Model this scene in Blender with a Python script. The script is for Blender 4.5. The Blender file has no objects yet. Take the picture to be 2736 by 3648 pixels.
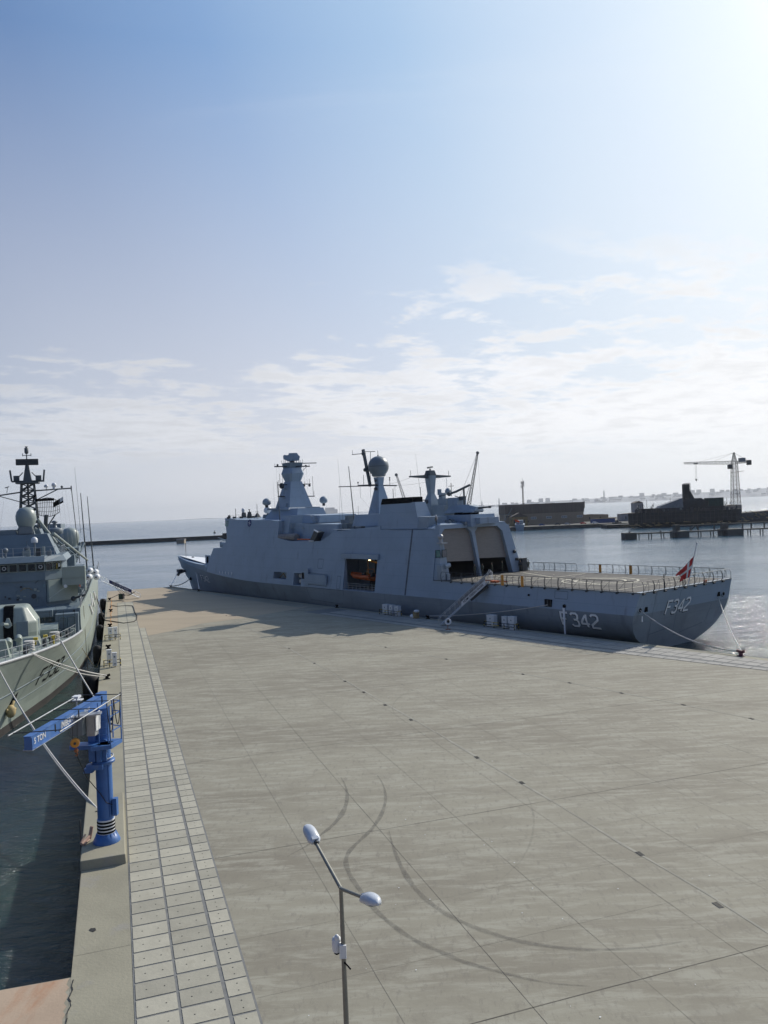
import bpy, bmesh, math, random
from mathutils import Vector, Matrix
from mathutils.geometry import tessellate_polygon
random.seed(7)
R=math.radians
sc=bpy.context.scene
COL=sc.collection
# ---------------------------------------------------------------- camera
H=15.5
roll=math.atan(.0405); pitch=math.atan(5.0*math.cos(roll)/2870)
c_,s_=math.cos(-roll),math.sin(-roll); cp,sp=math.cos(-pitch),math.sin(-pitch)
def tilt(v): return Vector((v[0],cp*v[1]-sp*v[2],sp*v[1]+cp*v[2]))
right=tilt((c_,0,s_)); up=tilt((-s_,0,c_)); fwd=tilt((0,1,0))
cam=bpy.data.cameras.new('camera'); camo=bpy.data.objects.new('camera',cam); COL.objects.link(camo)
M3=Matrix((right,up,-fwd)).transposed()
camo.matrix_world=Matrix.Translation((0,0,H))@M3.to_4x4()
cam.sensor_fit='HORIZONTAL'; cam.sensor_width=36; cam.lens=36*2870/2736; cam.clip_start=.3; cam.clip_end=80000
sc.camera=camo
# ---------------------------------------------------------------- world
SUN_AZ,SUN_EL=R(41),R(33.4)
sd=Vector((math.sin(SUN_AZ)*math.cos(SUN_EL),math.cos(SUN_AZ)*math.cos(SUN_EL),math.sin(SUN_EL)))
w=bpy.data.worlds.new("World"); sc.world=w; w.use_nodes=True
nt=w.node_tree; N=nt.nodes; Lk=nt.links
for n in list(N): N.remove(n)
class G_:
    def __init__(s,nt): s.nt=nt
    def n(s,t,**k):
        o=s.nt.nodes.new(t)
        for a,b in k.items(): setattr(o,a,b)
        return o
    def l(s,a,b): s.nt.links.new(a,b)
    def math(s,op,a,b=None,c=None,clamp=False):
        o=s.n('ShaderNodeMath',operation=op); o.use_clamp=clamp
        for i,v in enumerate((a,b,c)):
            if v is None: continue
            if isinstance(v,(int,float)): o.inputs[i].default_value=v
            else: s.l(v,o.inputs[i])
        return o.outputs[0]
    def mr(s,v,a,b,c=0.,d=1.,sm=True):
        o=s.n('ShaderNodeMapRange'); o.interpolation_type='SMOOTHSTEP' if sm else 'LINEAR'
        s.l(v,o.inputs[0]); o.inputs[1].default_value=a;o.inputs[2].default_value=b;o.inputs[3].default_value=c;o.inputs[4].default_value=d
        return o.outputs[0]
    def mix(s,f,a,b,t='MIX'):
        o=s.n('ShaderNodeMix',data_type='RGBA',blend_type=t)
        for i,v in ((0,f),(6,a),(7,b)):
            if isinstance(v,(int,float)): o.inputs[i].default_value=v
            elif isinstance(v,tuple): o.inputs[i].default_value=(*v,1)
            else: s.l(v,o.inputs[i])
        return o.outputs[2]
    def noise(s,vec,scale,det=4,rough=.5,dist=0.):
        o=s.n('ShaderNodeTexNoise'); s.l(vec,o.inputs['Vector']); o.inputs['Scale'].default_value=scale
        o.inputs['Detail'].default_value=det; o.inputs['Roughness'].default_value=rough; o.inputs['Distortion'].default_value=dist
        return o.outputs[0]
    def comb(s,x,y,z):
        o=s.n('ShaderNodeCombineXYZ')
        for i,v in enumerate((x,y,z)):
            if isinstance(v,(int,float)): o.inputs[i].default_value=v
            else: s.l(v,o.inputs[i])
        return o.outputs[0]
g=G_(nt)
sky=g.n('ShaderNodeTexSky',sky_type='NISHITA'); sky.sun_disc=False; sky.sun_elevation=SUN_EL; sky.sun_rotation=SUN_AZ
sky.altitude=10; sky.air_density=1.0; sky.dust_density=2.2; sky.ozone_density=1.6
tc=g.n('ShaderNodeTexCoord'); sep=g.n('ShaderNodeSeparateXYZ'); g.l(tc.outputs['Generated'],sep.inputs[0])
X,Y,Zz=sep.outputs
zc=g.math('MAXIMUM',Zz,0.0); den=g.math('ADD',zc,.10)
px=g.math('DIVIDE',X,den); py=g.math('DIVIDE',Y,den)
# cloud field rotated so that the banks climb towards the sun
ca,sa=math.cos(R(24)),math.sin(R(24))
qx=g.math('ADD',g.math('MULTIPLY',px,ca),g.math('MULTIPLY',py,sa)); qy=g.math('SUBTRACT',g.math('MULTIPLY',py,ca),g.math('MULTIPLY',px,sa))
v1=g.comb(g.math('MULTIPLY',qx,.8),qy,1.9)
big=g.noise(v1,.62,3,.5,.2); med=g.noise(v1,4.2,10,.62,.25); fine=g.noise(v1,15.,6,.6,.2)
cl=g.math('ADD',g.math('ADD',g.math('MULTIPLY',big,.62),g.math('MULTIPLY',med,.66)),g.math('MULTIPLY',fine,.12))
band=g.math('MULTIPLY',g.mr(Zz,.0,.10),g.mr(Zz,.25,.13))
thr=g.math('SUBTRACT',g.math('ADD',cl,g.math('ADD',g.math('MULTIPLY',band,.22),g.mr(X,-.2,.35,0,.125))),.865)
cden=g.math('MULTIPLY',g.mr(thr,-.02,.085),g.math('MULTIPLY',g.mr(Zz,.02,.10),g.mr(Zz,.34,.22)))
v2=g.comb(g.math('MULTIPLY',px,.35),py,9.1)
wisp=g.math('MULTIPLY',g.mr(g.noise(v2,2.1,7,.62,1.2),.50,.80),g.mr(Zz,.40,.54,0,.26))
dotn=g.n('ShaderNodeVectorMath',operation='DOT_PRODUCT'); g.l(tc.outputs['Generated'],dotn.inputs[0]); dotn.inputs[1].default_value=sd
dt=g.math('MAXIMUM',dotn.outputs['Value'],0.)
def lin(c): return tuple(((v/255+.055)/1.055)**2.4 for v in c)
def ramp(stops,k=1/.12):
    o=g.n('ShaderNodeValToRGB'); g.l(dt,o.inputs[0]); el=o.color_ramp.elements
    while len(el)<len(stops): el.new(.5)
    for e,(p,c) in zip(el,stops): e.position=p; e.color=(*[v for v in lin(c)],1)
    v=g.n('ShaderNodeVectorMath',operation='SCALE'); g.l(o.outputs[0],v.inputs[0]); v.inputs['Scale'].default_value=k; return v.outputs[0]
A=ramp([(0,(44,72,122)),(.42,(88,116,164)),(.582,(104,136,182)),(.718,(128,162,206)),(.838,(165,195,227)),(.926,(203,222,242)),(.965,(222,236,246)),(1,(250,255,252))])
B=ramp([(0,(105,126,160)),(.33,(192,201,213)),(.5,(216,219,226)),(.64,(226,227,232)),(.8,(232,236,241)),(.9,(244,247,248)),(1,(255,255,255))])
C=ramp([(0,(190,198,212)),(.38,(212,216,224)),(.55,(226,228,233)),(.70,(242,243,246)),(.8,(253,253,255)),(1,(255,255,255))])
hf=g.mr(Zz,0,.5,1,0,False)
base=g.mix(hf,A,B)
nm=g.n('ShaderNodeVectorMath',operation='SCALE'); g.l(sky.outputs[0],nm.inputs[0]); nm.inputs['Scale'].default_value=.07
base=g.mix(1.,base,nm.outputs[0],'ADD')
glow=g.math('MULTIPLY',g.math('POWER',dt,110.),3.2)
gl=g.n('ShaderNodeVectorMath',operation='SCALE'); gl.inputs[0].default_value=(1.,1.,.97); g.l(glow,gl.inputs['Scale'])
base=g.mix(1.,base,gl.outputs[0],'ADD')
sh=g.n('ShaderNodeVectorMath',operation='SCALE'); g.l(C,sh.inputs[0]); g.l(g.mr(med,.44,.66,1.03,.90),sh.inputs['Scale'])
colr=g.mix(g.math('MULTIPLY',cden,.80),base,sh.outputs[0])
colr=g.mix(wisp,colr,C)
bg=g.n('ShaderNodeBackground'); bg.inputs[1].default_value=.12; g.l(colr,bg.inputs[0])
wo=g.n('ShaderNodeOutputWorld'); g.l(bg.outputs[0],wo.inputs[0])
sun=bpy.data.lights.new('sun','SUN'); sun.energy=4.0; sun.angle=R(.53); sun.color=(1,.94,.84)
so=bpy.data.objects.new('sun',sun); COL.objects.link(so); so.rotation_euler=(-sd).to_track_quat('-Z','Y').to_euler(); so.location=(60,60,80)
sc.view_settings.view_transform='Standard'; sc.view_settings.look='None'; sc.view_settings.exposure=0.0; sc.view_settings.gamma=1
sc.cycles.max_bounces=6; sc.cycles.diffuse_bounces=3; sc.cycles.glossy_bounces=3; sc.cycles.volume_bounces=0; sc.cycles.transparent_max_bounces=12
# ---------------------------------------------------------------- materials
def mat(name,col,rough=.6,metal=0.,var=.12,scale=.6,stretch=(1,1,1),col2=None,bump=0.,bscale=8.,stain=None,emit=None,rnd=0.,spec=.5,coat=0,plates=0,rust=None):
    m=bpy.data.materials.new(name); m.use_nodes=True; nt=m.node_tree; g=G_(nt); b=nt.nodes['Principled BSDF']
    b.inputs['Roughness'].default_value=rough; b.inputs['Metallic'].default_value=metal; b.inputs['Specular IOR Level'].default_value=spec
    tc=g.n('ShaderNodeTexCoord'); mp=g.n('ShaderNodeMapping'); g.l(tc.outputs['Object'],mp.inputs[0]); mp.inputs['Scale'].default_value=stretch
    n=g.noise(mp.outputs[0],scale,5,.6)
    c2=col2 or tuple(c*(1-var*2) for c in col)
    c=g.mix(g.mr(n,.35,.68),col,c2)
    if stain:   # (color, scale, stretch, threshold)
        mp2=g.n('ShaderNodeMapping'); g.l(tc.outputs['Object'],mp2.inputs[0]); mp2.inputs['Scale'].default_value=stain[2]
        n2=g.noise(mp2.outputs[0],stain[1],6,.65)
        c=g.mix(g.mr(n2,stain[3],stain[3]+.16,0,.7),c,stain[0])
    if rust:
        mp3=g.n('ShaderNodeMapping'); g.l(tc.outputs['Object'],mp3.inputs[0]); mp3.inputs['Scale'].default_value=(1,1,.05)
        n3=g.noise(mp3.outputs[0],1.7,4,.6); c=g.mix(g.math('MULTIPLY',g.mr(n3,.66,.78,0,.55),g.mr(g.noise(tc.outputs['Object'],.35,2,.5),.5,.62)),c,rust)
    bricks=None
    if plates:
        sx_=g.n('ShaderNodeSeparateXYZ'); g.l(tc.outputs['Object'],sx_.inputs[0]); bt=g.n('ShaderNodeTexBrick'); g.l(g.comb(sx_.outputs[0],sx_.outputs[2],0.),bt.inputs['Vector'])
        bt.inputs['Scale'].default_value=1; bt.inputs['Brick Width'].default_value=6.; bt.inputs['Row Height'].default_value=1.9; bt.inputs['Mortar Size'].default_value=.035; bt.inputs['Mortar Smooth'].default_value=.6
        bricks=bt.outputs['Fac']; c=g.mix(g.math('MULTIPLY',bricks,plates),c,tuple(v*.45 for v in col))
    if rnd:
        ge=g.n('ShaderNodeNewGeometry'); k=g.math('ADD',g.math('MULTIPLY',ge.outputs['Random Per Island'],rnd),1-rnd/2)
        vm=g.n('ShaderNodeVectorMath',operation='SCALE'); g.l(c,vm.inputs[0]); g.l(k,vm.inputs['Scale']); c=vm.outputs[0]
    g.l(c,b.inputs['Base Color'])
    if bump:
        bn=g.n('ShaderNodeBump'); bn.inputs['Strength'].default_value=bump; bn.inputs['Distance'].default_value=.05
        g.l(g.noise(mp.outputs[0],bscale,4,.6),bn.inputs['Height']); g.l(bn.outputs[0],b.inputs['Normal'])
    if emit: b.inputs['Emission Color'].default_value=(*emit[0],1); b.inputs['Emission Strength'].default_value=emit[1]
    return m
streak=(.25,.25,.03)
MT=dict(
 navy=mat('naval_grey_paint',(.29,.37,.46),.55,var=.05,scale=.25,stain=((.19,.225,.265),.9,(1,1,.07),.57),bump=.25,bscale=.55,plates=.30,rust=(.20,.13,.09)),
 navy2=mat('light_deck_grey',(.30,.36,.41),.6,var=.08),
 hull=mat('shade_toned_hull_paint',(.235,.28,.33),.5,var=.10,scale=.3,stretch=(.4,.4,1),stain=((.155,.175,.20),.7,(1,1,.06),.53),bump=.2,bscale=.5,plates=.30,rust=(.17,.11,.08)),  # darker copy of the naval grey: shade under the flare put into the colour
 dark=mat('dark_metal',(.045,.05,.055),.5),
 black=mat('black_paint',(.010,.011,.012),.9,spec=.1),
 rubber=mat('black_rubber',(.008,.008,.009),.8),
 white=mat('white_paint',(.72,.73,.74),.45,var=.05),
 marking=mat('white_marking_paint',(.86,.87,.87),.6,var=.03),
 green=mat('greenish_grey_paint',(.31,.355,.315),.42,plates=.18,rust=(.25,.13,.05),bump=.15,bscale=.6,var=.06,scale=.3,stain=((.22,.25,.225),.8,(1,1,.08),.54)),
 green2=mat('shade_toned_grey_paint',(.155,.205,.24),.5,plates=.2,var=.07,scale=.5,stain=((.13,.16,.16),.9,(1,1,.1),.6)),  # darker, bluer copy of the ship's grey, with shade put into the colour
 boot=mat('boot_topping_paint',(.045,.04,.038),.6,var=.2,scale=.5),
 lattice=mat('mast_dark_grey',(.10,.115,.12),.6),
 radome=mat('radome_grey',(.30,.34,.32),.38,var=.04),
 radome2=mat('radome_slate',(.17,.20,.22),.4,var=.04),
 glass=mat('window_glass',(.012,.016,.02),.12,var=.1),
 tglass=mat('tinted_glass',(.05,.16,.15),.15),
 deck=mat('flight_deck_coating',(.082,.075,.067),.85,var=.15,scale=.8,stain=((.13,.12,.108),1.3,(1,.5,1),.55)),
 ymark=mat('faded_deck_marking',(.58,.54,.42),.8,var=.18,scale=3,stain=((.22,.21,.19),2.5,(1,1,1),.56)),
 shutter=mat('hangar_shutter',(.25,.225,.20),.65,var=.06,scale=1.2,stretch=(1,1,8)),
 orange=mat('orange_plastic',(.58,.12,.03),.5,var=.1),
 orangey=mat('orange_paint',(.72,.30,.04),.5,var=.1),
 yellow=mat('yellow_paint',(.68,.50,.05),.5,var=.15),
 red=mat('red_cloth',(.55,.03,.035),.8,var=.08,scale=3),
 blue=mat('crane_blue_paint',(.05,.15,.40),.45,var=.10,scale=1.5,stain=((.09,.17,.33),2.2,(1,1,.25),.55),rust=(.12,.08,.06)),
 navyb=mat('navy_blue_cloth',(.018,.028,.14),.7,var=.05),
 steel=mat('galvanised_steel',(.42,.43,.44),.45,metal=.35,var=.1,scale=4),
 pole=mat('lamp_pole_steel',(.24,.235,.20),.5,metal=.3,var=.08,scale=3),
 alu=mat('aluminium',(.50,.52,.53),.45,metal=.4,var=.08),
 rope=mat('mooring_rope',(.62,.60,.56),.85,var=.15,scale=14),
 ropeb=mat('dark_rope',(.05,.045,.04),.9),
 conc=mat('coping_concrete',(.315,.292,.215),.88,var=.08,scale=.35,stain=((.28,.265,.235),.5,(1,1,1),.56),bump=.3),
 wall=mat('quay_wall_concrete',(.16,.155,.13),.9,var=.2,scale=.8),
 slab=mat('precast_slab_concrete',(.40,.375,.295),.85,var=.05,scale=1.4,rnd=.30,bump=.2,stain=((.32,.295,.225),.9,(1,1,1),.55)),
 asph=mat('slab_joint_mortar',(.205,.205,.195),.9,var=.1,scale=3),
 slab2=mat('weathered_slab_concrete',(.35,.335,.30),.85,var=.07,scale=1.4,rnd=.16),
 hole=mat('lifting_hole',(.03,.03,.03),.9),
 pinkc=mat('tan_concrete',(.38,.31,.22),.88,var=.05,scale=.3,stretch=(.3,1,1),stain=((.33,.28,.205),.3,(.3,1,1),.56)),
 joint=mat('joint_sealant',(.15,.135,.105),.9,var=.25,scale=1.5),
 drainline=mat('light_mortar_line',(.345,.325,.262),.9,var=.12,scale=.8),
 tan=mat('canvas_cover',(.25,.235,.23),.85,var=.1,scale=2),
 camo=mat('camouflage_cloth',(.11,.115,.08),.85,var=.25,scale=9),
 darkcloth=mat('dark_cloth',(.03,.035,.05),.85),
 skin=mat('skin',(.42,.25,.18),.6),
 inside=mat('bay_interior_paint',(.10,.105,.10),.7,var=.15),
 rust=mat('rusty_metal',(.36,.13,.05),.8,var=.25,scale=4),
 buff=mat('pinkish_weathered_pipe',(.55,.36,.27),.7,var=.2,scale=4),
 cable=mat('cable_black',(.02,.02,.02),.7),
 bulb=mat('lamp_glow',(1,.8,.5),.5,emit=((1,.72,.4),6.)),
 land=mat('haze_toned_land',(.24,.26,.29),.95,var=.2,scale=.004),  # pale bluish tone has part of the distance haze painted in
 town=mat('far_building_wall',(.31,.32,.34),.9,var=.15,scale=.01),
 shed=mat('warehouse_wall',(.33,.27,.20),.85,var=.06,scale=.1),
 shed2=mat('warehouse_cladding',(.155,.125,.10),.8,var=.12,scale=.3,stretch=(6,1,.2)),
 dock=mat('dark_hull_primer',(.028,.032,.038),.8,var=.2,scale=.3),
 scaf=mat('scaffold_netting',(.018,.05,.045),.9,var=.2),
 quayd=mat('dock_concrete',(.10,.10,.09),.9,var=.2,scale=.2),
 timber=mat('timber',(.33,.25,.13),.85,var=.2),
 cyan=mat('container_blue',(.03,.08,.25),.6),
 tcy=mat('tower_crane_paint',(.24,.23,.20),.6),
 dkcr=mat('dock_crane_paint',(.20,.19,.18),.6),
 breakw=mat('breakwater_concrete',(.045,.045,.045),.95,var=.15),
 lamp=mat('lamp_housing_grey',(.55,.585,.63),.38,var=.05,scale=3),
)
# concrete apron: streaky, patchy
def apron():
    m=bpy.data.materials.new('apron_concrete'); m.use_nodes=True; g=G_(m.node_tree); b=m.node_tree.nodes['Principled BSDF']
    b.inputs['Roughness'].default_value=.86
    tc=g.n('ShaderNodeTexCoord'); mp=g.n('ShaderNodeMapping'); g.l(tc.outputs['Object'],mp.inputs[0]); mp.inputs['Rotation'].default_value=(0,0,R(-12.)); mp.inputs['Scale'].default_value=(.22,1,1)
    n1=g.noise(mp.outputs[0],.16,6,.62,.3); n2=g.noise(mp.outputs[0],1.5,9,.74,.4)
    mp3=g.n('ShaderNodeMapping'); g.l(tc.outputs['Object'],mp3.inputs[0]); mp3.inputs['Rotation'].default_value=(0,0,R(18.5)); mp3.inputs['Scale'].default_value=(1,.35,1)
    n3=g.noise(mp3.outputs[0],3.6,7,.76,.2); n4=g.noise(tc.outputs['Object'],14.,4,.7)
    c=g.mix(g.mr(n1,.36,.64),(.284,.262,.198),(.214,.191,.142))
    c=g.mix(g.mr(n2,.45,.62,0,.66),c,(.365,.347,.275))
    c=g.mix(g.mr(n3,.51,.66,0,.55),c,(.180,.160,.128))
    c=g.mix(g.mr(g.noise(tc.outputs['Object'],.33,7,.72,.6),.50,.66,0,.38),c,(.200,.178,.135))
    c=g.mix(g.mr(n4,.52,.75,0,.34),c,(.36,.345,.28))
    g.l(c,b.inputs['Base Color'])
    bn=g.n('ShaderNodeBump'); bn.inputs['Strength'].default_value=.35; bn.inputs['Distance'].default_value=.01; g.l(n4,bn.inputs['Height']); g.l(bn.outputs[0],b.inputs['Normal'])
    return m
MT['apron']=apron()
def water():
    m=bpy.data.materials.new('sea_water'); m.use_nodes=True; g=G_(m.node_tree); b=m.node_tree.nodes['Principled BSDF']
    b.inputs['IOR'].default_value=1.5; b.inputs['Roughness'].default_value=.12
    tc=g.n('ShaderNodeTexCoord'); mp=g.n('ShaderNodeMapping'); g.l(tc.outputs['Object'],mp.inputs[0]); mp.inputs['Rotation'].default_value=(0,0,R(25)); mp.inputs['Scale'].default_value=(.55,1,1)
    n0=g.noise(tc.outputs['Object'],.02,3,.5)
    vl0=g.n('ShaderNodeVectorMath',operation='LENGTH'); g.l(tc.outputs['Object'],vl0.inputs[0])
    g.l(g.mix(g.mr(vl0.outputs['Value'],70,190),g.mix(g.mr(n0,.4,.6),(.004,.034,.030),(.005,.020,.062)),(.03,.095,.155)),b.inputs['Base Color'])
    a=g.noise(mp.outputs[0],.22,4,.55,.4); bb=g.noise(mp.outputs[0],1.1,8,.68,.3); cc=g.noise(mp.outputs[0],.02,4,.6)
    h=g.math('ADD',g.math('MULTIPLY',a,1.1),g.math('MULTIPLY',bb,.42)); h=g.math('ADD',h,g.math('MULTIPLY',g.noise(mp.outputs[0],2.8,4,.6,.3),.16)); h=g.math('MULTIPLY',h,g.mr(cc,.35,.65,.55,1.25))
    bn=g.n('ShaderNodeBump'); bn.inputs['Strength'].default_value=1.; bn.inputs['Distance'].default_value=.42; vl=g.n('ShaderNodeVectorMath',operation='LENGTH'); g.l(tc.outputs['Object'],vl.inputs[0]); fd=g.math('MAXIMUM',g.mr(vl.outputs['Value'],60,170,2.6,1.),g.mr(vl.outputs['Value'],640,1100,1.,3.6)); h=g.math('MULTIPLY',h,fd); g.l(h,bn.inputs['Height']); g.l(bn.outputs[0],b.inputs['Normal'])
    return m
MT['water']=water()
def tyre():
    m=bpy.data.materials.new('tyre_rubber_trace'); m.use_nodes=True; g=G_(m.node_tree); b=m.node_tree.nodes['Principled BSDF']
    b.inputs['Base Color'].default_value=(.07,.066,.065,1); b.inputs['Roughness'].default_value=.8
    tc=g.n('ShaderNodeTexCoord'); g.l(g.mr(g.noise(tc.outputs['Object'],2.4,8,.75),.25,.75,.08,.36),b.inputs['Alpha'])
    return m
MT['tyre']=tyre()
# ---------------------------------------------------------------- mesh builder
class MB:
    def __init__(s,f=None): s.V=[];s.F=[];s.I=[];s.S=[];s.f=f
    def add(s,vs,fs,mi=0,sm=False):
        o=len(s.V)
        for v in vs: s.V.append(tuple(s.f(v)) if s.f else tuple(v))
        for f in fs: s.F.append([i+o for i in f]); s.I.append(mi); s.S.append(sm)
        return s
    def hexa(s,p,mi=0): # p: 4 bottom, 4 top
        return s.add(p,[(3,2,1,0),(4,5,6,7),(0,1,5,4),(1,2,6,5),(2,3,7,6),(3,0,4,7)],mi)
    def box(s,x0,x1,y0,y1,z0,z1,mi=0):
        return s.hexa([(x0,y0,z0),(x1,y0,z0),(x1,y1,z0),(x0,y1,z0),(x0,y0,z1),(x1,y0,z1),(x1,y1,z1),(x0,y1,z1)],mi)
    def frus(s,cx,cy,z0,z1,a0,b0,a1,b1,dx=0,dy=0,mi=0,ch=0):
        if not ch:
            q=lambda a,b,z,x,y:[(x-a,y-b,z),(x+a,y-b,z),(x+a,y+b,z),(x-a,y+b,z)]
            return s.hexa(q(a0,b0,z0,cx,cy)+q(a1,b1,z1,cx+dx,cy+dy),mi)
        r=[]
        for a,b,z,x,y in ((a0,b0,z0,cx,cy),(a1,b1,z1,cx+dx,cy+dy)):
            ca,cb=a*(1-ch),b*(1-ch)
            r.append([(x-ca,y-b,z),(x+ca,y-b,z),(x+a,y-cb,z),(x+a,y+cb,z),(x+ca,y+b,z),(x-ca,y+b,z),(x-a,y+cb,z),(x-a,y-cb,z)])
        return s.loft(r,mi)
    def loft(s,rings,mi=0,cap=True,sm=False,closed=True):
        n=len(rings[0]); vs=[v for r in rings for v in r]; fs=[]
        for k in range(len(rings)-1):
            for i in range(n if closed else n-1):
                j=(i+1)%n; fs.append((k*n+i,k*n+j,(k+1)*n+j,(k+1)*n+i))
        s.add(vs,fs,mi,sm)
        if cap:
            s.add(rings[0],[tuple(range(n))[::-1]],mi); s.add(rings[-1],[tuple(range(n))],mi)
        return s
    def tube(s,p,q,r,r2=None,n=8,mi=0,cap=True,sm=True):
        p,q=Vector(p),Vector(q); d=q-p
        if d.length<1e-6: return s
        r2=r if r2 is None else r2; d.normalize(); a=d.orthogonal().normalized(); b=d.cross(a)
        rg=[[c+(a*math.cos(t)+b*math.sin(t))*rr for t in [2*math.pi*i/n for i in range(n)]] for c,rr in ((p,r),(q,r2))]
        return s.loft(rg,mi,cap,sm)
    def path(s,pts,r,n=6,mi=0):
        pts=[Vector(p) for p in pts]; rings=[]; a=None
        for i,p in enumerate(pts):
            d=(pts[min(i+1,len(pts)-1)]-pts[max(i-1,0)]).normalized()
            if a is None: a=d.orthogonal().normalized()
            a=(a-d*a.dot(d)).normalized(); b=d.cross(a)
            rings.append([p+(a*math.cos(2*math.pi*k/n)+b*math.sin(2*math.pi*k/n))*r for k in range(n)])
        return s.loft(rings,mi,True,True)
    def bar(s,p,q,w,h=None,mi=0,upv=(0,0,1)):
        p,q=Vector(p),Vector(q); h=w if h is None else h; d=(q-p).normalized(); u=Vector(upv)
        sd_=d.cross(u)
        if sd_.length<1e-3: sd_=d.cross(Vector((1,0,0)))
        sd_.normalize(); u=sd_.cross(d).normalized(); sd_*=w/2; u*=h/2
        return s.hexa([p-sd_-u,p+sd_-u,p+sd_+u,p-sd_+u,q-sd_-u,q+sd_-u,q+sd_+u,q-sd_+u],mi)
    def lathe(s,c,prof,n=24,mi=0,sm=True,ax=None,cap=True):
        c=Vector(c)
        if ax is None: A,B,C=Vector((1,0,0)),Vector((0,1,0)),Vector((0,0,1))
        else: C=Vector(ax).normalized(); A=C.orthogonal().normalized(); B=C.cross(A)
        rg=[[c+(A*math.cos(t)+B*math.sin(t))*r+C*z for t in [2*math.pi*i/n for i in range(n)]] for r,z in prof]
        return s.loft(rg,mi,cap,sm)
    def ball(s,c,r,n=20,z0=-1.,z1=1.,sq=1.,mi=0,ax=None):
        m=max(6,n//2); a0,a1=math.asin(max(-.9995,z0)),math.asin(min(.9995,z1))
        return s.lathe(c,[(r*math.cos(a0+(a1-a0)*i/m),r*sq*math.sin(a0+(a1-a0)*i/m)) for i in range(m+1)],n,mi,True,ax)
    def prism(s,poly,fa,fb,mi=0): # poly list of 2d -> fa(p),fb(p) 3d
        A=[fa(p) for p in poly]; B=[fb(p) for p in poly]; n=len(poly)
        tr=tessellate_polygon([[Vector((p[0],p[1],0)) for p in poly]])
        s.add(A,[tuple(t) for t in tr],mi); s.add(B,[tuple(t)[::-1] for t in tr],mi)
        s.add(A+B,[(i,(i+1)%n,(i+1)%n+n,i+n) for i in range(n)],mi); return s
    def truss(s,p,q,w0,w1,n,r,mi=0,legs=4,rb=None):
        p,q=Vector(p),Vector(q); d=(q-p).normalized(); a=d.cross(Vector((0,0,1)))
        if a.length<.05: a=Vector((1,0,0))
        a.normalize(); b=d.cross(a); rb=rb or r*.6
        off=[(1,1),(1,-1),(-1,-1),(-1,1)] if legs==4 else [(0,1.1),(1,-.8),(-1,-.8)]
        P=lambda t,k:p+(q-p)*t+(a*off[k][0]+b*off[k][1])*((w0+(w1-w0)*t)/2)
        L=len(off)
        for k in range(L):
            s.tube(P(0,k),P(1,k),r,n=4,mi=mi,sm=False)
            for i in range(n):
                t0,t1=i/n,(i+1)/n; k2=(k+1)%L
                s.tube(P(t0,k),P(t1,k2),rb,n=3,mi=mi,cap=False,sm=False); s.tube(P(t0,k2),P(t1,k),rb,n=3,mi=mi,cap=False,sm=False)
                s.tube(P(t1,k),P(t1,k2),rb,n=3,mi=mi,cap=False,sm=False)
        return s
    def build(s,name,mats,parent=None,loc=(0,0,0),rz=0.,label=None,cat=None,group=None,kind=None,bevel=0.):
        me=bpy.data.meshes.new(name); me.from_pydata(s.V,[],s.F)
        if isinstance(mats,str): mats=[mats]
        for m in mats: me.materials.append(MT[m])
        me.polygons.foreach_set('material_index',s.I); me.polygons.foreach_set('use_smooth',s.S)
        bm=bmesh.new(); bm.from_mesh(me); bmesh.ops.recalc_face_normals(bm,faces=bm.faces); bm.to_mesh(me); bm.free()
        o=bpy.data.objects.new(name,me); COL.objects.link(o); o.location=loc; o.rotation_euler=(0,0,rz)
        if parent: o.parent=parent
        tag(o,label,cat,group,kind)
        if bevel:
            b=o.modifiers.new('bevel','BEVEL'); b.width=bevel; b.segments=2; b.limit_method='ANGLE'
        return o
def pieces(m,name,mats,parent):
    # each loose piece becomes a part of its own
    par=list(range(len(m.V)))
    def fd(i):
        while par[i]!=i: par[i]=par[par[i]]; i=par[i]
        return i
    for f in m.F:
        for i in f[1:]: par[fd(i)]=fd(f[0])
    gr={}
    for k,f in enumerate(m.F): gr.setdefault(fd(f[0]),[]).append(k)
    out=[]
    for ks in gr.values():
        q=MB(); mp={}
        for k in ks:
            nf=[]
            for i in m.F[k]:
                if i not in mp: mp[i]=len(q.V); q.V.append(m.V[i])
                nf.append(mp[i])
            q.F.append(nf); q.I.append(m.I[k]); q.S.append(m.S[k])
        out.append(q.build(name,mats,parent))
    return out
def tag(o,label=None,cat=None,group=None,kind=None):
    if label: o['label']=label
    if cat: o['category']=cat
    if group: o['group']=group
    if kind: o['kind']=kind
    return o
def thing(name,label,cat,loc=(0,0,0),rz=0.,group=None):
    o=bpy.data.objects.new(name,None); COL.objects.link(o); o.location=loc; o.rotation_euler=(0,0,rz); o.empty_display_size=.3
    return tag(o,label,cat,group)
def dup(root,loc,rz=None,label=None,group=None,scale=None):
    r=root.copy(); COL.objects.link(r); r.location=loc
    if rz is not None: r.rotation_euler=(0,0,rz)
    if label: r['label']=label
    if group: r['group']=group
    if scale: r.scale=scale
    for ch in list(root.children):
        c=ch.copy(); COL.objects.link(c); c.parent=r
        for gch in list(ch.children):
            d=gch.copy(); COL.objects.link(d); d.parent=c
    return r
class Frame: # s along dir, w to the right of dir
    def __init__(s,O,d): s.O=Vector(O); s.d=Vector(d).normalized(); s.n=Vector((s.d.y,-s.d.x)); s.rz=math.atan2(s.d.y,s.d.x)
    def W(s,a,b,z=0.): p=s.O+s.d*a+s.n*b; return Vector((p.x,p.y,z))
FA=Frame((27.5247,88.2794),(-.62151,.78340))     # big frigate: s forward from the stern, w to starboard from its port side
FL=Frame((-31.592,87.879),(-.318242,.948009))    # left quay: u along the edge, r inland from the edge
ident=lambda p:p
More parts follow.
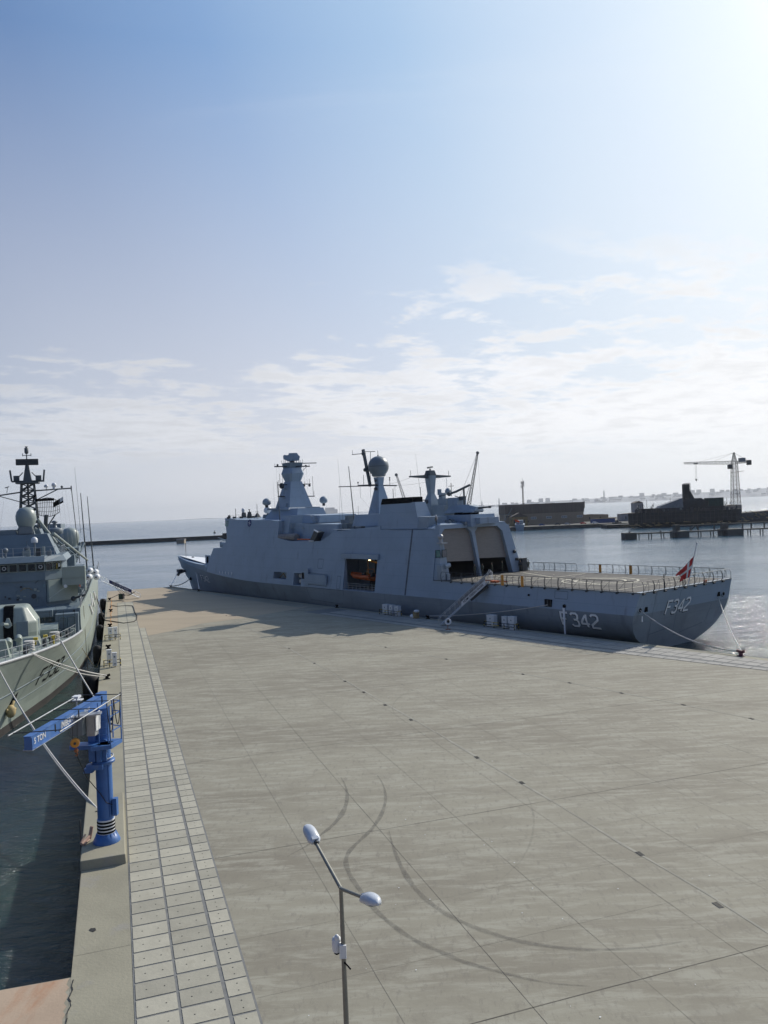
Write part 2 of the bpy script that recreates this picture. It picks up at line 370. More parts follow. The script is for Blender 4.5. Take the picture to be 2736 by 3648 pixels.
# ---------------------------------------------------------------- ground, water
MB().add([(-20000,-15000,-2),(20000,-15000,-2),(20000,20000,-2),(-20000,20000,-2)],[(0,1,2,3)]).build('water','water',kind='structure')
Wl=lambda u,r:FL.W(u,r)[:2]; Wa=lambda s,w:FA.W(s,w)[:2]
quay=[Wl(-63.7,0),Wl(0,0),Wl(60,0),Wl(97,0),(-54.5,183.2),(-48.9,184.6),Wa(124,-.86),Wa(60,-.86),Wa(0,-.86),Wa(-60,-.86),Wa(-150,-.86),(60,-60),(-60,-60),(-60,14),(-44,18.2),(-13.5,26.9)]
m=MB(); m.prism(quay,lambda p:(p[0],p[1],0),lambda p:(p[0],p[1],-8)); 
for i,f in enumerate(m.F):
    if len(f)==4: m.I[i]=1
m.build('quay_ground',['apron','wall'],kind='structure')
# coping band along the left edge (wide smooth concrete), raised block for the jib crane
fl=lambda p:FL.W(p[0],p[1],p[2])
def fl_sheet(u0,u1,r0,r1,z): return [(u0,r0,z),(u1,r0,z),(u1,r1,z),(u0,r1,z)]
m=MB(fl)
for u0 in [-100+i*7.54 for i in range(27)]:
    u1=min(u0+7.5,96)
    if u0<96: m.add(fl_sheet(u0,u1,.02 if u0>-64 else 0.,1.98,.006),[(0,1,2,3)])
m.build('quay_edge_pavement','conc',kind='structure')
# rust-stained low apron to the left at the bottom of the picture
m=MB(fl); pts=[(-63.75,-.05)]+[(-63.9-.22*k,random.uniform(-.16,.04)) for k in range(60)]+[(-78,0),(-100,0),(-100,-40),(-63.62,-34),(-63.62,-2.0)]
m.add([(a,b,.012) for a,b in pts],[tuple(range(len(pts)))])
MT['rustc']=mat('rust_stained_concrete',(.44,.33,.235),.88,var=.06,scale=.5,stain=((.36,.12,.03),.35,(1.,.3,1),.50),bump=.2)
m.build('side_apron_pavement','rustc',kind='structure')
m=MB(fl); prev=None
for k in range(60):
    c=(-63.9-.22*k,.03+random.uniform(-.08,.05)); w_=random.uniform(.01,.05)
    if prev: m.add([(prev[0],prev[1],.02),(c[0],c[1],.02),(c[0],c[1]+w_,.02),(prev[0],prev[1]+w_,.02)],[(0,1,2,3)])
    prev=c
m.add([(-60.6+.17*math.cos(t)*random.uniform(.7,1.2),.62+.11*math.sin(t)*random.uniform(.7,1.3),.02) for t in [i*.7 for i in range(9)]],[tuple(range(9))])
m.build('crack','hole',kind='structure')
m=MB()
for k in range(70):
    y=random.uniform(22,90); x=random.uniform(-.05,.48)*y-2; r_=random.uniform(.010,.026)*(1+y/90)
    m.add([(x+r_*math.cos(t)*random.uniform(.6,1.3),y+r_*math.sin(t)*random.uniform(.6,1.3),.03) for t in [i*1.26 for i in range(5)]],[tuple(range(5))])
lt=m.build('bird_droppings','white',kind='stuff'); tag(lt,'tiny pale specks scattered across the concrete apron','litter')
# tan concrete field near the pier head
m=MB(fl); pts=[(25.5,5.7),(27.5,12),(29.5,20),(33,24),(36,31),(52,30),(70,22),(95,15),(97,8),(96,.05),(27,.05),(27,2.0),(87,2.0),(87,5.7)]
pts=[(19.5,5.75),(22,9),(27.4,13.5),(30,20),(33.,24.5),(37,31),(40,33)]
tanpoly=[FL.W(a,b)[:2] for a,b in pts]+[Wa(62,-5),Wa(123,-2.0),(-49.1,184.2),(-54.4,182.8)]+[FL.W(96.5,.3)[:2],FL.W(33,.3)[:2],FL.W(33,1.95)[:2],FL.W(19.5,2.02)[:2]]
m=MB(); tr=tessellate_polygon([[Vector((p[0],p[1],0)) for p in tanpoly]]); m.add([(p[0],p[1],.010) for p in tanpoly],[tuple(t) for t in tr]); m.build('tan_pavement','pinkc',kind='structure')
# precast slab strip, left
m=MB(fl); m.add(fl_sheet(-100,28.1,2.0,5.7,.012),[(0,1,2,3)]); m.add(fl_sheet(28.1,68.5,2.0,4.84,.012),[(0,1,2,3)]); m.build('slab_strip_bed','asph',kind='structure')
m=MB(fl); rows=[(2.06,3.32),(3.42,4.76),(4.90,5.62)]
dots=[]
for k in range(-100,68):
    for ri,(r0,r1) in enumerate(rows):
        if ri==2 and k>27: continue
        u0=k+.04+(.03 if ri==1 else 0); u1=u0+.91; j=random.uniform(-.008,.008)
        m.box(u0+j,u1+j,r0,r1,.0,.03)
        if k<-10:
            for t in ((.27,.73) if ri<2 else (.5,)):
                if ri<2: dots.append(((u0+u1)/2,r0+(r1-r0)*t))
                else: dots+= [((u0+.25),(r0+r1)/2),((u1-.25),(r0+r1)/2)]
m.build('paving_slabs','slab',kind='structure')
m=MB(fl)
for a,b in dots:
    m.add([(a+.028*math.cos(t),b+.028*math.sin(t),.034) for t in [i*math.pi/3 for i in range(6)]],[tuple(range(6))])
m.build('lifting_holes','hole',kind='structure')
# precast slab strip, right
fa=lambda p:FA.W(p[0],p[1],p[2])
nar=lambda s,w:w+(.068*(5-s) if s<5 else 0)*max(0,(-w-2)/5.6)
m=MB(fa)
for i in range(-60,56,4):
    m.add([(i,-2.0,.012),(i+4,-2.0,.012),(i+4,nar(i+4,-7.75),.012),(i,nar(i,-7.75),.012)],[(0,1,2,3)])
m.build('slab_strip_bed','asph',kind='structure')
m=MB(fa)
for k in range(-40,37):
    s0=k*1.4
    for w0,w1 in ((-2.1,-3.95),(-4.08,-5.85),(-6.6,-7.68)):
        s1=s0+1.3
        p=[(s0,nar(s0,w0)),(s1,nar(s1,w0)),(s1,nar(s1,w1)),(s0,nar(s0,w1))]
        m.hexa([(a,b,0) for a,b in p]+[(a,b,.03) for a,b in p])
m.build('paving_slabs','slab2',kind='structure')
m=MB(fa); m.add([(-120,-.9,.006),(124,-.9,.006),(124,-1.95,.006),(-120,-1.95,.006)],[(0,1,2,3)]); m.build('quay_edge_pavement','conc',kind='structure')
# joints
m=MB(fl); 
def jl(a,b,wd,seg=1.7,wob=.012):
    a,b=Vector(a),Vector(b); n=max(2,int((b-a).length/seg)); d=(b-a).normalized(); nn=Vector((d.y,-d.x)); L=[]
    for i in range(n+1):
        p=a+(b-a)*i/n+nn*random.uniform(-wob,wob); ww=wd*random.uniform(.6,1.2)/2; L.append(((p+nn*ww),(p-nn*ww)))
    for i in range(n):
        q=[L[i][0],L[i+1][0],L[i+1][1],L[i][1]]; m.add([(x.x,x.y,.005) for x in q],[(0,1,2,3)])
for i,u in enumerate([-71.1-3.77*j for j in range(4,0,-1)]+[-71.1+3.77*j for j in range(22)]):
    strong=abs(((u+71.1)/15.1)-round((u+71.1)/15.1))<.05
    jl((u,5.75),(u,34+.55*(70-min(70,abs(u)))*0+ (min(60,max(18,-u))*.9)),.038 if strong else .008)
for r in [9.7,13.65,17.65,21.6,25.7,29.7,33.7,37.7]:
    jl((-95,r),(14 if r<14 else -5-(r-14)*1.2,r),.011 if r!=13.65 else .019)
m.build('concrete_joints','joint',kind='structure')
m=MB()
def ll(pts,wd,z=.009):
    global m
    for (a,b) in zip(pts[:-1],pts[1:]):
        a,b=Vector(a),Vector(b); n=max(1,int((b-a).length/2.5)); nn=Vector(((b-a).y,-(b-a).x)).normalized()
        prev=None
        for i in range(n+1):
            p=a+(b-a)*i/n+nn*random.uniform(-.05,.05); ww=wd*random.uniform(.25,1.4)/2; c=(p+nn*ww,p-nn*ww)
            if prev: m.add([(*prev[0],z),(*c[0],z),(*c[1],z),(*prev[1],z)],[(0,1,2,3)])
            prev=c
ll([(-25.42,126.56),(-13.64,97.89),(-11.59,93.08),(2.94,55.92),(8.1,42.04),(12.2,31.0),(14.5,24),(18,14)],.15)
ll([(-18,116.3),(-9.02,103.34),(-.44,91.39),(4.36,84.94),(17.57,66.6),(25.67,55.1),(36,40.5)],.17)
m.build('mortar_lines','drainline',kind='structure')
# drains: small iron gratings
dr=[(-11.59,93.08),(-7.82,83.36),(-4.2,73.85),(-2.35,69.06),(-.54,64.21),(1.37,59.36),(5.13,49.83),(7.08,44.95),(10.61,35.31),(12.08,30.6),(-.44,91.39),(5.78,82.66),(12.12,73.8),(15.4,69.44),(18.56,65.01),(21.9,60.51),(24.95,56.02),(-25.42,126.56)]
t0=None
for i,(x,y) in enumerate(dr):
    lab=('dark iron drain grating in the mortar line across the apron','drain')
    if t0 is None:
        t0=thing('drain_grating',lab[0],lab[1],(x,y,.012),FL.rz-.05,'drain gratings along the two mortar lines')
        mm=MB(); mm.box(-.22,.22,-.11,.11,-.006,.004); mm.build('frame','dark',t0)
        mm=MB()
        for k in range(7): mm.box(-.19+k*.06,-.165+k*.06,-.09,.09,.005,.012)
        mm.build('grate','joint',t0)
        dt0=t0
    else: dup(dt0,(x,y,.012),group='drain gratings along the two mortar lines')
S1=[(-3.14,47.09),(-2.76,45.32),(-2.62,43.39),(-2.75,41.65),(-3.12,40.07),(-3.64,38.87),(-4.21,37.63),(-5.02,36.49)]
S2=[(-1.01,47.19),(-.65,45.4),(-.54,43.16),(-.75,41.16),(-1.19,39.36),(-1.75,37.96),(-2.18,36.87),(-2.32,35.81),(-2.13,34.59),(-1.78,33.44),(-.99,31.36),(-.44,30.33),(.22,29.3),(.9,28.53),(1.41,28.1),(1.95,27.58),(2.6,27.15),(3.74,26.49),(4.84,26.02),(6.0,25.8)]
S3=[(-.38,38.98),(-.25,37.54),(0,35.71),(.3,34.19),(.75,32.65),(1.3,31.47),(1.88,30.6),(2.6,29.8),(3.63,28.97),(4.63,28.42),(5.96,27.99),(7.06,27.87),(8.41,27.9),(9.8,28.15)]
S4=[(6.98,44.17),(6.98,41.72),(6.74,39.56),(6.24,37.4),(5.45,35.29),(4.51,33.8),(3.65,32.43)]
S5=[(9.61,74.86),(5.51,72.95),(2.61,70.13),(.78,67.),(.07,63.64),(.27,61.08),(1.22,59.44)]
def ribbon(pts,wd,z):
    P=[Vector(p) for p in pts]; out=[]
    for i in range(len(P)-1):
        p0,p1,p2,p3=P[max(i-1,0)],P[i],P[i+1],P[min(i+2,len(P)-1)]
        for k in range(5):
            t=k/5; out.append(.5*((2*p1)+(p2-p0)*t+(2*p0-5*p1+4*p2-p3)*t*t+(3*p1-p0-3*p2+p3)*t**3))
    out.append(P[-1]); n=len(out)
    prev=None
    for i,p in enumerate(out):
        d=(out[min(i+1,n-1)]-out[max(i-1,0)]).normalized(); nn=Vector((d.y,-d.x))*wd/2*min(1,.15+i/16,.15+(n-1-i)/22)*(.85+.15*math.sin(i*.9))
        c=(p+nn,p-nn)
        if prev: m.add([(*prev[0],z),(*c[0],z),(*c[1],z),(*prev[1],z)],[(0,1,2,3)])
        prev=c
m=MB(); ribbon(S1,.30,.014); ribbon(S2,.24,.016); ribbon(S3,.26,.018)
m.build('tyre_marks','tyre',kind='structure')
MT['tyre2']=MT['tyre'].copy(); 
for n_ in MT['tyre2'].node_tree.nodes:
    if n_.type=='MAP_RANGE': n_.inputs[3].default_value=.02; n_.inputs[4].default_value=.15
m=MB(); ribbon(S4,.14,.014); ribbon(S5,.18,.020); m.build('tyre_marks','tyre2',kind='structure')
# ---------------------------------------------------------------- glyph strokes
GL={'F':[[(0,0),(0,1.5),(.9,1.5)],[(.11,.8),(.7,.8)]],
 '3':[[(0,1.3),(.2,1.5),(.7,1.5),(.9,1.3),(.9,.95),(.72,.78),(.9,.6),(.9,.2),(.7,0),(.2,0),(0,.2)],[(.35,.78),(.62,.78)]],
 '4':[[(.72,0),(.72,1.5)],[(.60,1.36),(.05,.52),(.05,.40),(.60,.40)],[(.84,.40),(1.02,.40)]],
 '2':[[(0,1.3),(.2,1.5),(.7,1.5),(.9,1.3),(.9,.95),(.02,.3),(.02,0),(.98,0)]]}
def glyphs(m,txt,f2,h,adv=1.27,th=.25,slant=0.,mi=0):
    k=h/1.5; x0=0
    for c in txt:
        for pl in GL[c]:
            P=[Vector(p) for p in pl]; L=[]
            for i,p in enumerate(P):
                if i==0: d=(P[1]-P[0]).normalized(); nn=Vector((-d.y,d.x)); sc_=1
                elif i==len(P)-1: d=(P[-1]-P[-2]).normalized(); nn=Vector((-d.y,d.x)); sc_=1
                else:
                    d1=(P[i]-P[i-1]).normalized(); d2=(P[i+1]-P[i]).normalized(); n1=Vector((-d1.y,d1.x)); n2=Vector((-d2.y,d2.x)); nn=(n1+n2).normalized(); sc_=min(2.,1/max(.35,nn.dot(n1)))
                L.append((p+nn*th/2*sc_,p-nn*th/2*sc_))
            for i in range(len(L)-1):
                for t in range(5):
                    a_,b_=t/5,(t+1)/5; q=[L[i][0].lerp(L[i+1][0],a_),L[i][0].lerp(L[i+1][0],b_),L[i][1].lerp(L[i+1][1],b_),L[i][1].lerp(L[i+1][1],a_)]
                    m.add([f2(((v.x+slant*v.y+x0)*k,v.y*k)) for v in q],[(0,1,2,3)],mi)
        x0+=adv
def text_mesh(name,body,size,matn,parent,loc,rot,label=None,xs=1.):
    cu=bpy.data.curves.new(name,'FONT'); cu.body=body; cu.size=size; cu.align_x='CENTER'; cu.align_y='CENTER'; cu.extrude=.004
    cu.offset=.006*size
    o=bpy.data.objects.new(name,cu); COL.objects.link(o)
    me=bpy.data.meshes.new_from_object(o.evaluated_get(bpy.context.evaluated_depsgraph_get())); bpy.data.objects.remove(o)
    o=bpy.data.objects.new(name,me); COL.objects.link(o); me.materials.clear(); me.materials.append(MT[matn]); o.parent=parent; o.location=loc; o.rotation_euler=rot; o.scale=(xs,1,1)
    if label: o['label']=label
    return o
# ================================================================ big grey frigate (right)
def wp(s): return 0. if s<72 else 9.5*((s-72)/69.)**2.0
def stb(s): return 19+1.25*min(1,max(0,(112-s)/50.))
def zk(s): return 2.75 if s<85 else 2.75+2.6*((s-85)/56.)**1.6
def side(s,z):
    k=zk(s); return wp(s)+(.17*(z-k) if z>k else 0.)
ZB=-2.0
ff=lambda p:(p[0],-p[1],p[2]-ZB)     # local (s,w,z) -> object coords, thing's origin at the waterline
FRIG=thing('grey_frigate','large blue-grey frigate with open flight deck and twin hangar doors on the far quay edge','ship',FA.W(0,0,ZB),FA.rz)
def interp(x,T):
    if x<=T[0][0]: return T[0][1]
    for (a,b),(c,d) in zip(T[:-1],T[1:]):
        if x<=c: return b+(d-b)*(x-a)/(c-a)
    return T[-1][1]
HT=[(-4.,.0),(-2.6,.6),(-2.,3.2),(-1.4,5.1),(-.7,6.9),(0,8.0),(.8,8.8),(1.8,9.35),(2.75,9.5)]
HM=[(-4.,7.5),(-2.,8.5),(-1,8.9),(0,9.15),(1,9.35),(2.75,9.5)]
lv=[-4,-3,-2,-1.4,-.7,0,.8,1.8,2.75]
def rake(z): return max(0.,(5.3-z)*.30)
def hull_pt(s,i):
    zf=lv[i]; k=zk(s); z=zf if zf<0 else zf*k/2.75
    t=min(1,max(0,(s-2)/30.)); t=t*t*(3-2*t)
    hb=interp(zf,HT)*(1-t)+interp(zf,HM)*t
    if s>60:
        kn=9.5-wp(s)
        wl=8.5*max(0.,1-((s-60)/(132.3-60))**2.1)
        # station-wise flare: blend from waterline breadth to knuckle breadth
        q=max(0.,(zf+2)/4.75); q=q**1.25
        f=wl+(kn-wl)*q; 
        if zf<-2: f=wl*(1-(-2-zf)*.12)
        tt=min(1,(s-60)/14.); hb=hb*(1-tt)+max(f,0.04)*tt
    return hb,z
st=[0,3,7,12,20,32,45,60,66,72,78,84,90,96,102,108,114,119,124,128,132,135,138,140,141.2]
m=MB(ff); rings=[]
for s in st:
    P=[]; S=[]
    for i in range(len(lv)):
        hb,z=hull_pt(max(s,.0),i); ss=s+(rake(z)*max(0,1-s/7.) if s<7 else 0)
        if s>132.3: # stem rake: lower levels stop at the stem line
            zs=-2+(s-132.3)/(141.2-132.3)*(zk(141)+2)
            if z<zs: z=zs; hb=.05
        P.append((ss,9.5-hb,z)); S.append((ss,stb(s)-9.5+hb,z))
    rings.append(P[::-1]+S)
n=len(rings[0])
vs=[v for r in rings for v in r]
m.add(vs,[(k*n+i,k*n+i+1,(k+1)*n+i+1,(k+1)*n+i) for k in range(len(st)-1) for i in range(n-1)],0,True)
m.add(rings[0],[(i,i+1,n-2-i,n-1-i) for i in range(n//2-1)],0)
hull=m.build('hull','hull',FRIG)
# upper cells
def cell(m,s0,s1,zb0,zt0,zb1,zt1,wa=None,wb=None,mi=0,x0=0,x1=0):
    def pt(s,z,star):
        if star: w=(stb(s)-side(s,z)-(1.9 if (s<66 and z>5.3) else 0)) if wb is None else wb
        else: w=side(s,z) if wa is None else wa
        return (s+(x0 if s==s0 else x1)*(z-2.75)*0,w,z)
    m.hexa([pt(s0,zb0,0),pt(s1,zb1,0),pt(s1,zb1,1),pt(s0,zb0,1),pt(s0,zt0,0),pt(s1,zt1,0),pt(s1,zt1,1),pt(s0,zt0,1)],mi)
def cells(m,T,bot=None,wa=None,wb=None,step=4.,mi=0):
    for (s0,z0),(s1,z1) in zip(T[:-1],T[1:]):
        if s1-s0<.05: continue
        n=max(1,int((s1-s0)/step+.5))
        for k in range(n):
            a=s0+(s1-s0)*k/n; b=s0+(s1-s0)*(k+1)/n; f=lambda s:z0+(z1-z0)*(s-s0)/(s1-s0)
            ba=(bot if bot is not None else None)
            cell(m,a,b,ba if ba is not None else zk(a),f(a),ba if ba is not None else zk(b),f(b),wa,wb,mi)
m=MB(ff)
# aft hull side to the flight deck
p=lambda s,z,st:(s+rake(z)*(1 if s==0 else 0),(stb(s)-side(s,z)) if st else side(s,z),z)
m.hexa([p(0,2.75,0),p(8,2.75,0),p(8,2.75,1),p(0,2.75,1),p(0,5.28,0),p(8,5.28,0),p(8,5.28,1),p(0,5.28,1)])
cells(m,[(8,5.28),(34.2,5.28)],step=9)
m.build('upper_hull','navy',FRIG)
m=MB(ff)
# bow deck
TB=[(112.4,5.0),(120,5.1),(128,5.3),(135,5.65),(138.5,5.95),(140.9,6.15)]
for (s0,z0),(s1,z1) in zip(TB[:-1],TB[1:]):
    P=lambda s,z,stb:(s+(z-zk(s))*.35,(9.5+max(.05,9.5-wp(s)+.12*(z-zk(s)))) if stb else 9.5-max(.05,9.5-wp(s)+.12*(z-zk(s))),z)
    a,b=s0,min(s1,140.6)
    m.hexa([P(a,zk(a),0),P(b,zk(b),0),P(b,zk(b),1),P(a,zk(a),1),P(a,z0,0),P(b,z1,0),P(b,z1,1),P(a,z0,1)])
m.build('bow_plating','navy',FRIG)
# superstructure
m=MB(ff)
BAY0,BAY1=47.5,56.1
cell(m,34.2,45.2,zk(34),12.5,zk(34),12.55,wb=1.7); cell(m,34.2,45.2,12.35,12.5,12.4,12.55); cell(m,34.2,45.2,zk(34),12.35,zk(34),12.4,wa=16.0)
cells(m,[(45.2,12.55),(BAY0,12.55)],step=6)
cell(m,BAY0,BAY1,7.85,13.1,7.85,12.6); cell(m,BAY0,BAY1,2.75,2.85,2.75,2.85); cell(m,BAY0,BAY1,2.85,7.85,2.85,7.85,wa=7.)
cell(m,BAY1,60.8,7.85,12.55,7.85,12.25); cell(m,BAY1,60.8,2.75,2.85,2.75,2.85); cell(m,BAY1,60.8,2.85,7.85,2.85,7.85,wb=1.1); cell(m,BAY1,60.8,2.85,7.85,2.85,7.85,wa=7.)
cells(m,[(60.8,12.2),(61.6,11.6),(64,10.6),(68.7,10.6)])
# two mooring openings
def opening(s0,s1,zb,zt,z0,z1,dep=1.8):
    cell(m,s0,s1,zk(s0),zb,zk(s1),zb); cell(m,s0,s1,zt,z0,zt,z1); cell(m,s0,s1,zb,zt,zb,zt,wa=side(s0,4)+dep)
opening(68.8,71.4,2.86,5.0,10.6,10.6); cell(m,68.7,68.8,zk(69),10.6,zk(69),10.6)
cells(m,[(71.4,10.6),(73.9,10.6)]); opening(73.9,78.6,3.75,4.95,10.6,11.2)
cells(m,[(78.6,14.35),(82,14.55),(97,14.85),(101.6,15.1)],step=3.4)
cells(m,[(101.6,10.7),(104.5,8.9)],step=1.5); cells(m,[(104.5,8.9),(109.6,8.8),(112.4,5.0)],step=1.4)
cell(m,101.6,104.3,10.7,15.1,15.05,15.25)   # bridge front leaning forward
m.build('superstructure','navy',FRIG)
m=MB(ff)  # upper deck house pieces
m.frus(51.3,9.5,13.1,15.0,5.5,6.5,5.2,6.0)
m.hexa([(61.5,3,10.6),(77.5,3.6,10.6),(77.5,15.4,10.6),(61.5,15.4,10.6),(61.3,3.2,13.5),(77,4.,13.7),(77,14.8,13.7),(61.3,14.8,13.5)])
m.hexa([(69.8,5,13.7),(75.6,5,13.8),(75.6,14,13.8),(69.8,14,13.7),(69.7,5.4,15.1),(75.6,5.6,15.3),(75.6,13.4,15.3),(69.7,13.4,15.1)])
m.hexa([(76.5,2.4,10.6),(79,2.4,10.6),(79,16.6,10.6),(76.5,16.6,10.6),(76.4,3.2,15.3),(80,3.5,15.3),(80,15.5,15.3),(76.4,15.5,15.3)])
m.hexa([(78.5,5.6,14.),(90.5,5.6,14.6),(90.5,13.4,14.6),(78.5,13.4,14.),(79.,6.6,16.6),(88.6,6.6,16.7),(88.6,12.4,16.7),(79.,12.4,16.6)])
m.build('deckhouse','navy',FRIG)
m=MB(ff)
m.box(34.4,61,1.9,17.1,12.56,12.62); m.box(62,76.6,1.5,16.5,10.6,10.66)
m.build('upper_deck','navy2',FRIG)
m=MB(ff); m.box(.8,33.9,.75,19.4,5.285,5.30); m.build('flight_deck','deck',FRIG)
m=MB(ff); m.hexa([(112.8,4.2,5.02),(140,9.4,6.12),(140,9.6,6.12),(112.8,14.8,5.02),(112.8,4.2,5.05),(140,9.4,6.2),(140,9.6,6.2),(112.8,14.8,5.05)])
m.build('bow_deck','marking',FRIG)  # near-white colour stands in for sun glare on the deck
# funnel
m=MB(ff)
m.hexa([(38.6,2.1,12.6),(48.3,1.75,12.6),(48.3,5.8,12.6),(38.6,5.4,12.6),(39.9,2.5,16.6),(48.0,2.4,16.5),(48.0,5,16.5),(39.9,4.6,16.6)])
fun=m.build('funnel','navy',FRIG)
m=MB(ff); m.hexa([(40.6,2.47,16.5),(48.04,2.37,16.45),(48.04,4.9,16.45),(40.6,4.7,16.5),(40.5,2.75,17.4),(47.9,2.6,17.35),(47.9,4.8,17.35),(40.5,4.6,17.4)]); m.build('funnel_cap','black',fun)
m=MB(ff); m.hexa([(37.0,2.2,12.6),(39.0,2.0,12.6),(39.0,6,12.6),(37.0,6,12.6),(36.8,2.5,14.3),(39.2,2.4,14.4),(39.2,6,14.4),(36.8,6,14.3)]); m.build('vent_house','navy2',FRIG)
# bridge windows on the front wings
m=MB(ff)
for k in range(11):
    w0=4.4+k*1.0; m.hexa([(103.45,w0,13.6),(103.5,w0,13.6),(103.5,w0+.8,13.6),(103.45,w0+.8,13.6),(104.25,w0,14.75),(104.3,w0,14.75),(104.3,w0+.8,14.75),(104.25,w0+.8,14.75)])
m.build('bridge_window','tglass',FRIG)
for i,(s0,s1) in enumerate(((101.9,102.6),(102.75,103.7))):
    m=MB(ff); m.add([(s0,side(s0,13.5)-.03,13.5),(s1,side(s1,13.5)-.03,13.5),(s1+.15,side(s1,14.7)-.03,14.7),(s0+.1,side(s0,14.7)-.03,14.7)],[(0,1,2,3)]); m.build('bridge_window','tglass',FRIG)
# emblem
m=MB(ff); c=(90.9,14.1)
m.lathe((c[0],side(c[0],c[1])-.05,c[1]),[(.75,-.02),(.75,.02)],18,0,False,ax=(0,-1,.17)); em=m.build('round_emblem','navyb',FRIG)
m=MB(ff)
for k in range(4):
    t=k*math.pi/2; a=(math.cos(t),math.sin(t)); b=(-a[1],a[0])
    q=[(0,0),(a[0]*.16+b[0]*.16,a[1]*.16+b[1]*.16),(a[0]*.62,a[1]*.62)]
    m.add([(c[0]+x,side(c[0],c[1]+z)-.09,c[1]+z) for x,z in q],[(0,1,2)])
m.build('emblem_star','marking',em)
# welded seam line
m=MB(ff)
for s0,z0,s1,z1,wd in [(39.9,2.8,39.5,12.5,.35)]:
    for k in range(8):
        a=k/8;b=(k+1)/8; sa,za=s0+(s1-s0)*a,z0+(z1-z0)*a; sb,zb=s0+(s1-s0)*b,z0+(z1-z0)*b
        m.add([(sa,side(sa,za)-.012,za),(sa+wd,side(sa,za)-.012,za),(sb+wd,side(sb,zb)-.012,zb),(sb,side(sb,zb)-.012,zb)],[(0,1,2,3)])
MT['seam']=mat('sooty_seam',(.12,.14,.17),.7,var=.2,scale=1.)
m.build('expansion_seam','seam',FRIG)
def hs(s,z): # port surface w (hull below the knuckle or upper plating)
    if z>=zk(s): return side(s,z)
    zf=z*2.75/zk(s) if z>0 else z
    for i in range(len(lv)-1):
        if lv[i]<=zf<=lv[i+1]:
            t=(zf-lv[i])/(lv[i+1]-lv[i]); return 9.5-(hull_pt(s,i)[0]*(1-t)+hull_pt(s,i+1)[0]*t)
    return 0
# panel outlines on the side
def outline(pts,wd=.07,name='hatch_outline',mt='seam'):
    m=MB(ff)
    for (a,b),(c,d) in zip(pts,pts[1:]+pts[:1]):
        dx,dz=c-a,d-b; L=math.hypot(dx,dz); nx,nz=-dz/L*wd,dx/L*wd; n=max(1,int(L/1.5))
        for k in range(n):
            q=[]
            for t,o in ((k/n,0),((k+1)/n,0),((k+1)/n,1),(k/n,1)):
                s=a+dx*t+nx*o; z=b+dz*t+nz*o; q.append((s,hs(s,z)-.02,z))
            m.add(q,[(0,1,2,3)])
    return m.build(name,mt,FRIG)
outline([(55.7,2.6),(67,2.7),(66.3,.6),(56.6,.4)],name='side_ramp_outline')
outline([(60.7,5.0),(67.3,5.2),(67.3,3.3),(60.7,3.15)],name='hatch_outline'); outline([(62.5,7.6),(64,7.6),(64,6.1),(62.5,6.1)]); outline([(56.9,4.9),(57.8,4.9),(57.8,2.9),(56.9,2.9)])
m=MB(ff); m.box(47,56.8,.55,.9,7.9,8.7); m.build('bay_door_housing','navy',FRIG)
# rescue bay interior
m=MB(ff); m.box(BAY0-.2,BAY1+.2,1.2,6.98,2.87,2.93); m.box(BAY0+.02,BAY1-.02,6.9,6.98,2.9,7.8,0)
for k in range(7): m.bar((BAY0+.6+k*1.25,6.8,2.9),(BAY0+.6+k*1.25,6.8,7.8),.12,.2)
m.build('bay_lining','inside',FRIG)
m=MB(ff)
for k in range(9): m.tube((BAY0+.1+k*1.05,.45,2.85),(BAY0+.1+k*1.05,.45,3.9),.03,n=5)
for z in (3.2,3.55,3.9): m.tube((BAY0,.45,z),(BAY1,.45,z),.025,n=5)
m.build('bay_railing','alu',FRIG)
for s in (50.2,53.4):
    m=MB(ff); m.box(s-.2,s+.2,3.7,3.9,7.4,7.5); m.build('bay_lamp','bulb',FRIG)
m=MB(ff); m.bar((50.9,4.8,2.9),(50.9,4.8,6.9),.3); m.bar((50.9,4.8,6.8),(52.3,3,7.4),.25); m.bar((52.3,2.6,7.6),(52.3,2.6,5.2),.08); m.build('boat_davit','orangey',FRIG)
m=MB(ff)
for s in (52.5,54.6,48.2): m.box(s,s+.8,5.2,6.4,2.9,4.2+random.random())
pieces(m,'bay_locker','dark',FRIG)
# rigid boat in the bay (its own thing)
RB=thing('rescue_boat','orange rigid inflatable boat hanging inside the open bay of the large grey frigate','boat',FA.W(53.4,2.3,4.25),FA.rz)
m=MB()
rg=[]
for i in range(9):
    t=i/8; x=-2.9+5.8*t; hb=.95*min(1,(1-t)**.5*1.9+.05); zk_=.0+.35*t*t
    rg.append([(x,-hb,.62+.25*t*t),(x,-hb*.75,.25+.3*t*t),(x,0,zk_),(x,hb*.75,.25+.3*t*t),(x,hb,.62+.25*t*t)])
m.loft(rg,0,True,False); m.build('hull','orange',RB)
for sg in (-1,1):
    m=MB(); m.path([(-3.0,sg*1.0,.72),(-1,sg*1.02,.74),(1,sg*.9,.82),(2.2,sg*.55,.95),(2.95,0,1.08)],.27,8); m.build('tube','orange',RB)
m=MB(); m.box(-.9,-.2,-.35,.35,.5,1.35); m.box(-.2,.1,-.25,.25,.5,1.0); m.build('console','dark',RB)
m=MB(); m.box(-2.95,-2.4,-.3,.3,.7,1.4); m.build('outboard_motor','dark',RB)
m=MB(); m.tube((-2.2,-.8,.8),(-2.1,-.7,1.9),.04); m.tube((-2.2,.8,.8),(-2.1,.7,1.9),.04); m.tube((-2.1,-.7,1.9),(-2.1,.7,1.9),.04); m.build('roll_bar','orangey',RB)
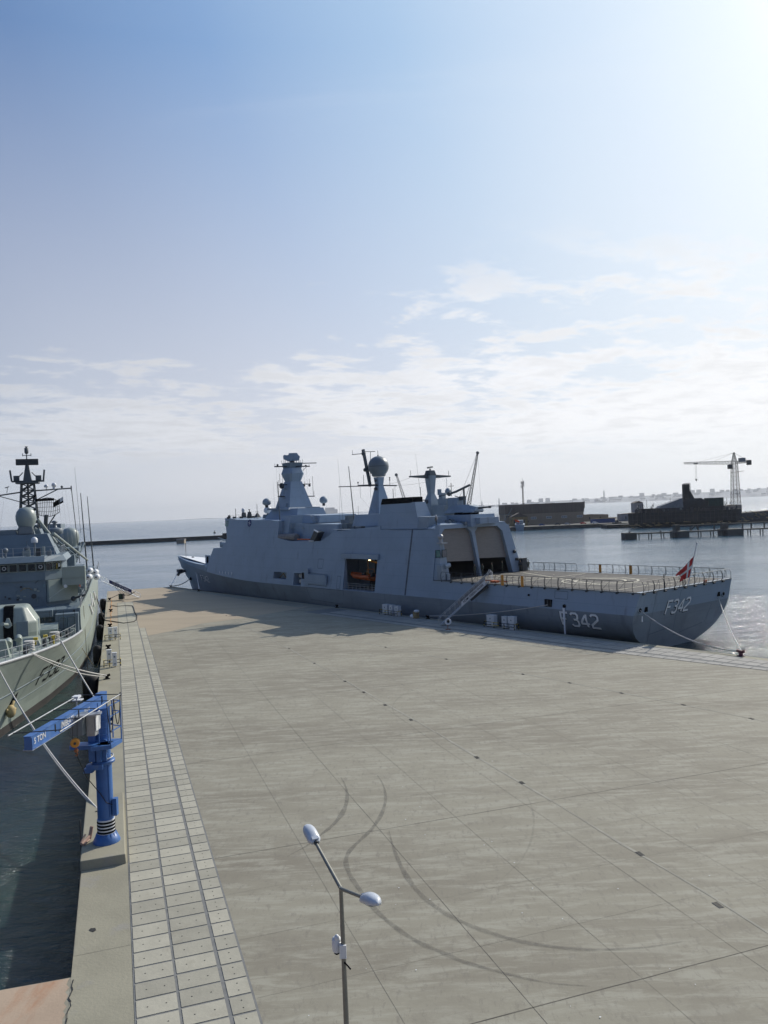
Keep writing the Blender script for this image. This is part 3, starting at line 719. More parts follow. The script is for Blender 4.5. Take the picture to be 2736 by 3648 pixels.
# things inside the mooring openings
for z in (3.45,4.45):
    m=MB(ff); m.lathe((70.1,1.3,z),[(.42,-.55),(.42,.55)],14,ax=(1,0,0)); m.build('rope_drum','rope',FRIG)
m=MB(ff); m.bar((75,1.,3.75),(76.5,1.2,4.7),.12); m.bar((77.6,1.,3.75),(76.3,1.2,4.7),.12); m.box(74.3,75.,1,1.4,3.75,4.2); m.build('winch','timber',FRIG)
m=MB(ff); m.box(60.8,66.2,-.06,.1,3.35,5.0); m.bar((60.6,-.12,3.5),(60.6,-.12,4.9),.25,.2); m.box(66.2,67.4,-.05,.1,3.1,5.9); m.build('accommodation_ladder','navy',FRIG)
m=MB(ff); m.box(67.6,68.2,-.03,.05,4.1,5.2); m.build('side_hatch','black',FRIG)
# portlights forward
for k in range(5):
    s=97+k*1.7; m=MB(ff); m.box(s,s+.14,side(s,3.9)-.06,side(s,3.9)+.05,3.6,4.1); m.build('side_vent','marking',FRIG)
# pennant numbers
def num(name,f,h,label=None,slant=0.,txt='F342',d=.09,off=None):
    o=off or (lambda p:p)
    m=MB(ff); glyphs(m,txt,lambda p:f(p[0]-d,p[1]-d,0.),h,slant=slant); m.build('number_shadow','black',FRIG)
    m=MB(ff); glyphs(m,txt,lambda p:f(p[0],p[1],.02),h,slant=slant); m.build('hull_number','marking',FRIG,label=label)
num('side',lambda x,y,k:(11.0-x,hs(11.0-x,.85+y*.93)-.035-k,.85+y*.93),1.7,'white F342 with black shadow on the port quarter')
def trn(x,y,k,z0=2.25):
    z=z0+y; w=6.25+x; return (rake(z)-.03-k,w,z)
num('stern',trn,1.5,'white F342 with black shadow on the transom',slant=.12)
num('bow',lambda x,y,k:(119.5-x*1.5,hs(119.5-x*1.5,1.1+y)-.03-k,1.1+y),1.3,'F342 on the port bow')
# transom details
m=MB(ff)
for a,b in [((3.5,4.9),(3.9,-1.0)),((8.6,4.9),(8.8,.0)),((16.4,2.5),(15.6,.2)),((3.9,0.1),(8,.5)),((9,-.6),(15.2,.2))]:
    for k in range(6):
        p0=(a[0]+(b[0]-a[0])*k/6,a[1]+(b[1]-a[1])*k/6); p1=(a[0]+(b[0]-a[0])*(k+1)/6,a[1]+(b[1]-a[1])*(k+1)/6)
        vert=abs(a[0]-b[0])<1; dw,dz=(.05,0) if vert else (0,.05)
        m.add([(rake(p0[1])-.012,p0[0],p0[1]),(rake(p1[1])-.012,p1[0],p1[1]),(rake(p1[1]+dz)-.012,p1[0]+dw,p1[1]+dz),(rake(p0[1]+dz)-.012,p0[0]+dw,p0[1]+dz)],[(0,1,2,3)])
m.build('transom_door_outline','seam',FRIG)
for w,z in ((.95,3.3),(18.6,3.45)):
    m=MB(ff); m.lathe((rake(z)-.03,w,z),[(.38,-.05),(.38,.05),(.26,.06),(.24,.02)],16,ax=(-1,0,0)); m.build('fairlead','navy2',FRIG)
    m=MB(ff); m.lathe((rake(z)-.06,w,z),[(.22,-.0),(.22,.05)],12,ax=(-1,0,0)); m.build('fairlead_hole','black',FRIG)
for w,z in ((2.15,3.45),(17.5,3.7)):
    m=MB(ff); m.box(rake(z)-.03,rake(z)+.1,w-.25,w+.25,z-.45,z+.5); m.build('mooring_port','black',FRIG)
m=MB(ff); m.box(rake(2.4)-.04,rake(2.4)+.1,1.65,1.8,1.9,3.0); m.build('draught_board','marking',FRIG)
# port side chocks aft
m=MB(ff); m.box(12.3,13.4,.02,.3,2.95,3.85); m.build('mooring_port','black',FRIG)
m=MB(ff); m.tube((12.85,.0,3.0),(12.85,.0,3.8),.14); m.box(12.4,12.5,-.05,.05,2.95,3.85); m.box(13.25,13.35,-.05,.05,2.95,3.85); m.build('roller','dark',FRIG)
m=MB(ff); m.lathe((10.35,.05,3.2),[(.22,-.1),(.22,.1)],12,ax=(0,-1,0)); m.build('discharge_port','black',FRIG)
m=MB(ff); m.tube((10.35,-.1,3.0),(10.2,-.22,-.1),.15,.09,n=10); m.build('discharge_hose','marking',FRIG)
m=MB(ff); m.lathe((16.,.1,4.2),[(.13,-.1),(.13,.05)],10,ax=(0,-1,0)); m.build('discharge_port','black',FRIG)
outline([(10,4.9),(11.9,4.9),(11.9,4.05),(10,4.05)],.05)
# ---- hangar
m=MB(ff)
AX=32.75
def wq(w,z): return (AX+(.10*(z-5.3)),w,z)
segs=[[(.55,5.3),(2.5,5.3),(1.75,11.9),(1.5,13.1)],[(1.5,13.1),(1.75,11.9),(2.4,12.5),(6.95,12.5),(8.0,13.1)],
 [(8.0,13.1),(6.95,12.5),(7.75,11.8),(8.55,5.3),(8.9,5.3),(8.45,11.8),(9.1,12.45)],[(8.0,13.1),(9.1,12.45),(13.3,12.5),(14.3,13.1)],
 [(14.3,13.1),(13.3,12.5),(14.3,11.7),(15.6,5.3),(17.7,5.3),(15.9,12.3),(15.0,13.1)]]
for sg_ in segs: m.prism(sg_,lambda p:wq(p[0],p[1]),lambda p:(wq(p[0],p[1])[0]+.9,p[0],p[1]))
m.hexa([(33.5,.55,5.3),(34.3,.55,5.3),(34.3,2.2,5.3),(33.5,2.2,5.3),(33.9,1.6,12.5),(34.3,1.75,12.5),(34.3,2.2,12.5),(33.9,2.2,12.5)])
m.hexa([(33.5,1.5,12.5),(47,3,12.6),(47,15,12.6),(33.5,15.6,12.5),(33.5,1.6,13.1),(36,4,13.35),(36,14,13.35),(33.5,15.0,13.1)])
m.build('hangar','navy',FRIG)
for sg_,(a,b) in ((0,(2.5,8.6)),(1,(8.85,15.6))):
    # shutter: lower edge at 7.75
    if sg_==0: poly=[(2.2,7.8),(8.3,7.55),(7.75,11.8),(6.95,12.55),(2.4,12.55),(1.75,11.9)]
    else: poly=[(8.75,7.85),(15.2,7.6),(14.3,11.7),(13.3,12.55),(9.1,12.5),(8.45,11.8)]
    m=MB(ff); m.prism(poly,lambda p:(AX+.5+.10*(p[1]-5.3),p[0],p[1]),lambda p:(AX+.6+.10*(p[1]-5.3),p[0],p[1])); m.build('hangar_shutter','shutter',FRIG)
m=MB(ff) # hangar interior shell
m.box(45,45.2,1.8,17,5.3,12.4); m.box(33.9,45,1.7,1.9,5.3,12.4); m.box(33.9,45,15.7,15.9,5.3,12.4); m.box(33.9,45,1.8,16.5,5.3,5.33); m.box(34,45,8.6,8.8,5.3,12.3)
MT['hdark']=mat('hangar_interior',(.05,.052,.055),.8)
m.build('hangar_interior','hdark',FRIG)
# boards at the port corner, control cabin equipment
for k,(s,w,mt_) in enumerate(((32.95,.45,'tglass'),(32.7,1.45,'yellow'))):
    m=MB(ff); m.box(s-.05,s+.02,w-.45,w+.42,8.5,9.6); m.box(s-.09,s-.05,w-.38,w+.35,8.57,9.53,1); m.build('light_board',['scaf',mt_ if k==0 else 'tan'],FRIG)
m=MB(ff); m.ball((33.2,1.3,11.4),.42,12); m.box(32.5,33.6,.9,2.,10.45,10.6); m.tube((33.2,1.3,10.6),(33.2,1.3,11.1),.25); m.build('searchlight','steel',FRIG)
m=MB(ff); m.box(32.3,33.2,.4,1.2,5.3,7.4); m.tube((32.2,1.,7.2),(32.2,1.9,7.4),.35); m.tube((32.6,1.4,5.3),(32.5,1.4,6.7),.12); m.box(32.2,32.8,1.4,2.0,5.3,6.1); m.build('deck_machinery','navy2',FRIG)
m=MB(ff); m.ball((32.9,16.3,8.4),.28,10); m.tube((32.9,16.5,7.2),(32.5,16.7,7.2),.22); m.box(32.2,33,17.2,18.3,5.3,7.3); m.build('deck_locker','dark',FRIG)
# ---- deck markings
m=MB(ff)
def ring(cx,cy,r,wd,z=5.306,n=48,ex=1.):
    for i in range(n):
        a,b=2*math.pi*i/n,2*math.pi*(i+1)/n
        m.add([(cx+ex*(r+o)*math.cos(t),cy+(r+o)*math.sin(t),z) for t,o in ((a,0),(b,0),(b,wd),(a,wd))],[(0,1,2,3)])
def dl(a,b,wd,z=5.306):
    a,b=Vector(a),Vector(b); d=(b-a).normalized(); nn=Vector((d.y,-d.x))*wd/2
    m.add([(*(a+nn),z),(*(b+nn),z),(*(b-nn),z),(*(a-nn),z)],[(0,1,2,3)])
ring(12.5,10.,3.0,.35); ring(12.5,10.,4.6,.3,5.309); 
dl((17.2,9.6),(32,9.6),.30); dl((31.5,3.6),(8.5,14.5),.28,5.312); dl((31.5,15.8),(9,5.6),.28,5.315); dl((2,9.8),(7.8,9.8),.3)
dl((20.8,1.2),(20.8,17.8),.25,5.318); dl((4,1.5),(4,17.5),.2,5.318); dl((31,5),(31,14),.2,5.318)
m.build('deck_marking','ymark',FRIG)
m=MB(ff)
for k in range(70):
    s,w=random.uniform(2,31),random.uniform(1.6,17.4); a,b=random.uniform(.15,.7),random.uniform(.08,.25); m.box(s,s+a,w,w+b,5.30,5.321)
m.build('tie_down_points','ymark',FRIG)
m=MB(ff)
for (a,b) in [((22,2.6),(27,3.2)),((22.3,3.2),(26.2,2.5))]: m.path([(a[0],a[1],5.36),((a[0]+b[0])/2,(a[1]+b[1])/2+.3,5.36),(b[0],b[1],5.36)],.05,5)
m.box(22.9,23.9,1.5,2.2,5.3,5.55); m.build('fire_hose','orange',FRIG)
# ---- folded safety-net railings, panel by panel
def net_panel(mt_):
    m=MB()
    L=2.05
    for x in (0.03,L/2,L-.03):
        m.path([(x,0,-.08),(x,-.16,.25),(x,-.17,.75),(x,-.04,1.12),(x,.06,1.2)],.03 if x!=L/2 else .02,4)
    m.tube((0.03,.06,1.2),(L-.03,.06,1.2),.035,n=5); m.tube((0,-.15,.12),(L,-.15,.12),.025,n=4); m.tube((.03,-.17,.55),(L-.03,-.17,.55),.012,n=3)
    m.tube((.05,-.16,.15),(L/2,-.1,1.1),.018,n=3); m.tube((.02,0,-.12),(.12,-.1,-.12),.07,n=5)
    return m
base_p=net_panel(0)
def panel(p,rz,mt_='dark'):
    global proto_net
    m=MB(); m.V=base_p.V; m.F=base_p.F; m.I=base_p.I; m.S=base_p.S
    if mt_ not in proto_net: proto_net[mt_]=m.build('safety_net_panel',mt_,FRIG,ff(p),rz); return
    o=proto_net[mt_].copy(); COL.objects.link(o); o.parent=FRIG; o.location=ff(p); o.rotation_euler=(0,0,rz)
proto_net={}
for k in range(15):
    s=.9+k*2.1
    if 22.3<s+1<24.6: continue
    panel((s+2.05,side(5,5.3)-.02,5.3),math.pi,'dark')
    panel((s,20.25-side(5,5.3)+.02,5.3),0,'dark')
for k in range(9): panel((.0,.7+k*2.08,5.3),math.pi/2*-1+math.pi*0,'dark')
for s,w in ((16.9,.3),(20.3,.3),(14.5,19.95),(19.6,19.95)):
    m=MB(ff); m.box(s,s+.42,w-.06,w,5.15,6.5); m.build('net_board','orangey',FRIG)
m=MB(ff)
for k in range(15): s=1+k*2.1; m.lathe((s,.34,5.1),[(.09,-.1),(.09,.1)],6,ax=(1,0,0))
for k in range(9): m.lathe((-.05,.9+k*2.1,5.1),[(.12,-.2),(.12,.2)],6,ax=(0,1,0))
m.bar((0,.35,5.27),(34,.35,5.27),.12,.08); m.bar((-.02,.5,5.27),(-.02,19.7,5.27),.12,.08); m.build('deck_edge_hinges','dark',FRIG)
# ---- main mast
MS,MW=85.1,9.5
m=MB(ff)
m.frus(MS,MW,16.6,22.0,2.75,2.75,1.28,1.28,ch=.0)
m.frus(MS,MW,22.0,23.6,1.28,1.28,1.85,1.85,ch=.3); m.frus(MS,MW,23.6,24.7,1.85,1.85,1.5,1.5,ch=.3)
mast=m.build('main_mast','navy',FRIG)
m=MB(ff); m.frus(MS,MW,24.7,25.75,1.35,1.35,1.5,1.5); m.build('mast_cabin','green2',mast)
m=MB(ff)
for a in range(4):
    for k in range(5):
        x=-1.5+3*k/4; q=[(x,-1.5),(1.5,x),(-x,1.5),(-1.5,-x)][a]; m.tube((MS+q[0],MW+q[1],25.7),(MS+q[0],MW+q[1],26.35),.03,n=4)
for q in ((-1,-1),(1,-1),(1,1),(-1,1)):
    pass
m.build('mast_rail','dark',mast)
# surveillance radar slab
def facing(m_,c,shape,th,name,mt_,parent,wdir=(-.62,-.78)):
    d=Vector((wdir[0],wdir[1],0)).normalized(); a=Vector((-d.y,d.x,0))
    c=Vector(c); m_.prism(shape,lambda p:c+a*p[0]+Vector((0,0,p[1]))+d*th/2,lambda p:c+a*p[0]+Vector((0,0,p[1]))-d*th/2)
m=MB(ff); facing(m,(MS,MW,26.85),[(1.7,-.3),(1.75,.35),(1.45,.55),(1.1,.45),(.7,.5),(.6,.85),(-1.0,.85),(-1.25,.45),(-1.6,.1),(-1.35,-.65),(.6,-.8)],.9,'','navy',mast,(-.85,-.5))
m.build('surveillance_radar','navy',FRIG); m=MB(ff); m.tube((MS,MW,25.7),(MS,MW,26.2),.5); m.build('radar_pedestal','dark',FRIG)
m=MB(ff) # platform with light top surface
m.frus(MS,MW,16.45,16.85,3.4,3.4,3.1,3.1); m.bar((MS-2.5,MW-1,16.65),(MS-3.6,MW+3.6,16.6),.5,.4); m.bar((MS-1,MW+3,16.6),(MS-1,MW+5.4,16.6),.7,.45); m.bar((MS+1,MW-3,16.6),(MS+2,MW-5.0,16.7),.5,.4)
m.build('mast_platform','navy2',mast)
m=MB(ff)
def yd(z,l,n=2,s0=0.): m.bar((MS+s0,MW-l,z),(MS+s0,MW+l,z),.2,.16)
m.bar((MS,MW-4.1,25.0),(MS,MW+4.1,25.1),.22); m.bar((MS-.5,MW,24.9),(MS-3.3,MW,24.9),.18); m.bar((MS-1,MW+1,25.6),(MS-2.4,MW+4.2,25.6),.16)
m.bar((MS,MW-3.6,21.4),(MS,MW+4.2,21.5),.18); m.bar((MS,MW-3.6,19.1),(MS,MW+5,19.0),.2); 
m.tube((MS,MW+1.4,23.4),(MS,MW+3.4,25),.05)
m.build('yard','dark',mast)
m=MB(ff)
for w,z,h in ((-3.4,19.1,3.2),(-3.0,21.4,2.2),(-2.4,21.4,1.8),(4.7,19.1,4.0),(4.9,19.1,1.0),(-3.5,19.1,1.),(-2.9,19.1,.8),(3.9,21.5,1.0),(-4,25,.6),(4,25.2,.3),(2.8,21.5,.5)): m.tube((MS,MW+w,z),(MS,MW+w,z+h),.035,n=4)
for w,z in ((3.2,25.2),(-3.4,25.3)): m.ball((MS,MW+w,z),.22,8)
for w,z in ((2.6,21.2),(3.9,21.2)): m.ball((MS,MW+w,z),.26,8)
m.lathe((MS,MW-2.6,21.2),[(.55,-.1),(.6,.1),(.4,.3)],12,ax=(-.3,-1,0))
for w in (-3.6,-3.1,2.6,3.3): m.tube((MS,MW+w,25),(MS,MW+w*1.05,20.5),.012,n=3)
m.build('mast_antenna','dark',mast)
m=MB(ff)
for s,w,z in ((MS+.0,MW-1.9,20.6),(MS,MW-2.45,18.8),(MS-1.6,MW-2.4,17.2),(MS+1.6,MW-2.7,17.0)): m.box(s-.35,s+.35,w-.35,w+.35,z-.08,z+.06); m.tube((s,w-.2,z),(s,w-.2,z+.5),.1,n=6)
pieces(m,'mast_bracket','navy2',mast)
m=MB(ff)
m.hexa([(80.2,6.2,14.7),(92,6.2,14.9),(92,6.9,14.9),(80.2,6.9,14.7),(80.2,6.4,15.6),(92,6.4,15.7),(92,6.9,15.7),(80.2,6.9,15.6)]); m.build('signal_deck_bulwark','green2',FRIG)
# domes
def dome(s,w,z,r,h,mt_,base=.5,name='radome'):
    m=MB(ff); m.lathe((s,w,z),[(r*.55,-h*.45),(r*.93,-h*.2),(r,0)]+[(r*math.cos(t),h*.0+r*math.sin(t)+h*.15) for t in [i*math.pi/16 for i in range(8)]]+[(.01,r+h*.15)],18); o=m.build(name,mt_,FRIG)
    m=MB(ff); m.tube((s,w,z-h*.45-base),(s,w,z-h*.4),r*.35,n=8); m.build('dome_mount','dark',o)
dome(87.3,4.6,17.9,.85,.9,'navy2',.5); dome(81.0,13.9,17.9,.8,1.0,'navy2',.5); dome(94.,8.7,16.35,.85,1.0,'white',.5); dome(104.4,8.6,16.75,.34,1.3,'white',1.)
# gear on the bridge roof
m=MB(ff)
m.frus(103.8,8.4,15.1,16.3,.45,.45,.3,.3); m.frus(100.6,8,15.1,16.4,.45,.45,.25,.25); m.bar((100.2,7.6,16.9),(101,8.4,16.9),.15,.1); m.tube((100.6,8,16.4),(100.6,8,16.9),.1)
m.ball((103.3,4.6,15.6),.3,10); m.tube((103.3,4.6,15.1),(103.3,4.6,15.5),.15); m.tube((95.,8.7,17.2),(95,8.7,18.2),.05); m.lathe((95,8.7,18.2),[(.1,-.3),(.22,0),(.1,.35)],8)
m.tube((103,6.,15.1),(103,6,17.2),.06); m.tube((98.3,8.6,15.1),(98.3,8.6,18),.05); m.frus(98.3,8.6,15.1,16.1,.7,.5,.1,.1); m.tube((97.6,8.6,16.3),(99,8.6,16.3),.04)
for s in (102,99.4,96.4,93,91.6): m.box(s,s+.5,3.6,4.2,15.1,15.5)
pieces(m,'roof_fitting','dark',FRIG)
m=MB(ff)
for s in [88+i*1.5 for i in range(11)]: m.tube((s,side(s,15)+.25,15),(s,side(s,15)+.25,15.75),.025,n=4)
m.path([(88,side(88,15)+.25,15.75),(95,side(95,15)+.25,15.8),(103,side(103,15)+.25,15.85)],.02,4); m.build('roof_rail','dark',FRIG)
# whips
for s,w,z0,z1,ds,r in ((80.2,3.3,11.2,21.8,.6,.08),(63.5,6.0,12.9,24.9,.9,.02),(58.2,4.6,12.6,23.3,1.1,.085),(46.5,9.5,17.4,24.5,.9,.02),(67,12,13.5,16.5,0,.03),(92.5,9.5,16,23.,0.3,.015)):
    m=MB(ff); m.tube((s,w,z0),(s+ds,w,z1),r*1.25,r*.7,n=5); m.build('whip_antenna','lattice',FRIG)
# inflatable canister / covered boat and davit amidships
m=MB(ff); m.path([(73.0,2.3,11.25),(73.4,2.3,11.35),(78.3,2.2,11.3),(79.2,2.2,11.2)],.66,10); m.build('covered_boat','tan',FRIG)
m=MB(ff); m.hexa([(65.9,1.3,10.6),(67.4,1.3,10.6),(67.4,2.6,10.6),(65.9,2.6,10.6),(64.3,1.2,12.2),(65.6,1.2,12.5),(65.6,2.5,12.5),(64.3,2.5,12.2)]); m.tube((64.4,1.2,12.2),(65.6,1.2,12.6),.12,mi=1); m.tube((65.9,1.2,10.7),(67.4,1.2,10.7),.1,mi=1); m.build('life_raft_rack',['dark','white'],FRIG)
m=MB(ff); m.tube((67.6,1.5,10.95),(71.5,1.5,10.95),.13,n=8); m.build('orange_pole','orange',FRIG)
m=MB(ff); m.box(78.6,79.4,1.75,2.3,11.0,12.4); m.build('side_recess','tan',FRIG)
m=MB(ff)
for k in range(9): m.box(70.9-k*.27,71.3-k*.27,4.4,5.3,14.9-k*.36,14.96-k*.36)
m.bar((71.4,4.4,15.1),(68.6,4.4,11.4),.06,.14); m.bar((71.4,5.3,15.1),(68.6,5.3,11.4),.06,.14); m.build('inclined_ladder','navy2',FRIG)
m=MB(ff); m.box(61.6,64.3,6,9.5,12.5,14.2); m.box(62.4,63.5,6.4,8,14.2,14.9); m.box(59.8,61,4,6,12.5,13.6); m.tube((60.4,4.8,13.3),(58.6,6.3,14.1),.06); m.tube((59.8,4.8,13),(57.6,6.3,13.9),.06); m.box(56.4,59.6,4.6,5.4,12.6,13.0); m.build('launcher_equipment','radome2',FRIG)
m=MB(ff); m.box(76.2,76.6,3.2,4.2,12.9,13.9); m.box(72.6,73.2,3.6,3.8,12.8,13.0); m.box(69.6,70.2,4.1,4.3,12.8,12.95); pieces(m,'vent_box','navy2',FRIG)
# fore end: gun platform and windlass
m=MB(ff); m.box(106.,109.0,5,8,8.9,10.1); m.tube((108,6.5,10.2),(112.0,6.2,11.0),.09,n=6); m.ball((107.8,6.5,10.3),.6,10); m.lathe((106.,4.7,9.5),[(.6,-1.5),(.6,1.)],8,ax=(1,0,0)); m.build('forward_gun','navy2',FRIG)
m=MB(ff); m.box(113.2,115.6,4.6,6.6,5.1,7.1,0); m.box(114,114.7,4.5,4.55,5.4,6.8,1); m.tube((113,4.5,7.1),(116,5.5,6.9),.05,mi=1); m.tube((115.5,5,5.2),(116.5,6,6.9),.1,mi=1); m.build('windlass_housing',['navy','black'],FRIG)
m=MB(ff); m.tube((136.2,9.4,5.8),(136.2,9.4,9.4),.06,n=6); m.frus(132.5,9.5,5.5,6.1,.9,.6,.1,.1); m.build('jackstaff','dark',FRIG)
m=MB(ff); m.path([(133.9,7.9,2.7),(135.2,7.0,2.2),(135.6,6.8,1.6)],.35,8); m.box(134.2,135.6,6.5,7.6,2.3,3.1); m.build('anchor','dark',FRIG)
m=MB(ff); m.lathe((131.,hs(131,1.)+.1,.9),[(.4,-.2),(.4,.3)],10,ax=(0,-1,-.2)); m.build('bow_fairlead','black',FRIG)
# ---- aft funnel mast with big dome
CS,CW=57.2,9.5
m=MB(ff); m.frus(CS,CW,12.6,19.9,2.1,2.0,.5,.5,dx=0.1); m.frus(CS+.1,CW,19.9,21.3,.5,.5,.66,.66); col=m.build('dome_mast','navy',FRIG)
m=MB(ff); m.lathe((CS+.1,CW,23.15),[(1.0,-1.75),(1.25,-1.5)]+[(1.8*math.cos(t),1.8*math.sin(t)) for t in [-.85+i*(.85+1.55)/12 for i in range(13)]],28); dm=m.build('large_radome','radome2',FRIG)
m=MB(ff); m.lathe((CS+.1,CW,23.15),[(1.81,-.03),(1.82,0),(1.81,.03)],28,cap=False); m.tube((CS+.1,CW,24.9),(CS+.1,CW,25.9),.04,n=4); m.tube((CS+.1,CW,24.9),(CS+.1,CW,25.15),.12,n=6); m.build('dome_seam','dark',dm)
m=MB(ff); m.bar((58.4,8.4,19.8),(60.3,8.6,26.3),.42,.42); m.bar((60.2,6.1,25.4),(60.2,8.6,25.6),.12); m.bar((60.2,8.6,25.9),(60,11,26.0),.14,.1); m.tube((60.2,6.2,25.4),(60.2,6.2,26.2),.03,n=4); m.ball((60.2,8.6,25.6),.4,8); m.ball((59.4,8.2,22.7),.35,8); m.tube((60,10,25.9),(58.9,8.9,22.6),.05); m.build('pole_mast','lattice',FRIG)
m=MB(ff); m.bar((CS,CW-8.6,19.75),(CS,CW,19.85),.16,.14); m.bar((CS,CW-4.6,19.9),(CS,CW,20.0),.28,.22); m.bar((CS,CW,19.85),(CS,CW+3.8,19.8),.2)
for w,h in ((-3.4,1.8),(-1.9,2.4),(2.3,1.0),(-4.6,.5)): m.tube((CS,CW+w,19.9),(CS,CW+w,19.9+h),.04,n=4)
for w,h in ((-4.2,2.),(-2.,2.),(3.4,1.9)): m.tube((CS,CW+w,19.8),(CS,CW+w,19.8-h),.02,n=4)
m.ball((CS,CW-4.6,20.4),.14,8); m.ball((CS,CW-.8,20.7),.2,8); m.ball((CS,CW-.9,19.3),.3,8); m.lathe((CS,CW+2.3,21.0),[(.12,-.3),(.06,0),(.14,.3)],6)
m.build('yard','dark',col)
# ---- third mast
TS,TW=44.0,9.5
m=MB(ff); m.frus(TS,TW,12.6,16.2,1.75,1.75,.95,.95); m.frus(TS,TW,16.2,17.9,.95,.95,.42,.42); m.frus(TS,TW,17.9,20.8,.42,.42,.66,.66); tm=m.build('short_mast','navy2',FRIG)
m=MB(ff); m.frus(TS,TW,20.8,21.6,.7,.7,.5,.5); m.tube((TS,TW,21.6),(TS,TW,21.9),.12); m.bar((TS-.5,TW-.9,22.0),(TS+.5,TW+.9,22.2),.28,.24); m.build('navigation_radar','lattice',tm)
m=MB(ff); m.hexa([(TS-.2,TW-4.3,20.55),(TS+.2,TW-4.3,20.55),(TS+.2,TW,20.3),(TS-.2,TW,20.3),(TS-.2,TW-4.3,20.75),(TS+.2,TW-4.3,20.75),(TS+.2,TW,20.95),(TS-.2,TW,20.95)]); m.hexa([(TS-.2,TW+4.3,20.55),(TS+.2,TW+4.3,20.55),(TS+.2,TW,20.3),(TS-.2,TW,20.3),(TS-.2,TW+4.3,20.75),(TS+.2,TW+4.3,20.75),(TS+.2,TW,20.95),(TS-.2,TW,20.95)])
for w in (-4.1,4.0): m.tube((TS,TW+w,20.7),(TS,TW+w,21.6),.035,n=4)
m.bar((TS,TW-3.2,16.9),(TS,TW-.6,16.9),.15); m.tube((TS,TW-2.2,17),(TS,TW-2.2,19.),.04,n=4); m.tube((TS,TW-2.2,16.9),(TS,TW-2.2,16.1),.05,n=4); m.lathe((TS,TW-2.2,15.9),[(.2,-.3),(.1,0),(.18,.3)],8); m.ball((TS,TW-1,16.6),.3,8)
m.build('yard','lattice',tm)
m=MB(ff); m.frus(41.4,9.7,12.6,16.0,2.0,1.5,1.3,1.2); m.frus(41.0,9.9,16.0,17.0,.9,.8,1.0,.9); m.build('director_house','navy2',FRIG)
m=MB(ff); m.box(41.1,41.9,9.2,10,17,17.9); m.lathe((40.5,10.0,18.1),[(.05,-.3),(.5,-.15),(.55,.1),(.35,.35),(.05,.5)],14,ax=(-.75,-.3,.15)); m.box(41.2,41.7,8.8,9.2,17.6,18.5); m.tube((41,10.2,18.4),(41,10.2,20.2),.03,n=4); m.build('fire_control_radar','navy2',FRIG)
m=MB(ff)
for i in range(4):
    for j in range(3): m.box(45.9-j*.45,46.15-j*.45,7.7+j*.1,7.85,13.8+i*.5,14.0+i*.5)
m.build('decoy_launcher','radome2',FRIG)
m=MB(ff); m.frus(38.3,9.7,14.6,17.05,1.0,1.0,1.0,1.0); m.build('aft_equipment_box','navy',FRIG)
m=MB(ff); m.tube((36.8,9.8,14.),(36.8,9.8,18.6),.14); m.path([(38.6,8.6,17.7),(37.8,9.1,17.95),(35.9,10.3,18.9)],.18,8); m.ball((38.7,8.5,17.65),.36,10); m.bar((36.8,9.8,16.8),(38.,9.,17.3),.12); m.bar((36.4,9.8,17),(35.9,10.2,18.8),.06); m.box(36.4,37.3,9.2,9.8,16.6,17.2); m.build('antenna_davit','lattice',FRIG)
m=MB(ff)
m.hexa([(33.2,8.,14.7),(39.5,7.8,14.7),(39.5,11.4,14.7),(33.2,10.8,14.7),(35.0,9.,15.9),(38.4,8.6,15.9),(38.4,10.8,15.9),(35.0,10.2,15.9)])
m.hexa([(33.2,8.4,14.9),(34.6,8.2,14.8),(34.6,10.6,14.8),(33.2,10.4,14.9),(33.4,8.9,15.5),(34.8,8.9,15.8),(34.8,10.2,15.8),(33.4,10.0,15.5)])
gun=m.build('close_in_gun','navy2',FRIG)
m=MB(ff); m.tube((33.6,9.4,15.3),(31.3,9.4,15.4),.16,.11); m.tube((31.3,9.4,15.4),(30.9,9.4,15.4),.17); m.build('barrel','dark',gun)
m=MB(ff); m.frus(36,9.6,12.6,14.4,3.4,2.6,3.2,2.5); m.box(31.8,33.5,8,12,13.0,13.9); m.build('gun_platform','navy',FRIG)
m=MB(ff); m.lathe((36.2,9.6,14.55),[(1.9,-.2),(1.9,.2)],20); m.box(37.,37.4,6.98,7.05,13.4,13.8); m.box(39.,39.4,6.98,7.1,13.4,13.8); m.build('turret_ring','black',FRIG)
m=MB(ff)
for k in range(26):
    s,w=random.uniform(32.8,46),random.uniform(3.2,7.5); m.box(s,s+random.uniform(.3,1.1),w,w+random.uniform(.3,.8),12.9,13.1+random.uniform(.2,.7))
for k in range(9): m.tube((33+k*1.4,16,13.2),(33+k*1.4,16,14.1),.03,n=4)
m.tube((33,16,14.1),(45,16,14.1),.03,n=4); m.tube((32.9,14.4,13.2),(31.8,14.9,15),.05); pieces(m,'roof_locker','radome2',FRIG)
m=MB(ff); m.hexa([(38.6,2.2,12.6),(34.6,2.2,12.6),(34.6,6,12.6),(38.6,6,12.6),(38.6,2.4,12.75),(34.6,2.4,12.75),(34.6,6,12.75),(38.6,6,12.75)]); m.build('awning_deck','marking',FRIG)
m=MB(ff)
for k in range(5): s=51+k*1.1; m.tube((s,15,12.6),(s,15,13.6),.03,n=4)
for (a,b) in (((50.5,7,17.4),(50.5,7,19.0)),): m.tube(a,b,.05)
m.tube((39.8,10,17.3),(39.8,10,19.4),.05,n=4); m.tube((39.2,10,18.9),(40.4,10,18.9),.05,n=4); m.tube((40.6,8,17.3),(39.2,10.6,18.),.07,n=4); m.build('funnel_top_gear','dark',FRIG)
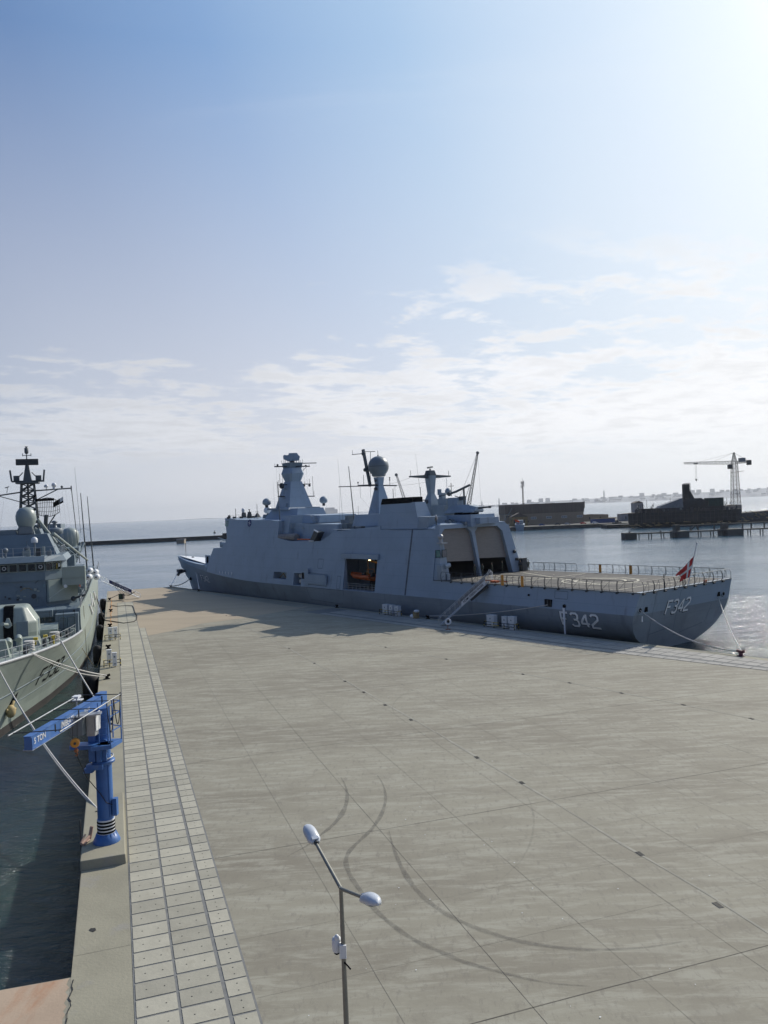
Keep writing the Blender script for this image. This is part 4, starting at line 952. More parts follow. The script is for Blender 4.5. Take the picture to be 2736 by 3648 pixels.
# triatic wires
def sag(a,b,dz,n=14): 
    a,b=Vector(a),Vector(b); return [a+(b-a)*i/n-Vector((0,0,dz*4*(i/n)*(1-i/n))) for i in range(n+1)]
m=MB(ff)
for w in (-2.6,2.4): m.path(sag((CS,CW+w,19.9),(TS,TW+w*1.4,20.7),.5),.018,3)
m.path(sag((CS,CW-8.4,19.7),(60,2.6,12.6),.2),.012,3); m.path(sag((CS,CW-4.,17.8),(CS,CW,14),.2),.012,3); m.build('aerial_wire','dark',FRIG)
# soot and weld bands
m=MB(ff); m.box(47.6,55.8,-.0+.2,.62,2.6,2.84); m.build('bay_sill','navy2',FRIG)
# ---- ensign
m=MB(ff); m.tube((-.2,9.5,5.3),(-1.3,9.9,10.2),.055,n=8); m.ball((-1.3,9.9,10.25),.12,8); es=m.build('ensign_staff','white',FRIG)
m=MB(ff)
# half-folded swallow-tail flag hanging from the staff
top=Vector((-.95,9.75,8.75)); bot=Vector((-.45,9.55,6.35))
NX,NY=14,12
def fp(u,v): # u along the fly, v down the hoist
    h=top.lerp(bot,v); fall=Vector((.5*u,-3.1*u*(1-.55*v),-2.0*u*(1-v*.75)))
    wv=.12*math.sin(u*9+v*3)*u
    return h+fall+Vector((wv,wv*.6,0))
vs=[fp(i/NX,j/NY) for j in range(NY+1) for i in range(NX+1)]; fs=[];ms=[]
for j in range(NY):
    for i in range(NX):
        u,v=(i+.5)/NX,(j+.5)/NY
        if u>.72 and abs(v-.5)<(u-.72)*1.4: continue
        k=1 if abs(v-.5)<.085 or abs(u-.30)<.07 else 0
        m.add([vs[j*(NX+1)+i],vs[j*(NX+1)+i+1],vs[(j+1)*(NX+1)+i+1],vs[(j+1)*(NX+1)+i]],[(0,1,2,3)],k,True)
FLG=m.build('ensign',['red','white'],None,FRIG.location,FA.rz,'red swallow-tailed flag with white cross hanging on the frigate stern staff','flag')
m=MB(ff); m.tube((.1,9.,5.3),(.1,9.,6.8),.07); m.lathe((.1,9.,6.9),[(.1,-.15),(.14,0),(.06,.15)],8); m.tube((.2,5.3,5.3),(.2,5.3,7.0),.06); m.build('stern_light_post','dark',FRIG)
m=MB(ff); m.box(.0,.2,13.6,14.1,5.3,5.6); m.build('lifebuoy_light','orange',FRIG)
# ================================================================ green-grey frigate on the left
CR=-8.8
fu=lambda p:(p[0],-p[1],p[2]-ZB)
COR=thing('green_frigate','grey-green frigate with gun turret and lattice mast moored at the left quay edge','ship',FL.W(0,0,ZB),FL.rz)
DK=[(-32,.1),(-30,.9),(-27,1.9),(-24,2.8),(-20,4.0),(-13,5.6),(-7,6.6),(-3,7.1),(5,7.45),(20,7.6),(70,7.5),(86,6.6)]
WLn=[(-26,.05),(-24,.3),(-19.5,1.3),(-8,3.9),(4,6.0),(20,7.1),(40,7.3),(75,7.0),(86,6.0)]
zd=lambda u:4.0+(max(0,-u-2)/30)**1.5*1.3
def chb(u,z):
    top=zd(u) if u<-2.2 else 6.5
    a=interp(u,DK); b=interp(u,WLn); zc_=1.6
    if z>=zd(u): return a-(z-zd(u))*.10
    t=max(0.,(z+2)/(zd(u)+2)); k=interp(u,[(-30,1.7),(-10,1.45),(10,.8),(30,.5)])
    return b+(a-b)*t**k
LV=[-3.5,-2,-1.25,-.4,.6,1.6,2.6,3.4]
us=[-31.5,-30,-28,-26,-24,-22,-20,-17,-14,-11,-8,-5,-2.2,2,6,12,20,30,40,50,60,70,80,86]
m=MB(fu); rings=[]
for u in us:
    Z_=[(z if z<0 else z*zd(u)/4.0) for z in LV]+[zd(u)]
    P=[]
    for z in Z_:
        uu=u; st_=-26-( (z+2)/7.3)*5.6
        uu=max(u,st_)
        P.append((uu,chb(max(uu,u),z) if uu<=u+.01 else .04,z))
    rings.append([(a,CR-b,z) for a,b,z in P]+[(a,CR+b,z) for a,b,z in P][::-1])
n=len(rings[0]); vs=[v for r in rings for v in r]; o=len(LV)+1
for k in range(len(us)-1):
    for i in range(n-1):
        lo=min(i,n-2-i); mi=1 if lo<2 else 0
        m.add([vs[k*n+i],vs[k*n+i+1],vs[(k+1)*n+i+1],vs[(k+1)*n+i]],[(0,1,2,3)],mi,False)
bm_=m
m.build('hull',['green','boot'],COR)
# raised hull side aft of the break
m=MB(fu)
for sg in (1,-1):
  m=MB(fu)
  for k in range(12,len(us)-1):
        a,b=us[k],us[k+1]
        q=[(a,CR+sg*chb(a,zd(a)),zd(a)),(b,CR+sg*chb(b,zd(b)),zd(b)),(b,CR+sg*chb(b,6.5),6.5),(a,CR+sg*chb(a,6.5),6.5)]
        q2=[(x,y-sg*.15,z) for x,y,z in q]; m.hexa([q[0],q[1],q2[1],q2[0],q[3],q[2],q2[2],q2[3]])
  m.build('raised_hull_side','green',COR)
m=MB(fu)
L=[(u,zd(u)) for u in us[:13]]
for (a,za),(b,zb) in zip(L[:-1],L[1:]):
    ha,hb=chb(a,za)-.05,chb(b,zb)-.05; m.add([(a,CR-ha,za-.06),(b,CR-hb,zb-.06),(b,CR+hb,zb-.06),(a,CR+ha,za-.06)],[(0,1,2,3)])
m.add([(-2.2,CR-7.2,6.45),(86,CR-6.4,6.45),(86,CR+6.4,6.45),(-2.2,CR+7.0,6.45)],[(0,1,2,3)])
m.build('deck','green2',COR)
# white waterway bulwark cap
m=MB(fu); pts=[(u,CR+chb(u,zd(u))-.05,zd(u)+.1) for u in us[:13]]; m.path(pts,.14,8); m.path([(a,2*CR-b,z) for a,b,z in pts],.14,8); m.build('gunwale','steel',COR)
m=MB(fu); pts=[(u,CR+chb(u,1.7)+.02,1.7) for u in us[4:20]]; m.path(pts,.05,4); pts=[(u,CR+chb(u,.4)+.02,.4) for u in us[6:16]]; m.path(pts,.03,4); m.build('hull_seam','green2',COR)
# bow number, anchor, rust
def bowf(x,y,k): u=-13.9+x*1.5; z=.95+y*.95; return (u,CR+chb(u,z)+.04+k,z)
GL['3'];
m=MB(fu); glyphs(m,'F332',lambda p:bowf(p[0],p[1],0),1.45,th=.24); m.build('hull_number','black',COR,label='black F332 on the port bow')
m=MB(fu); c=(-19.4,chb(-19.4,1.0)+CR+.1,1.0); m.hexa([(-19.9,c[1]-.45,.2),(-19.3,c[1]-.25,.1),(-18.3,c[1]+.28,1.6),(-18.9,c[1]+.1,1.7)]+[(a,b+.12,z) for a,b,z in [(-19.9,c[1]-.45,.2),(-19.3,c[1]-.25,.1),(-18.3,c[1]+.28,1.6),(-18.9,c[1]+.1,1.7)]]); m.build('anchor_recess','black',COR)
m=MB(fu); m.ball((-19.7,c[1]-.2,.05),.42,10,sq=1.3); m.tube((-19.7,c[1]-.2,.1),(-19.2,c[1]-.05,.8),.16); m.tube((-20.1,c[1]-.5,.25),(-19.2,c[1]+.1,.1),.14)
MT['anch']=mat('weathered_anchor_paint',(.55,.42,.20),.7,var=.2,scale=3); m.build('anchor','anch',COR)
# bulwark rails on the foredeck
m=MB(fu)
R0=[(u,CR+chb(u,zd(u))-.35,zd(u)) for u in [-28+i*1.25 for i in range(21)]]
for a,b,z in R0: m.tube((a,b,z),(a,b,z+1.05),.035,n=4)
for h in (.5,1.02): m.path([(a,b,z+h) for a,b,z in R0],.018,4)
m.build('guard_rail','alu',COR)
# gun turret
TT=thing('gun_turret','rounded grey-green naval gun turret on the foredeck of the left frigate','gun turret',FL.W(0,0,ZB),FL.rz) if False else COR
gu,gr=-8.6,-7.7
m=MB(fu)
def octo(a,b,ch,z,dx=0): return [(gu+dx-a+ch,gr-b,z),(gu+dx+a-ch,gr-b,z),(gu+dx+a,gr-b+ch,z),(gu+dx+a,gr+b-ch,z),(gu+dx+a-ch,gr+b,z),(gu+dx-a+ch,gr+b,z),(gu+dx-a,gr+b-ch,z),(gu+dx-a,gr-b+ch,z)]
m.loft([octo(2.35,2.35,.9,4.75),octo(2.4,2.42,.85,5.4),octo(2.35,2.40,.8,6.35),octo(1.75,1.55,.35,7.72,.2),octo(1.5,1.3,.3,7.82,.25)],0,True,False); tur=m.build('gun_turret','green',COR,bevel=.12)
m=MB(fu); m.hexa([(gu-2.5,gr-.42,4.9),(gu-.5,gr-.42,4.9),(gu-.5,gr+.42,4.9),(gu-2.5,gr+.42,4.9),(gu-2.5,gr-.42,6.38),(gu-.5,gr-.42,6.38),(gu-.5,gr+.42,6.38),(gu-2.5,gr+.42,6.38)]); m.hexa([(gu-2.5,gr-.42,6.38),(gu-.5,gr-.42,6.38),(gu-.5,gr+.42,6.38),(gu-2.5,gr+.42,6.38),(gu-1.7,gr-.42,7.9),(gu-.3,gr-.42,7.9),(gu-.3,gr+.42,7.9),(gu-1.7,gr+.42,7.9)]); m.build('gun_slot','black',tur)
m=MB(fu); m.tube((gu-1.6,gr,6.2),(gu-5.3,gr-.1,6.7),.16,.11); m.tube((gu-5.3,gr-.1,6.7),(gu-5.6,gr-.1,6.74),.17); m.lathe((gu-2.4,gr,6.3),[(.3,-.4),(.34,.3)],12,ax=(-1,0,.12)); m.hexa([(gu-2.6,gr-.36,6.2),(gu-2.2,gr-.36,6.2),(gu-2.2,gr+.36,6.2),(gu-2.6,gr+.36,6.2),(gu-2.5,gr-.1,6.9),(gu-2.1,gr-.1,6.9),(gu-2.1,gr+.1,6.9),(gu-2.5,gr+.1,6.9)]); m.build('barrel','radome',tur)
m=MB(fu); m.box(gu-.4,gu+.5,gr+2.3,gr+2.42,4.9,6.4); m.box(gu-2.5,gu-2.4,gr+.7,gr+1.7,5.0,6.5); pieces(m,'turret_door','green2',tur)
m=MB(fu); m.lathe((gu,gr,4.3),[(2.2,-.3),(2.2,.5)],24); m.build('turret_ring','green2',tur)
# foredeck gear
m=MB(fu)
m.hexa([(gu-3.8,gr+.9,4.1),(gu-2.2,gr+.9,4.1),(gu-2.2,gr+2.9,4.1),(gu-3.8,gr+2.9,4.1),(gu-3.3,gr+1.2,5.0),(gu-2.6,gr+1.,5.1),(gu-2.6,gr+2.7,5.1),(gu-3.3,gr+2.5,5.0)])
m.hexa([(-20,-9.6,4.4),(-18.9,-9.6,4.4),(-18.9,-6.6,4.4),(-20,-6.6,4.4),(-20,-9.6,6.0),(-19.6,-9.6,6.1),(-19.6,-6.9,6.1),(-20,-6.9,6.0)])
m.hexa([(gu+3,gr+.9,4.0),(gu+4.4,gr+.9,4.0),(gu+4.4,gr+3.9,4.0),(gu+3,gr+3.9,4.0),(gu+3,gr+.9,4.9),(gu+4.4,gr+.9,5.4),(gu+4.4,gr+3.9,5.4),(gu+3,gr+3.9,4.9)])
pieces(m,'deck_locker','green',COR)
for u,r in ((-17.6,-6.9),(-14.8,-6.4)):
    m=MB(fu); z=zd(u); m.tube((u,r,z-.1),(u,r,z+.9),.26,n=12); m.path([(u,r,z+.85),(u-.1,r,z+1.15),(u-.45,r,z+1.25),(u-.75,r,z+1.05)],.27,12); m.build('cowl_ventilator','green',COR)
for u,r in ((-16.1,-5.5),(-9.0,-3.9)):
    m=MB(fu); z=zd(u)
    for k in range(6): m.lathe((u+.06*math.sin(k*2),r,z+.1+k*.15),[(.42,-.06),(.5,0),(.42,.06)],12)
    m.build('rope_coil','rope',COR)
m=MB(fu)
for u,r in ((-18.6,-5.6),(-13.2,-4.5),(-11,-4.1),(-6.5,-2.9)): z=zd(u); m.tube((u,r,z),(u,r,z+.6),.16,n=8); m.tube((u+.6,r+.05,z),(u+.6,r+.05,z+.6),.16,n=8)
pieces(m,'bitt','dark',COR)
m=MB(fu)
for u,r in ((-12.2,-5.3),(-10.4,-4.6),(-11.5,-3.8)): z=zd(u); m.tube((u,r,z),(u,r,z+.7),.07,n=6); m.box(u-.18,u+.18,r-.18,r+.18,z+.55,z+.8)
pieces(m,'yellow_valve','yellow',COR)
# break bulkhead and its fittings
m=MB(fu); m.box(-2.2,-1.8,CR-7.1,-1.75,3.9,6.5); m.box(-3.9,-2.2,-4.1,-1.9,3.95,6.15); m.box(-3.2,-2.2,-6.0,-4.4,5.9,6.6); m.box(-2.3,-2.2,-15,-7,4,6.4); m.build('break_bulkhead','green2',COR)
MT['fit']=mat('blue_grey_fitting',(.17,.24,.27),.6,var=.1)
def oval(m,u,r0,r1,z0,z1,t=.06):
    rr=.35*(r1-r0); P=[]
    for cx,cz,a0 in ((r1-rr,z1-rr,0),(r0+rr,z1-rr,90),(r0+rr,z0+rr,180),(r1-rr,z0+rr,270)):
        for i in range(5): t_=R(a0+i*22.5); P.append((u,cx+rr*math.cos(t_),cz+rr*math.sin(t_)))
    m.path(P+[P[0]],t,5)
m=MB(fu); oval(m,-2.25,-5.5,-4.2,3.95+.1,5.9); 
for k in range(2):
    oval(m,-3.95,-3.75+k*.85,-3.05+k*.85,4.3,5.9)
for k in range(4): m.tube((-3.95,-3.9,4.4+k*.4),(-3.95,-2.1,4.4+k*.4),.03,n=4)
m.path([(-2.3,-4.1,5.9),(-2.3,-3.95,6.2),(-2.3,-3.7,6.3)],.09,6); m.lathe((-2.3,-4.9,4.9),[(.22,-.03),(.22,.03)],10,ax=(1,0,0)); m.build('doors_and_fittings','fit',COR)
m=MB(fu)
for r in (-6.0,-4.6,-3.3,-2.2): m.tube((-4.2,r,3.9),(-4.2,r,6.6),.03,n=4)
for k in range(7): m.tube((-2.3,-6.1,4+k*.4),(-2.3,-5.7,4+k*.4),.02,n=4)
m.tube((-4.2,-6,6.5),(-4.2,-2.2,6.5),.02,n=4); m.tube((-3.9,-4,6.2),(-3.9,-4,7.0),.02,n=4); m.box(-4.2,-4,-4.35,-4.0,4.2,5.2); m.build('bulkhead_piping','dark',COR)
for k in range(46):
    r=random.uniform(-7.2,-2.0); z=random.uniform(4.3,6.2); m=MB(fu); m.box(-2.32,-2.2,r,r+random.uniform(.06,.35),z,z+random.uniform(.06,.4)); m.build('wall_fitting',random.choice(['fit','radome','dark','green']),COR)
for k in range(34):
    u=random.uniform(-7,-2.6); r=random.uniform(-6.5,-2.4); m=MB(fu); h=random.uniform(.2,.9); 
    if k%3: m.box(u,u+random.uniform(.15,.6),r,r+random.uniform(.15,.6),4,4+h)
    else: m.tube((u,r,4),(u,r,4+h),random.uniform(.06,.16),n=8)
    m.build('deck_fitting',random.choice(['green2','radome','green','dark','green']),COR)
for k in range(26):
    r=random.uniform(-9.8,-5.6); z=random.uniform(6.7,9.2); m=MB(fu); 
    if k%2: m.box(2.9,3.0,r,r+random.uniform(.08,.3),z,z+random.uniform(.06,.3))
    else: m.tube((2.93,r,z),(2.93,r+random.uniform(-.1,.5),z+random.uniform(-.2,.6)),.025,n=4)
    m.build('wall_fitting',random.choice(['fit','radome','dark']),COR)
for k in range(30):
    u=random.uniform(3.5,12); r=random.uniform(-12.5,-4.3); h=random.uniform(.15,1.1); m=MB(fu)
    if k%2: m.box(u,u+.3,r,r+random.uniform(.2,.5),12,12+h)
    else: m.tube((u,r,12),(u,r,12+h),.06,n=6)
    m.build('roof_fitting',random.choice(['green2','radome','dark','radome2']),COR)
# bridge block
m=MB(fu)
def chf(u0,rm,u1,rb,c,z): return [(u0,-17.6-rm+ -0,z),(u0,rm,z),(u0+c,rb,z),(u1,rb,z),(u1,-17.6-rb,z),(u0+c,-17.6-rb,z)]
m.loft([chf(3,-5.4,34,-2.35,2.4,6.45),chf(3,-5.4,34,-2.35,2.4,9.4)])
m.loft([chf(2.85,-5.4,14,-3.65,1.5,9.35),chf(2.95,-5.4,14,-3.75,1.5,11.45)])
m.loft([chf(2.2,-5.4,15,-3.2,1.7,11.4),chf(2.9,-5.4,15,-3.6,1.6,12.0)])
brd=m.build('bridge_house','green2',COR)
m=MB(fu); m.hexa([(2.95,-5.3,6.9),(5.25,-2.4,6.9),(5.1,-2.2,6.9),(2.8,-5.1,6.9),(2.95,-5.3,9.3),(5.25,-2.4,9.3),(5.1,-2.2,9.3),(2.8,-5.1,9.3)]); m.build('chamfered_panel','green',COR)  # lighter paint over the chamfer puts its sunlit look into the colour
m=MB(fu); m.box(3.2,5.6,-3.7,-1.4,9.35,9.5); m.box(3.15,3.25,-3.7,-1.35,9.4,10.6); m.hexa([(3.2,-1.5,7.8),(5.6,-1.5,7.8),(5.6,-1.3,7.8),(3.2,-1.3,7.8),(3.2,-1.45,10.6),(5.6,-1.45,10.6),(5.6,-1.3,10.6),(3.2,-1.3,10.6)]); m.box(3.1,3.16,-3.8,-1.3,10.52,10.66); m.hexa([(3.2,-3.7,8.6),(5.4,-3.7,8.6),(5.4,-1.5,8.6),(3.2,-1.5,8.6),(3.2,-3.7,9.4),(5.4,-3.7,9.4),(5.4,-1.4,9.4),(3.2,-1.4,9.4)]); m.build('bridge_wing','green',COR)
for i,r in enumerate((-12.3,-11.35,-10.4,-9.5,-8.6,-7.65,-6.75,-5.85,-4.95,-4.15)):
    w_=.36 if i<8 else .30
    cu_=0 if i<8 else (r+5.4)*.85
    m=MB(lambda p:fu((p[0]+(0 if i<8 else (p[1]+5.4)*.84),p[1],p[2]))); m.box(2.80,2.9,r-w_-.05,r+w_+.05,10.38,11.28,1); m.box(2.76,2.86,r-w_,r+w_,10.45,11.2,0); wi=m.build('bridge_window',['glass','green'],brd)
    if i in (3,7):
        m=MB(fu); m.lathe((2.74,r,10.85),[(.2,-.01),(.2,.02),(.15,.02),(.15,-.01)],16,ax=(-1,0,0),cap=False); m.build('clear_view_screen','marking',wi)
    if i==9:
        m=MB(fu); m.box(2.70+cu_,2.73+cu_,r+.08,r+.2,10.7,11.1); m.box(2.62+cu_,2.65+cu_,r-.1,r-.04,10.5,11.1,1); m.build('window_wiper',['marking','yellow'],wi)
m=MB(fu); m.path([(2.8,-8.0,8.3),(2.8,-7.6,8.6),(2.8,-7.1,8.6),(2.8,-6.75,8.35)],.04,5,0); m.build('hose_on_front','timber',brd)
m=MB(fu); m.lathe((2.95,-6.65,7.65),[(.26,-.02),(.26,.06)],14,ax=(-1,0,0)); m.lathe((2.95,-7.9,8.75),[(.12,-.02),(.12,.1)],10,ax=(-1,0,0)); m.build('round_hatch','dark',brd)
m=MB(fu); m.lathe((2.6,-3.35,8.6),[(.13,-.1),(.2,.15)],10,ax=(-1,0,-.2)); m.bar((2.75,-5.2,7.2),(2.72,-3.5,8.4),.04,.02); m.build('floodlight','white',brd)
m=MB(fu); m.tube((3.0,-2.6,7.1),(.8,-1.3,7.6),.12,n=6); m.ball((2.9,-2.6,7.1),.3,8); m.build('heavy_machine_gun','dark',COR)
# bridge roof: rails, satcom and mast house
m=MB(fu)
for r in [-13.8+i*1.05 for i in range(10)]: m.tube((2.8,r,12),(2.8,r,13.0),.03,n=4)
for h in (12.5,13.): m.tube((2.8,-13.8,h),(2.8,-4.2,h),.02,n=4)
for k in range(6): m.tube((2.8+k*1.6,-3.7,12),(2.8+k*1.6,-3.7,13.),.03,n=4)
m.tube((2.8,-3.7,13.),(11,-3.7,13.),.02,n=4); m.build('roof_rail','alu',COR)
m=MB(fu); m.lathe((5,-6.55,13.7),[(.33,-.2),(.36,0),(.33,.22),(.2,.38),(.01,.44)],14); m.build('small_radome','white',COR)
m=MB(fu); m.tube((5,-6.55,12),(5,-6.55,13.5),.09); m.ball((4.6,-7.3,12.9),.3,8); m.tube((4.6,-7.3,12),(4.6,-7.3,12.8),.12); m.tube((4.6,-7.3,13),(4.6,-7.3,13.7),.06,n=5); m.ball((3.6,-9.4,12.8),.3,8); m.tube((3.6,-9.4,12),(3.6,-9.4,12.7),.1); m.build('roof_pedestals','radome2',COR)
m=MB(fu); m.frus(10,-8.6,12,14.4,3.0,4.2,2.2,3.2); m.frus(12,-8.6,14.4,15.0,2.,2.4,2.,2.2); m.frus(9,-9.9,14.3,14.9,.8,1.3,.8,1.1); m.build('mast_house','green2',COR)
# director dome
m=MB(fu); m.lathe((9,-7.7,16.5),[(.75,-1.35),(1.0,-.85),(1.12,-.3),(1.12,.1),(1.0,.55),(.72,.92),(.3,1.08),(.01,1.1)],24); m.build('director_radome','radome',COR)
m=MB(fu); m.frus(9,-7.7,14.4,15.2,.6,.9,.5,.7); m.box(8.,8.4,-8.4,-7.,14.5,15.3)
for k in range(6): m.bar((8.3,-8.5+k*.35,14.2+random.random()),(8.6,-8.3+k*.35,15.0),.16)
m.build('director_pedestal','radome2',COR)
# lattice mast
MU,MR=15.,-7.9
m=MB(fu); m.truss((MU,MR,13.5),(MU,MR,20.6),2.4,1.4,9,.11,rb=.075); m.tube((MU,MR,14),(MU,MR,20.6),.12); m.frus(MU,MR,20.6,20.8,1.1,1.3,1.1,1.3); m.frus(MU,MR,20.8,22.3,.5,.5,.28,.28); lm=m.build('lattice_mast','lattice',COR)
m=MB(fu); m.bar((MU,MR-1.8,20.9),(MU,MR+1.9,20.9),.25,.2)
for sg in (-1,1): m.box(MU-.3,MU+.3,MR+sg*1.25-.32,MR+sg*1.25+.32,21,21.6); m.bar((MU,MR+sg*1.8,20.9),(MU,MR+sg*1.95,22.3),.2); m.tube((MU,MR+sg*.5,22),(MU,MR+sg*1.4,21),.06)
m.build('mast_platform','lattice',lm)
m=MB(fu); m.box(MU-.2,MU+.25,MR-1.25,MR+1.3,22.9,23.65); m.build('air_search_antenna','dark',lm)
m=MB(fu); m.tube((MU,MR,22.3),(MU,MR,22.9),.3,.2); m.tube((MU,MR,23.6),(MU,MR,24.2),.07,n=5); m.tube((MU,MR-.45,24.1),(MU,MR+.5,24.1),.05,n=4); m.tube((MU,MR-.45,24.),(MU,MR-.45,24.35),.05,n=4); m.tube((MU,MR+.5,24.),(MU,MR+.5,24.35),.05,n=4); m.lathe((MU,MR,24.75),[(.1,-.5),(.24,-.3),(.24,.25),(.08,.3),(.2,.45)],10); m.build('mast_head','lattice',lm)
m=MB(fu); m.bar((MU,MR-3.6,19.2),(MU,MR-.6,19.6),.16); m.bar((MU,MR-3.4,19.2),(MU,MR-.7,18.3),.1); m.bar((MU,MR+.6,19.7),(MU,MR+5.0,19.9),.16); m.bar((MU,MR+.8,18.5),(MU,MR+3.4,19.8),.12)
m.tube((MU,MR+5.0,19.6),(MU,MR+5.0,20.2),.08,n=5); m.ball((MU,MR+3.9,20.1),.16,8); m.bar((MU,MR-2.4,19.5),(MU,MR-2.3,20.2),.06); m.bar((MU,MR-2.6,20.15),(MU,MR-2.1,20.3),.1); m.build('yard','lattice',lm)
m=MB(fu); m.ball((MU,MR+2.1,20.2),.27,10,z0=-.4); m.tube((MU,MR+2.1,19.7),(MU,MR+2.1,20.1),.06); m.ball((MU,MR+3.0,20.35),.3,12); m.tube((MU,MR+3,19.8),(MU,MR+3,20.2),.18); m.build('white_antenna_dome','white',lm)
m=MB(fu); m.bar((MU-1.,MR+.9,18.5),(MU-1,MR+3.0,18.55),.25,.3); m.bar((MU-.8,MR+.6,18.4),(MU-.8,MR+.9,19.2),.2); m.build('navigation_radar','black',lm)
m=MB(fu)
for w in (-3.4,-2.7): m.tube((MU,MR+w,19.1),(MU-4,MR+w*1.2,12.6),.012,n=3)
for w in (2.1,3.4,3.9,4.3): m.tube((MU,MR+w,19.7),(MU-1,MR+w*1.15,13.),.012,n=3)
m.build('halyard','alu',lm)
m=MB(fu); m.tube((MU+.2,MR+5.0,19.8),(MU+9,MR+5.3,10),.05,n=5); m.build('backstay_pole','lattice',COR)
# grid radar antenna
m=MB(fu)
CU,C_R=18.5,-5.6
def gp(a,b): # a -1..1 across, b -1..1 high
    return (CU+.9*(a*a+b*b)*.7,C_R-.35+a*1.3,17.7+b*1.2*(1-.45*max(0,a)**2-.25*max(0,-a)**2)+.0)
for k in range(13): a=-1+2*k/12; m.path([gp(a,b) for b in (-1,-.5,0,.5,1)],.04,4)
for b in (-1,-.5,0,.5,1): m.path([gp(-1+2*k/12,b) for k in range(13)],.055 if abs(b)==1 else .03,4)
m.tube((CU,C_R-.6,16.7),(CU+.4,C_R-.8,14.6),.25); m.tube((CU,C_R+.5,16.7),(CU+.4,C_R-.4,15.4),.08); m.build('grid_radar_antenna','lattice',COR)
# braces, booms
m=MB(fu); m.tube((11.,-6.6,16.2),(12,-4.7,13.2),.16); m.tube((11.5,-5.0,14.4),(26,-1.7,10.3),.17,.14); m.tube((11.6,-5.6,14.2),(17,-3.9,12.2),.09); m.build('slanting_boom','radome',COR)
m=MB(fu)
m.truss((12,-5.3,13.6),(22,-3.,10.6),.7,.7,7,.06,legs=3); m.tube((28,-3.4,10),(30,-2.2,12.6),.2); m.bar((20,-3.8,11.6),(26,-3.6,11.9),.3); m.box(18,24,-4.6,-3,10,11.4); m.build('boat_davit','green2',COR)
m=MB(fu); m.lathe((24,-5.6,14.5),[(1.0,-.35),(1.05,-.3),(1.05,.3),(1.0,.35)],20); m.lathe((24,-5.6,14.85),[(.8,0),(.3,.2),(.2,.7),(.45,.9),(.2,1.1)],12); m.tube((24,-5.6,12.6),(24,-5.6,14.2),.3); m.build('ring_antenna','radome2',COR)
m=MB(fu); m.lathe((9,-12.2,14.2),[(1.1,-.35),(1.1,.35)],20); m.lathe((9,-12.2,14.6),[(.5,0),(.2,.5),(.4,.7)],12); m.tube((9,-12.2,12),(9,-12.2,14.),.3); m.build('ring_antenna','radome2',COR)
m=MB(fu); m.lathe((29,-3.95,13.6),[(.8,-1.5),(1.1,-.9),(1.22,-.3),(1.22,.2),(1.08,.75),(.75,1.12),(.3,1.3),(.01,1.32)],24); m.build('satellite_radome','radome',COR)
m=MB(fu); m.box(22,32,-6,-2.6,11.6,12.2); m.frus(29,-3.9,10,12.2,.8,.8,.6,.6); m.box(16,34,-12,-4.6,9.4,12.4); m.lathe((22,-4.6,13.0),[(.35,-.1),(.4,.2),(.25,.2)],14,ax=(-1,0,0)); m.build('midship_house','green2',COR)
m=MB(fu); m.box(34,60,-12.5,-5,6.4,11.8); m.box(44,56,-11,-6,11.8,15.5); m.box(40,42,-4.2,-3.,11,12.5); m.build('funnel_house','green2',COR)
for u,r,z0,z1,t in ((30,-1.9,8.6,19.8,.09),(33,-1.1,9.0,19.4,.08),(31,-2.6,14,23.6,.025)):
    m=MB(fu); m.tube((u,r,z0),(u+1.0,r-.5,z1),t*1.3,t*.6,n=6); m.build('whip_antenna','lattice',COR)
m=MB(fu); m.path([(30.3,-3.,14.4),(30.3,-2.1,14.7),(30.3,-1.2,14.4)],.04,4); m.tube((30.3,-2.1,14.7),(30.3,-2.1,15.3),.03,n=4); m.build('discage_spreader','alu',COR)
for u,r,z in ((9.2,-.95,9.75),(10.6,-.35,9.45),(8.6,-1.05,9.05),(10.2,-.2,8.9)):
    m=MB(fu); m.lathe((u,r,z),[(.02,-.62),(.25,-.58),(.34,-.45),(.34,.45),(.25,.58),(.02,.62)],16,ax=(1,.15,0)); m.build('life_raft_canister','white',COR)
    m=MB(fu); m.lathe((u-.62,r-.1,z),[(.1,-.03),(.1,.03)],10,ax=(1,.15,0)); m.build('canister_cap','dark',COR)
m=MB(fu)
for k in range(22):
    u=4+k*2.2; m.tube((u,-1.75,6.5),(u,-1.75,7.6),.035,n=4)
m.tube((4,-1.75,7.05),(52,-1.75,7.05),.02,n=4); m.tube((4,-1.75,7.6),(52,-1.75,7.6),.025,n=4)
for k in range(12): m.tube((1.5+k*.5,-2.2,4.7),(1.5+k*.5,-1.85,6.9),.03,n=4)
for k in range(9): m.tube((-1.6+k*.45,-1.75,6.5),(-1.6+k*.45,-1.7,7.5),.03,n=4)
m.path([(-1.8,-1.75,7.5),(2.2,-1.7,7.5)],.03,4); m.path([(-1.8,-1.75,7.0),(2.2,-1.7,7.0)],.02,4)
m.build('side_rail','alu',COR)
m=MB(fu)
for k in range(40):
    u=random.uniform(6,30); r=random.uniform(-2.6,-1.9); z=random.uniform(6.5,9.3); m.box(u,u+random.uniform(.2,.8),r,r+.4,z,z+random.uniform(.2,.6))
for k in range(8): m.tube((6+k*2.5,-2.1,6.5),(6+k*2.5,-2.1,9.4),.05,n=4)
pieces(m,'side_locker','green2',COR)
m=MB(fu); m.box(7.,7.4,-2.25,-2.0,8.0,8.7); m.build('red_extinguisher','orange',COR)
m=MB(fu)
for u in (14,24,34): m.path([(u,-1.3,5.2),(u+3.2,-1.15,4.0),(u+3.4,-1.15,3.7)],.16,8)
m.path([(20,-1.3,6.2),(19.8,-1.2,5.2),(20.5,-1.2,4.4),(22,-1.2,4.6),(22,-1.25,5.6)],.07,5); pieces(m,'side_fender_pipe','marking',COR)
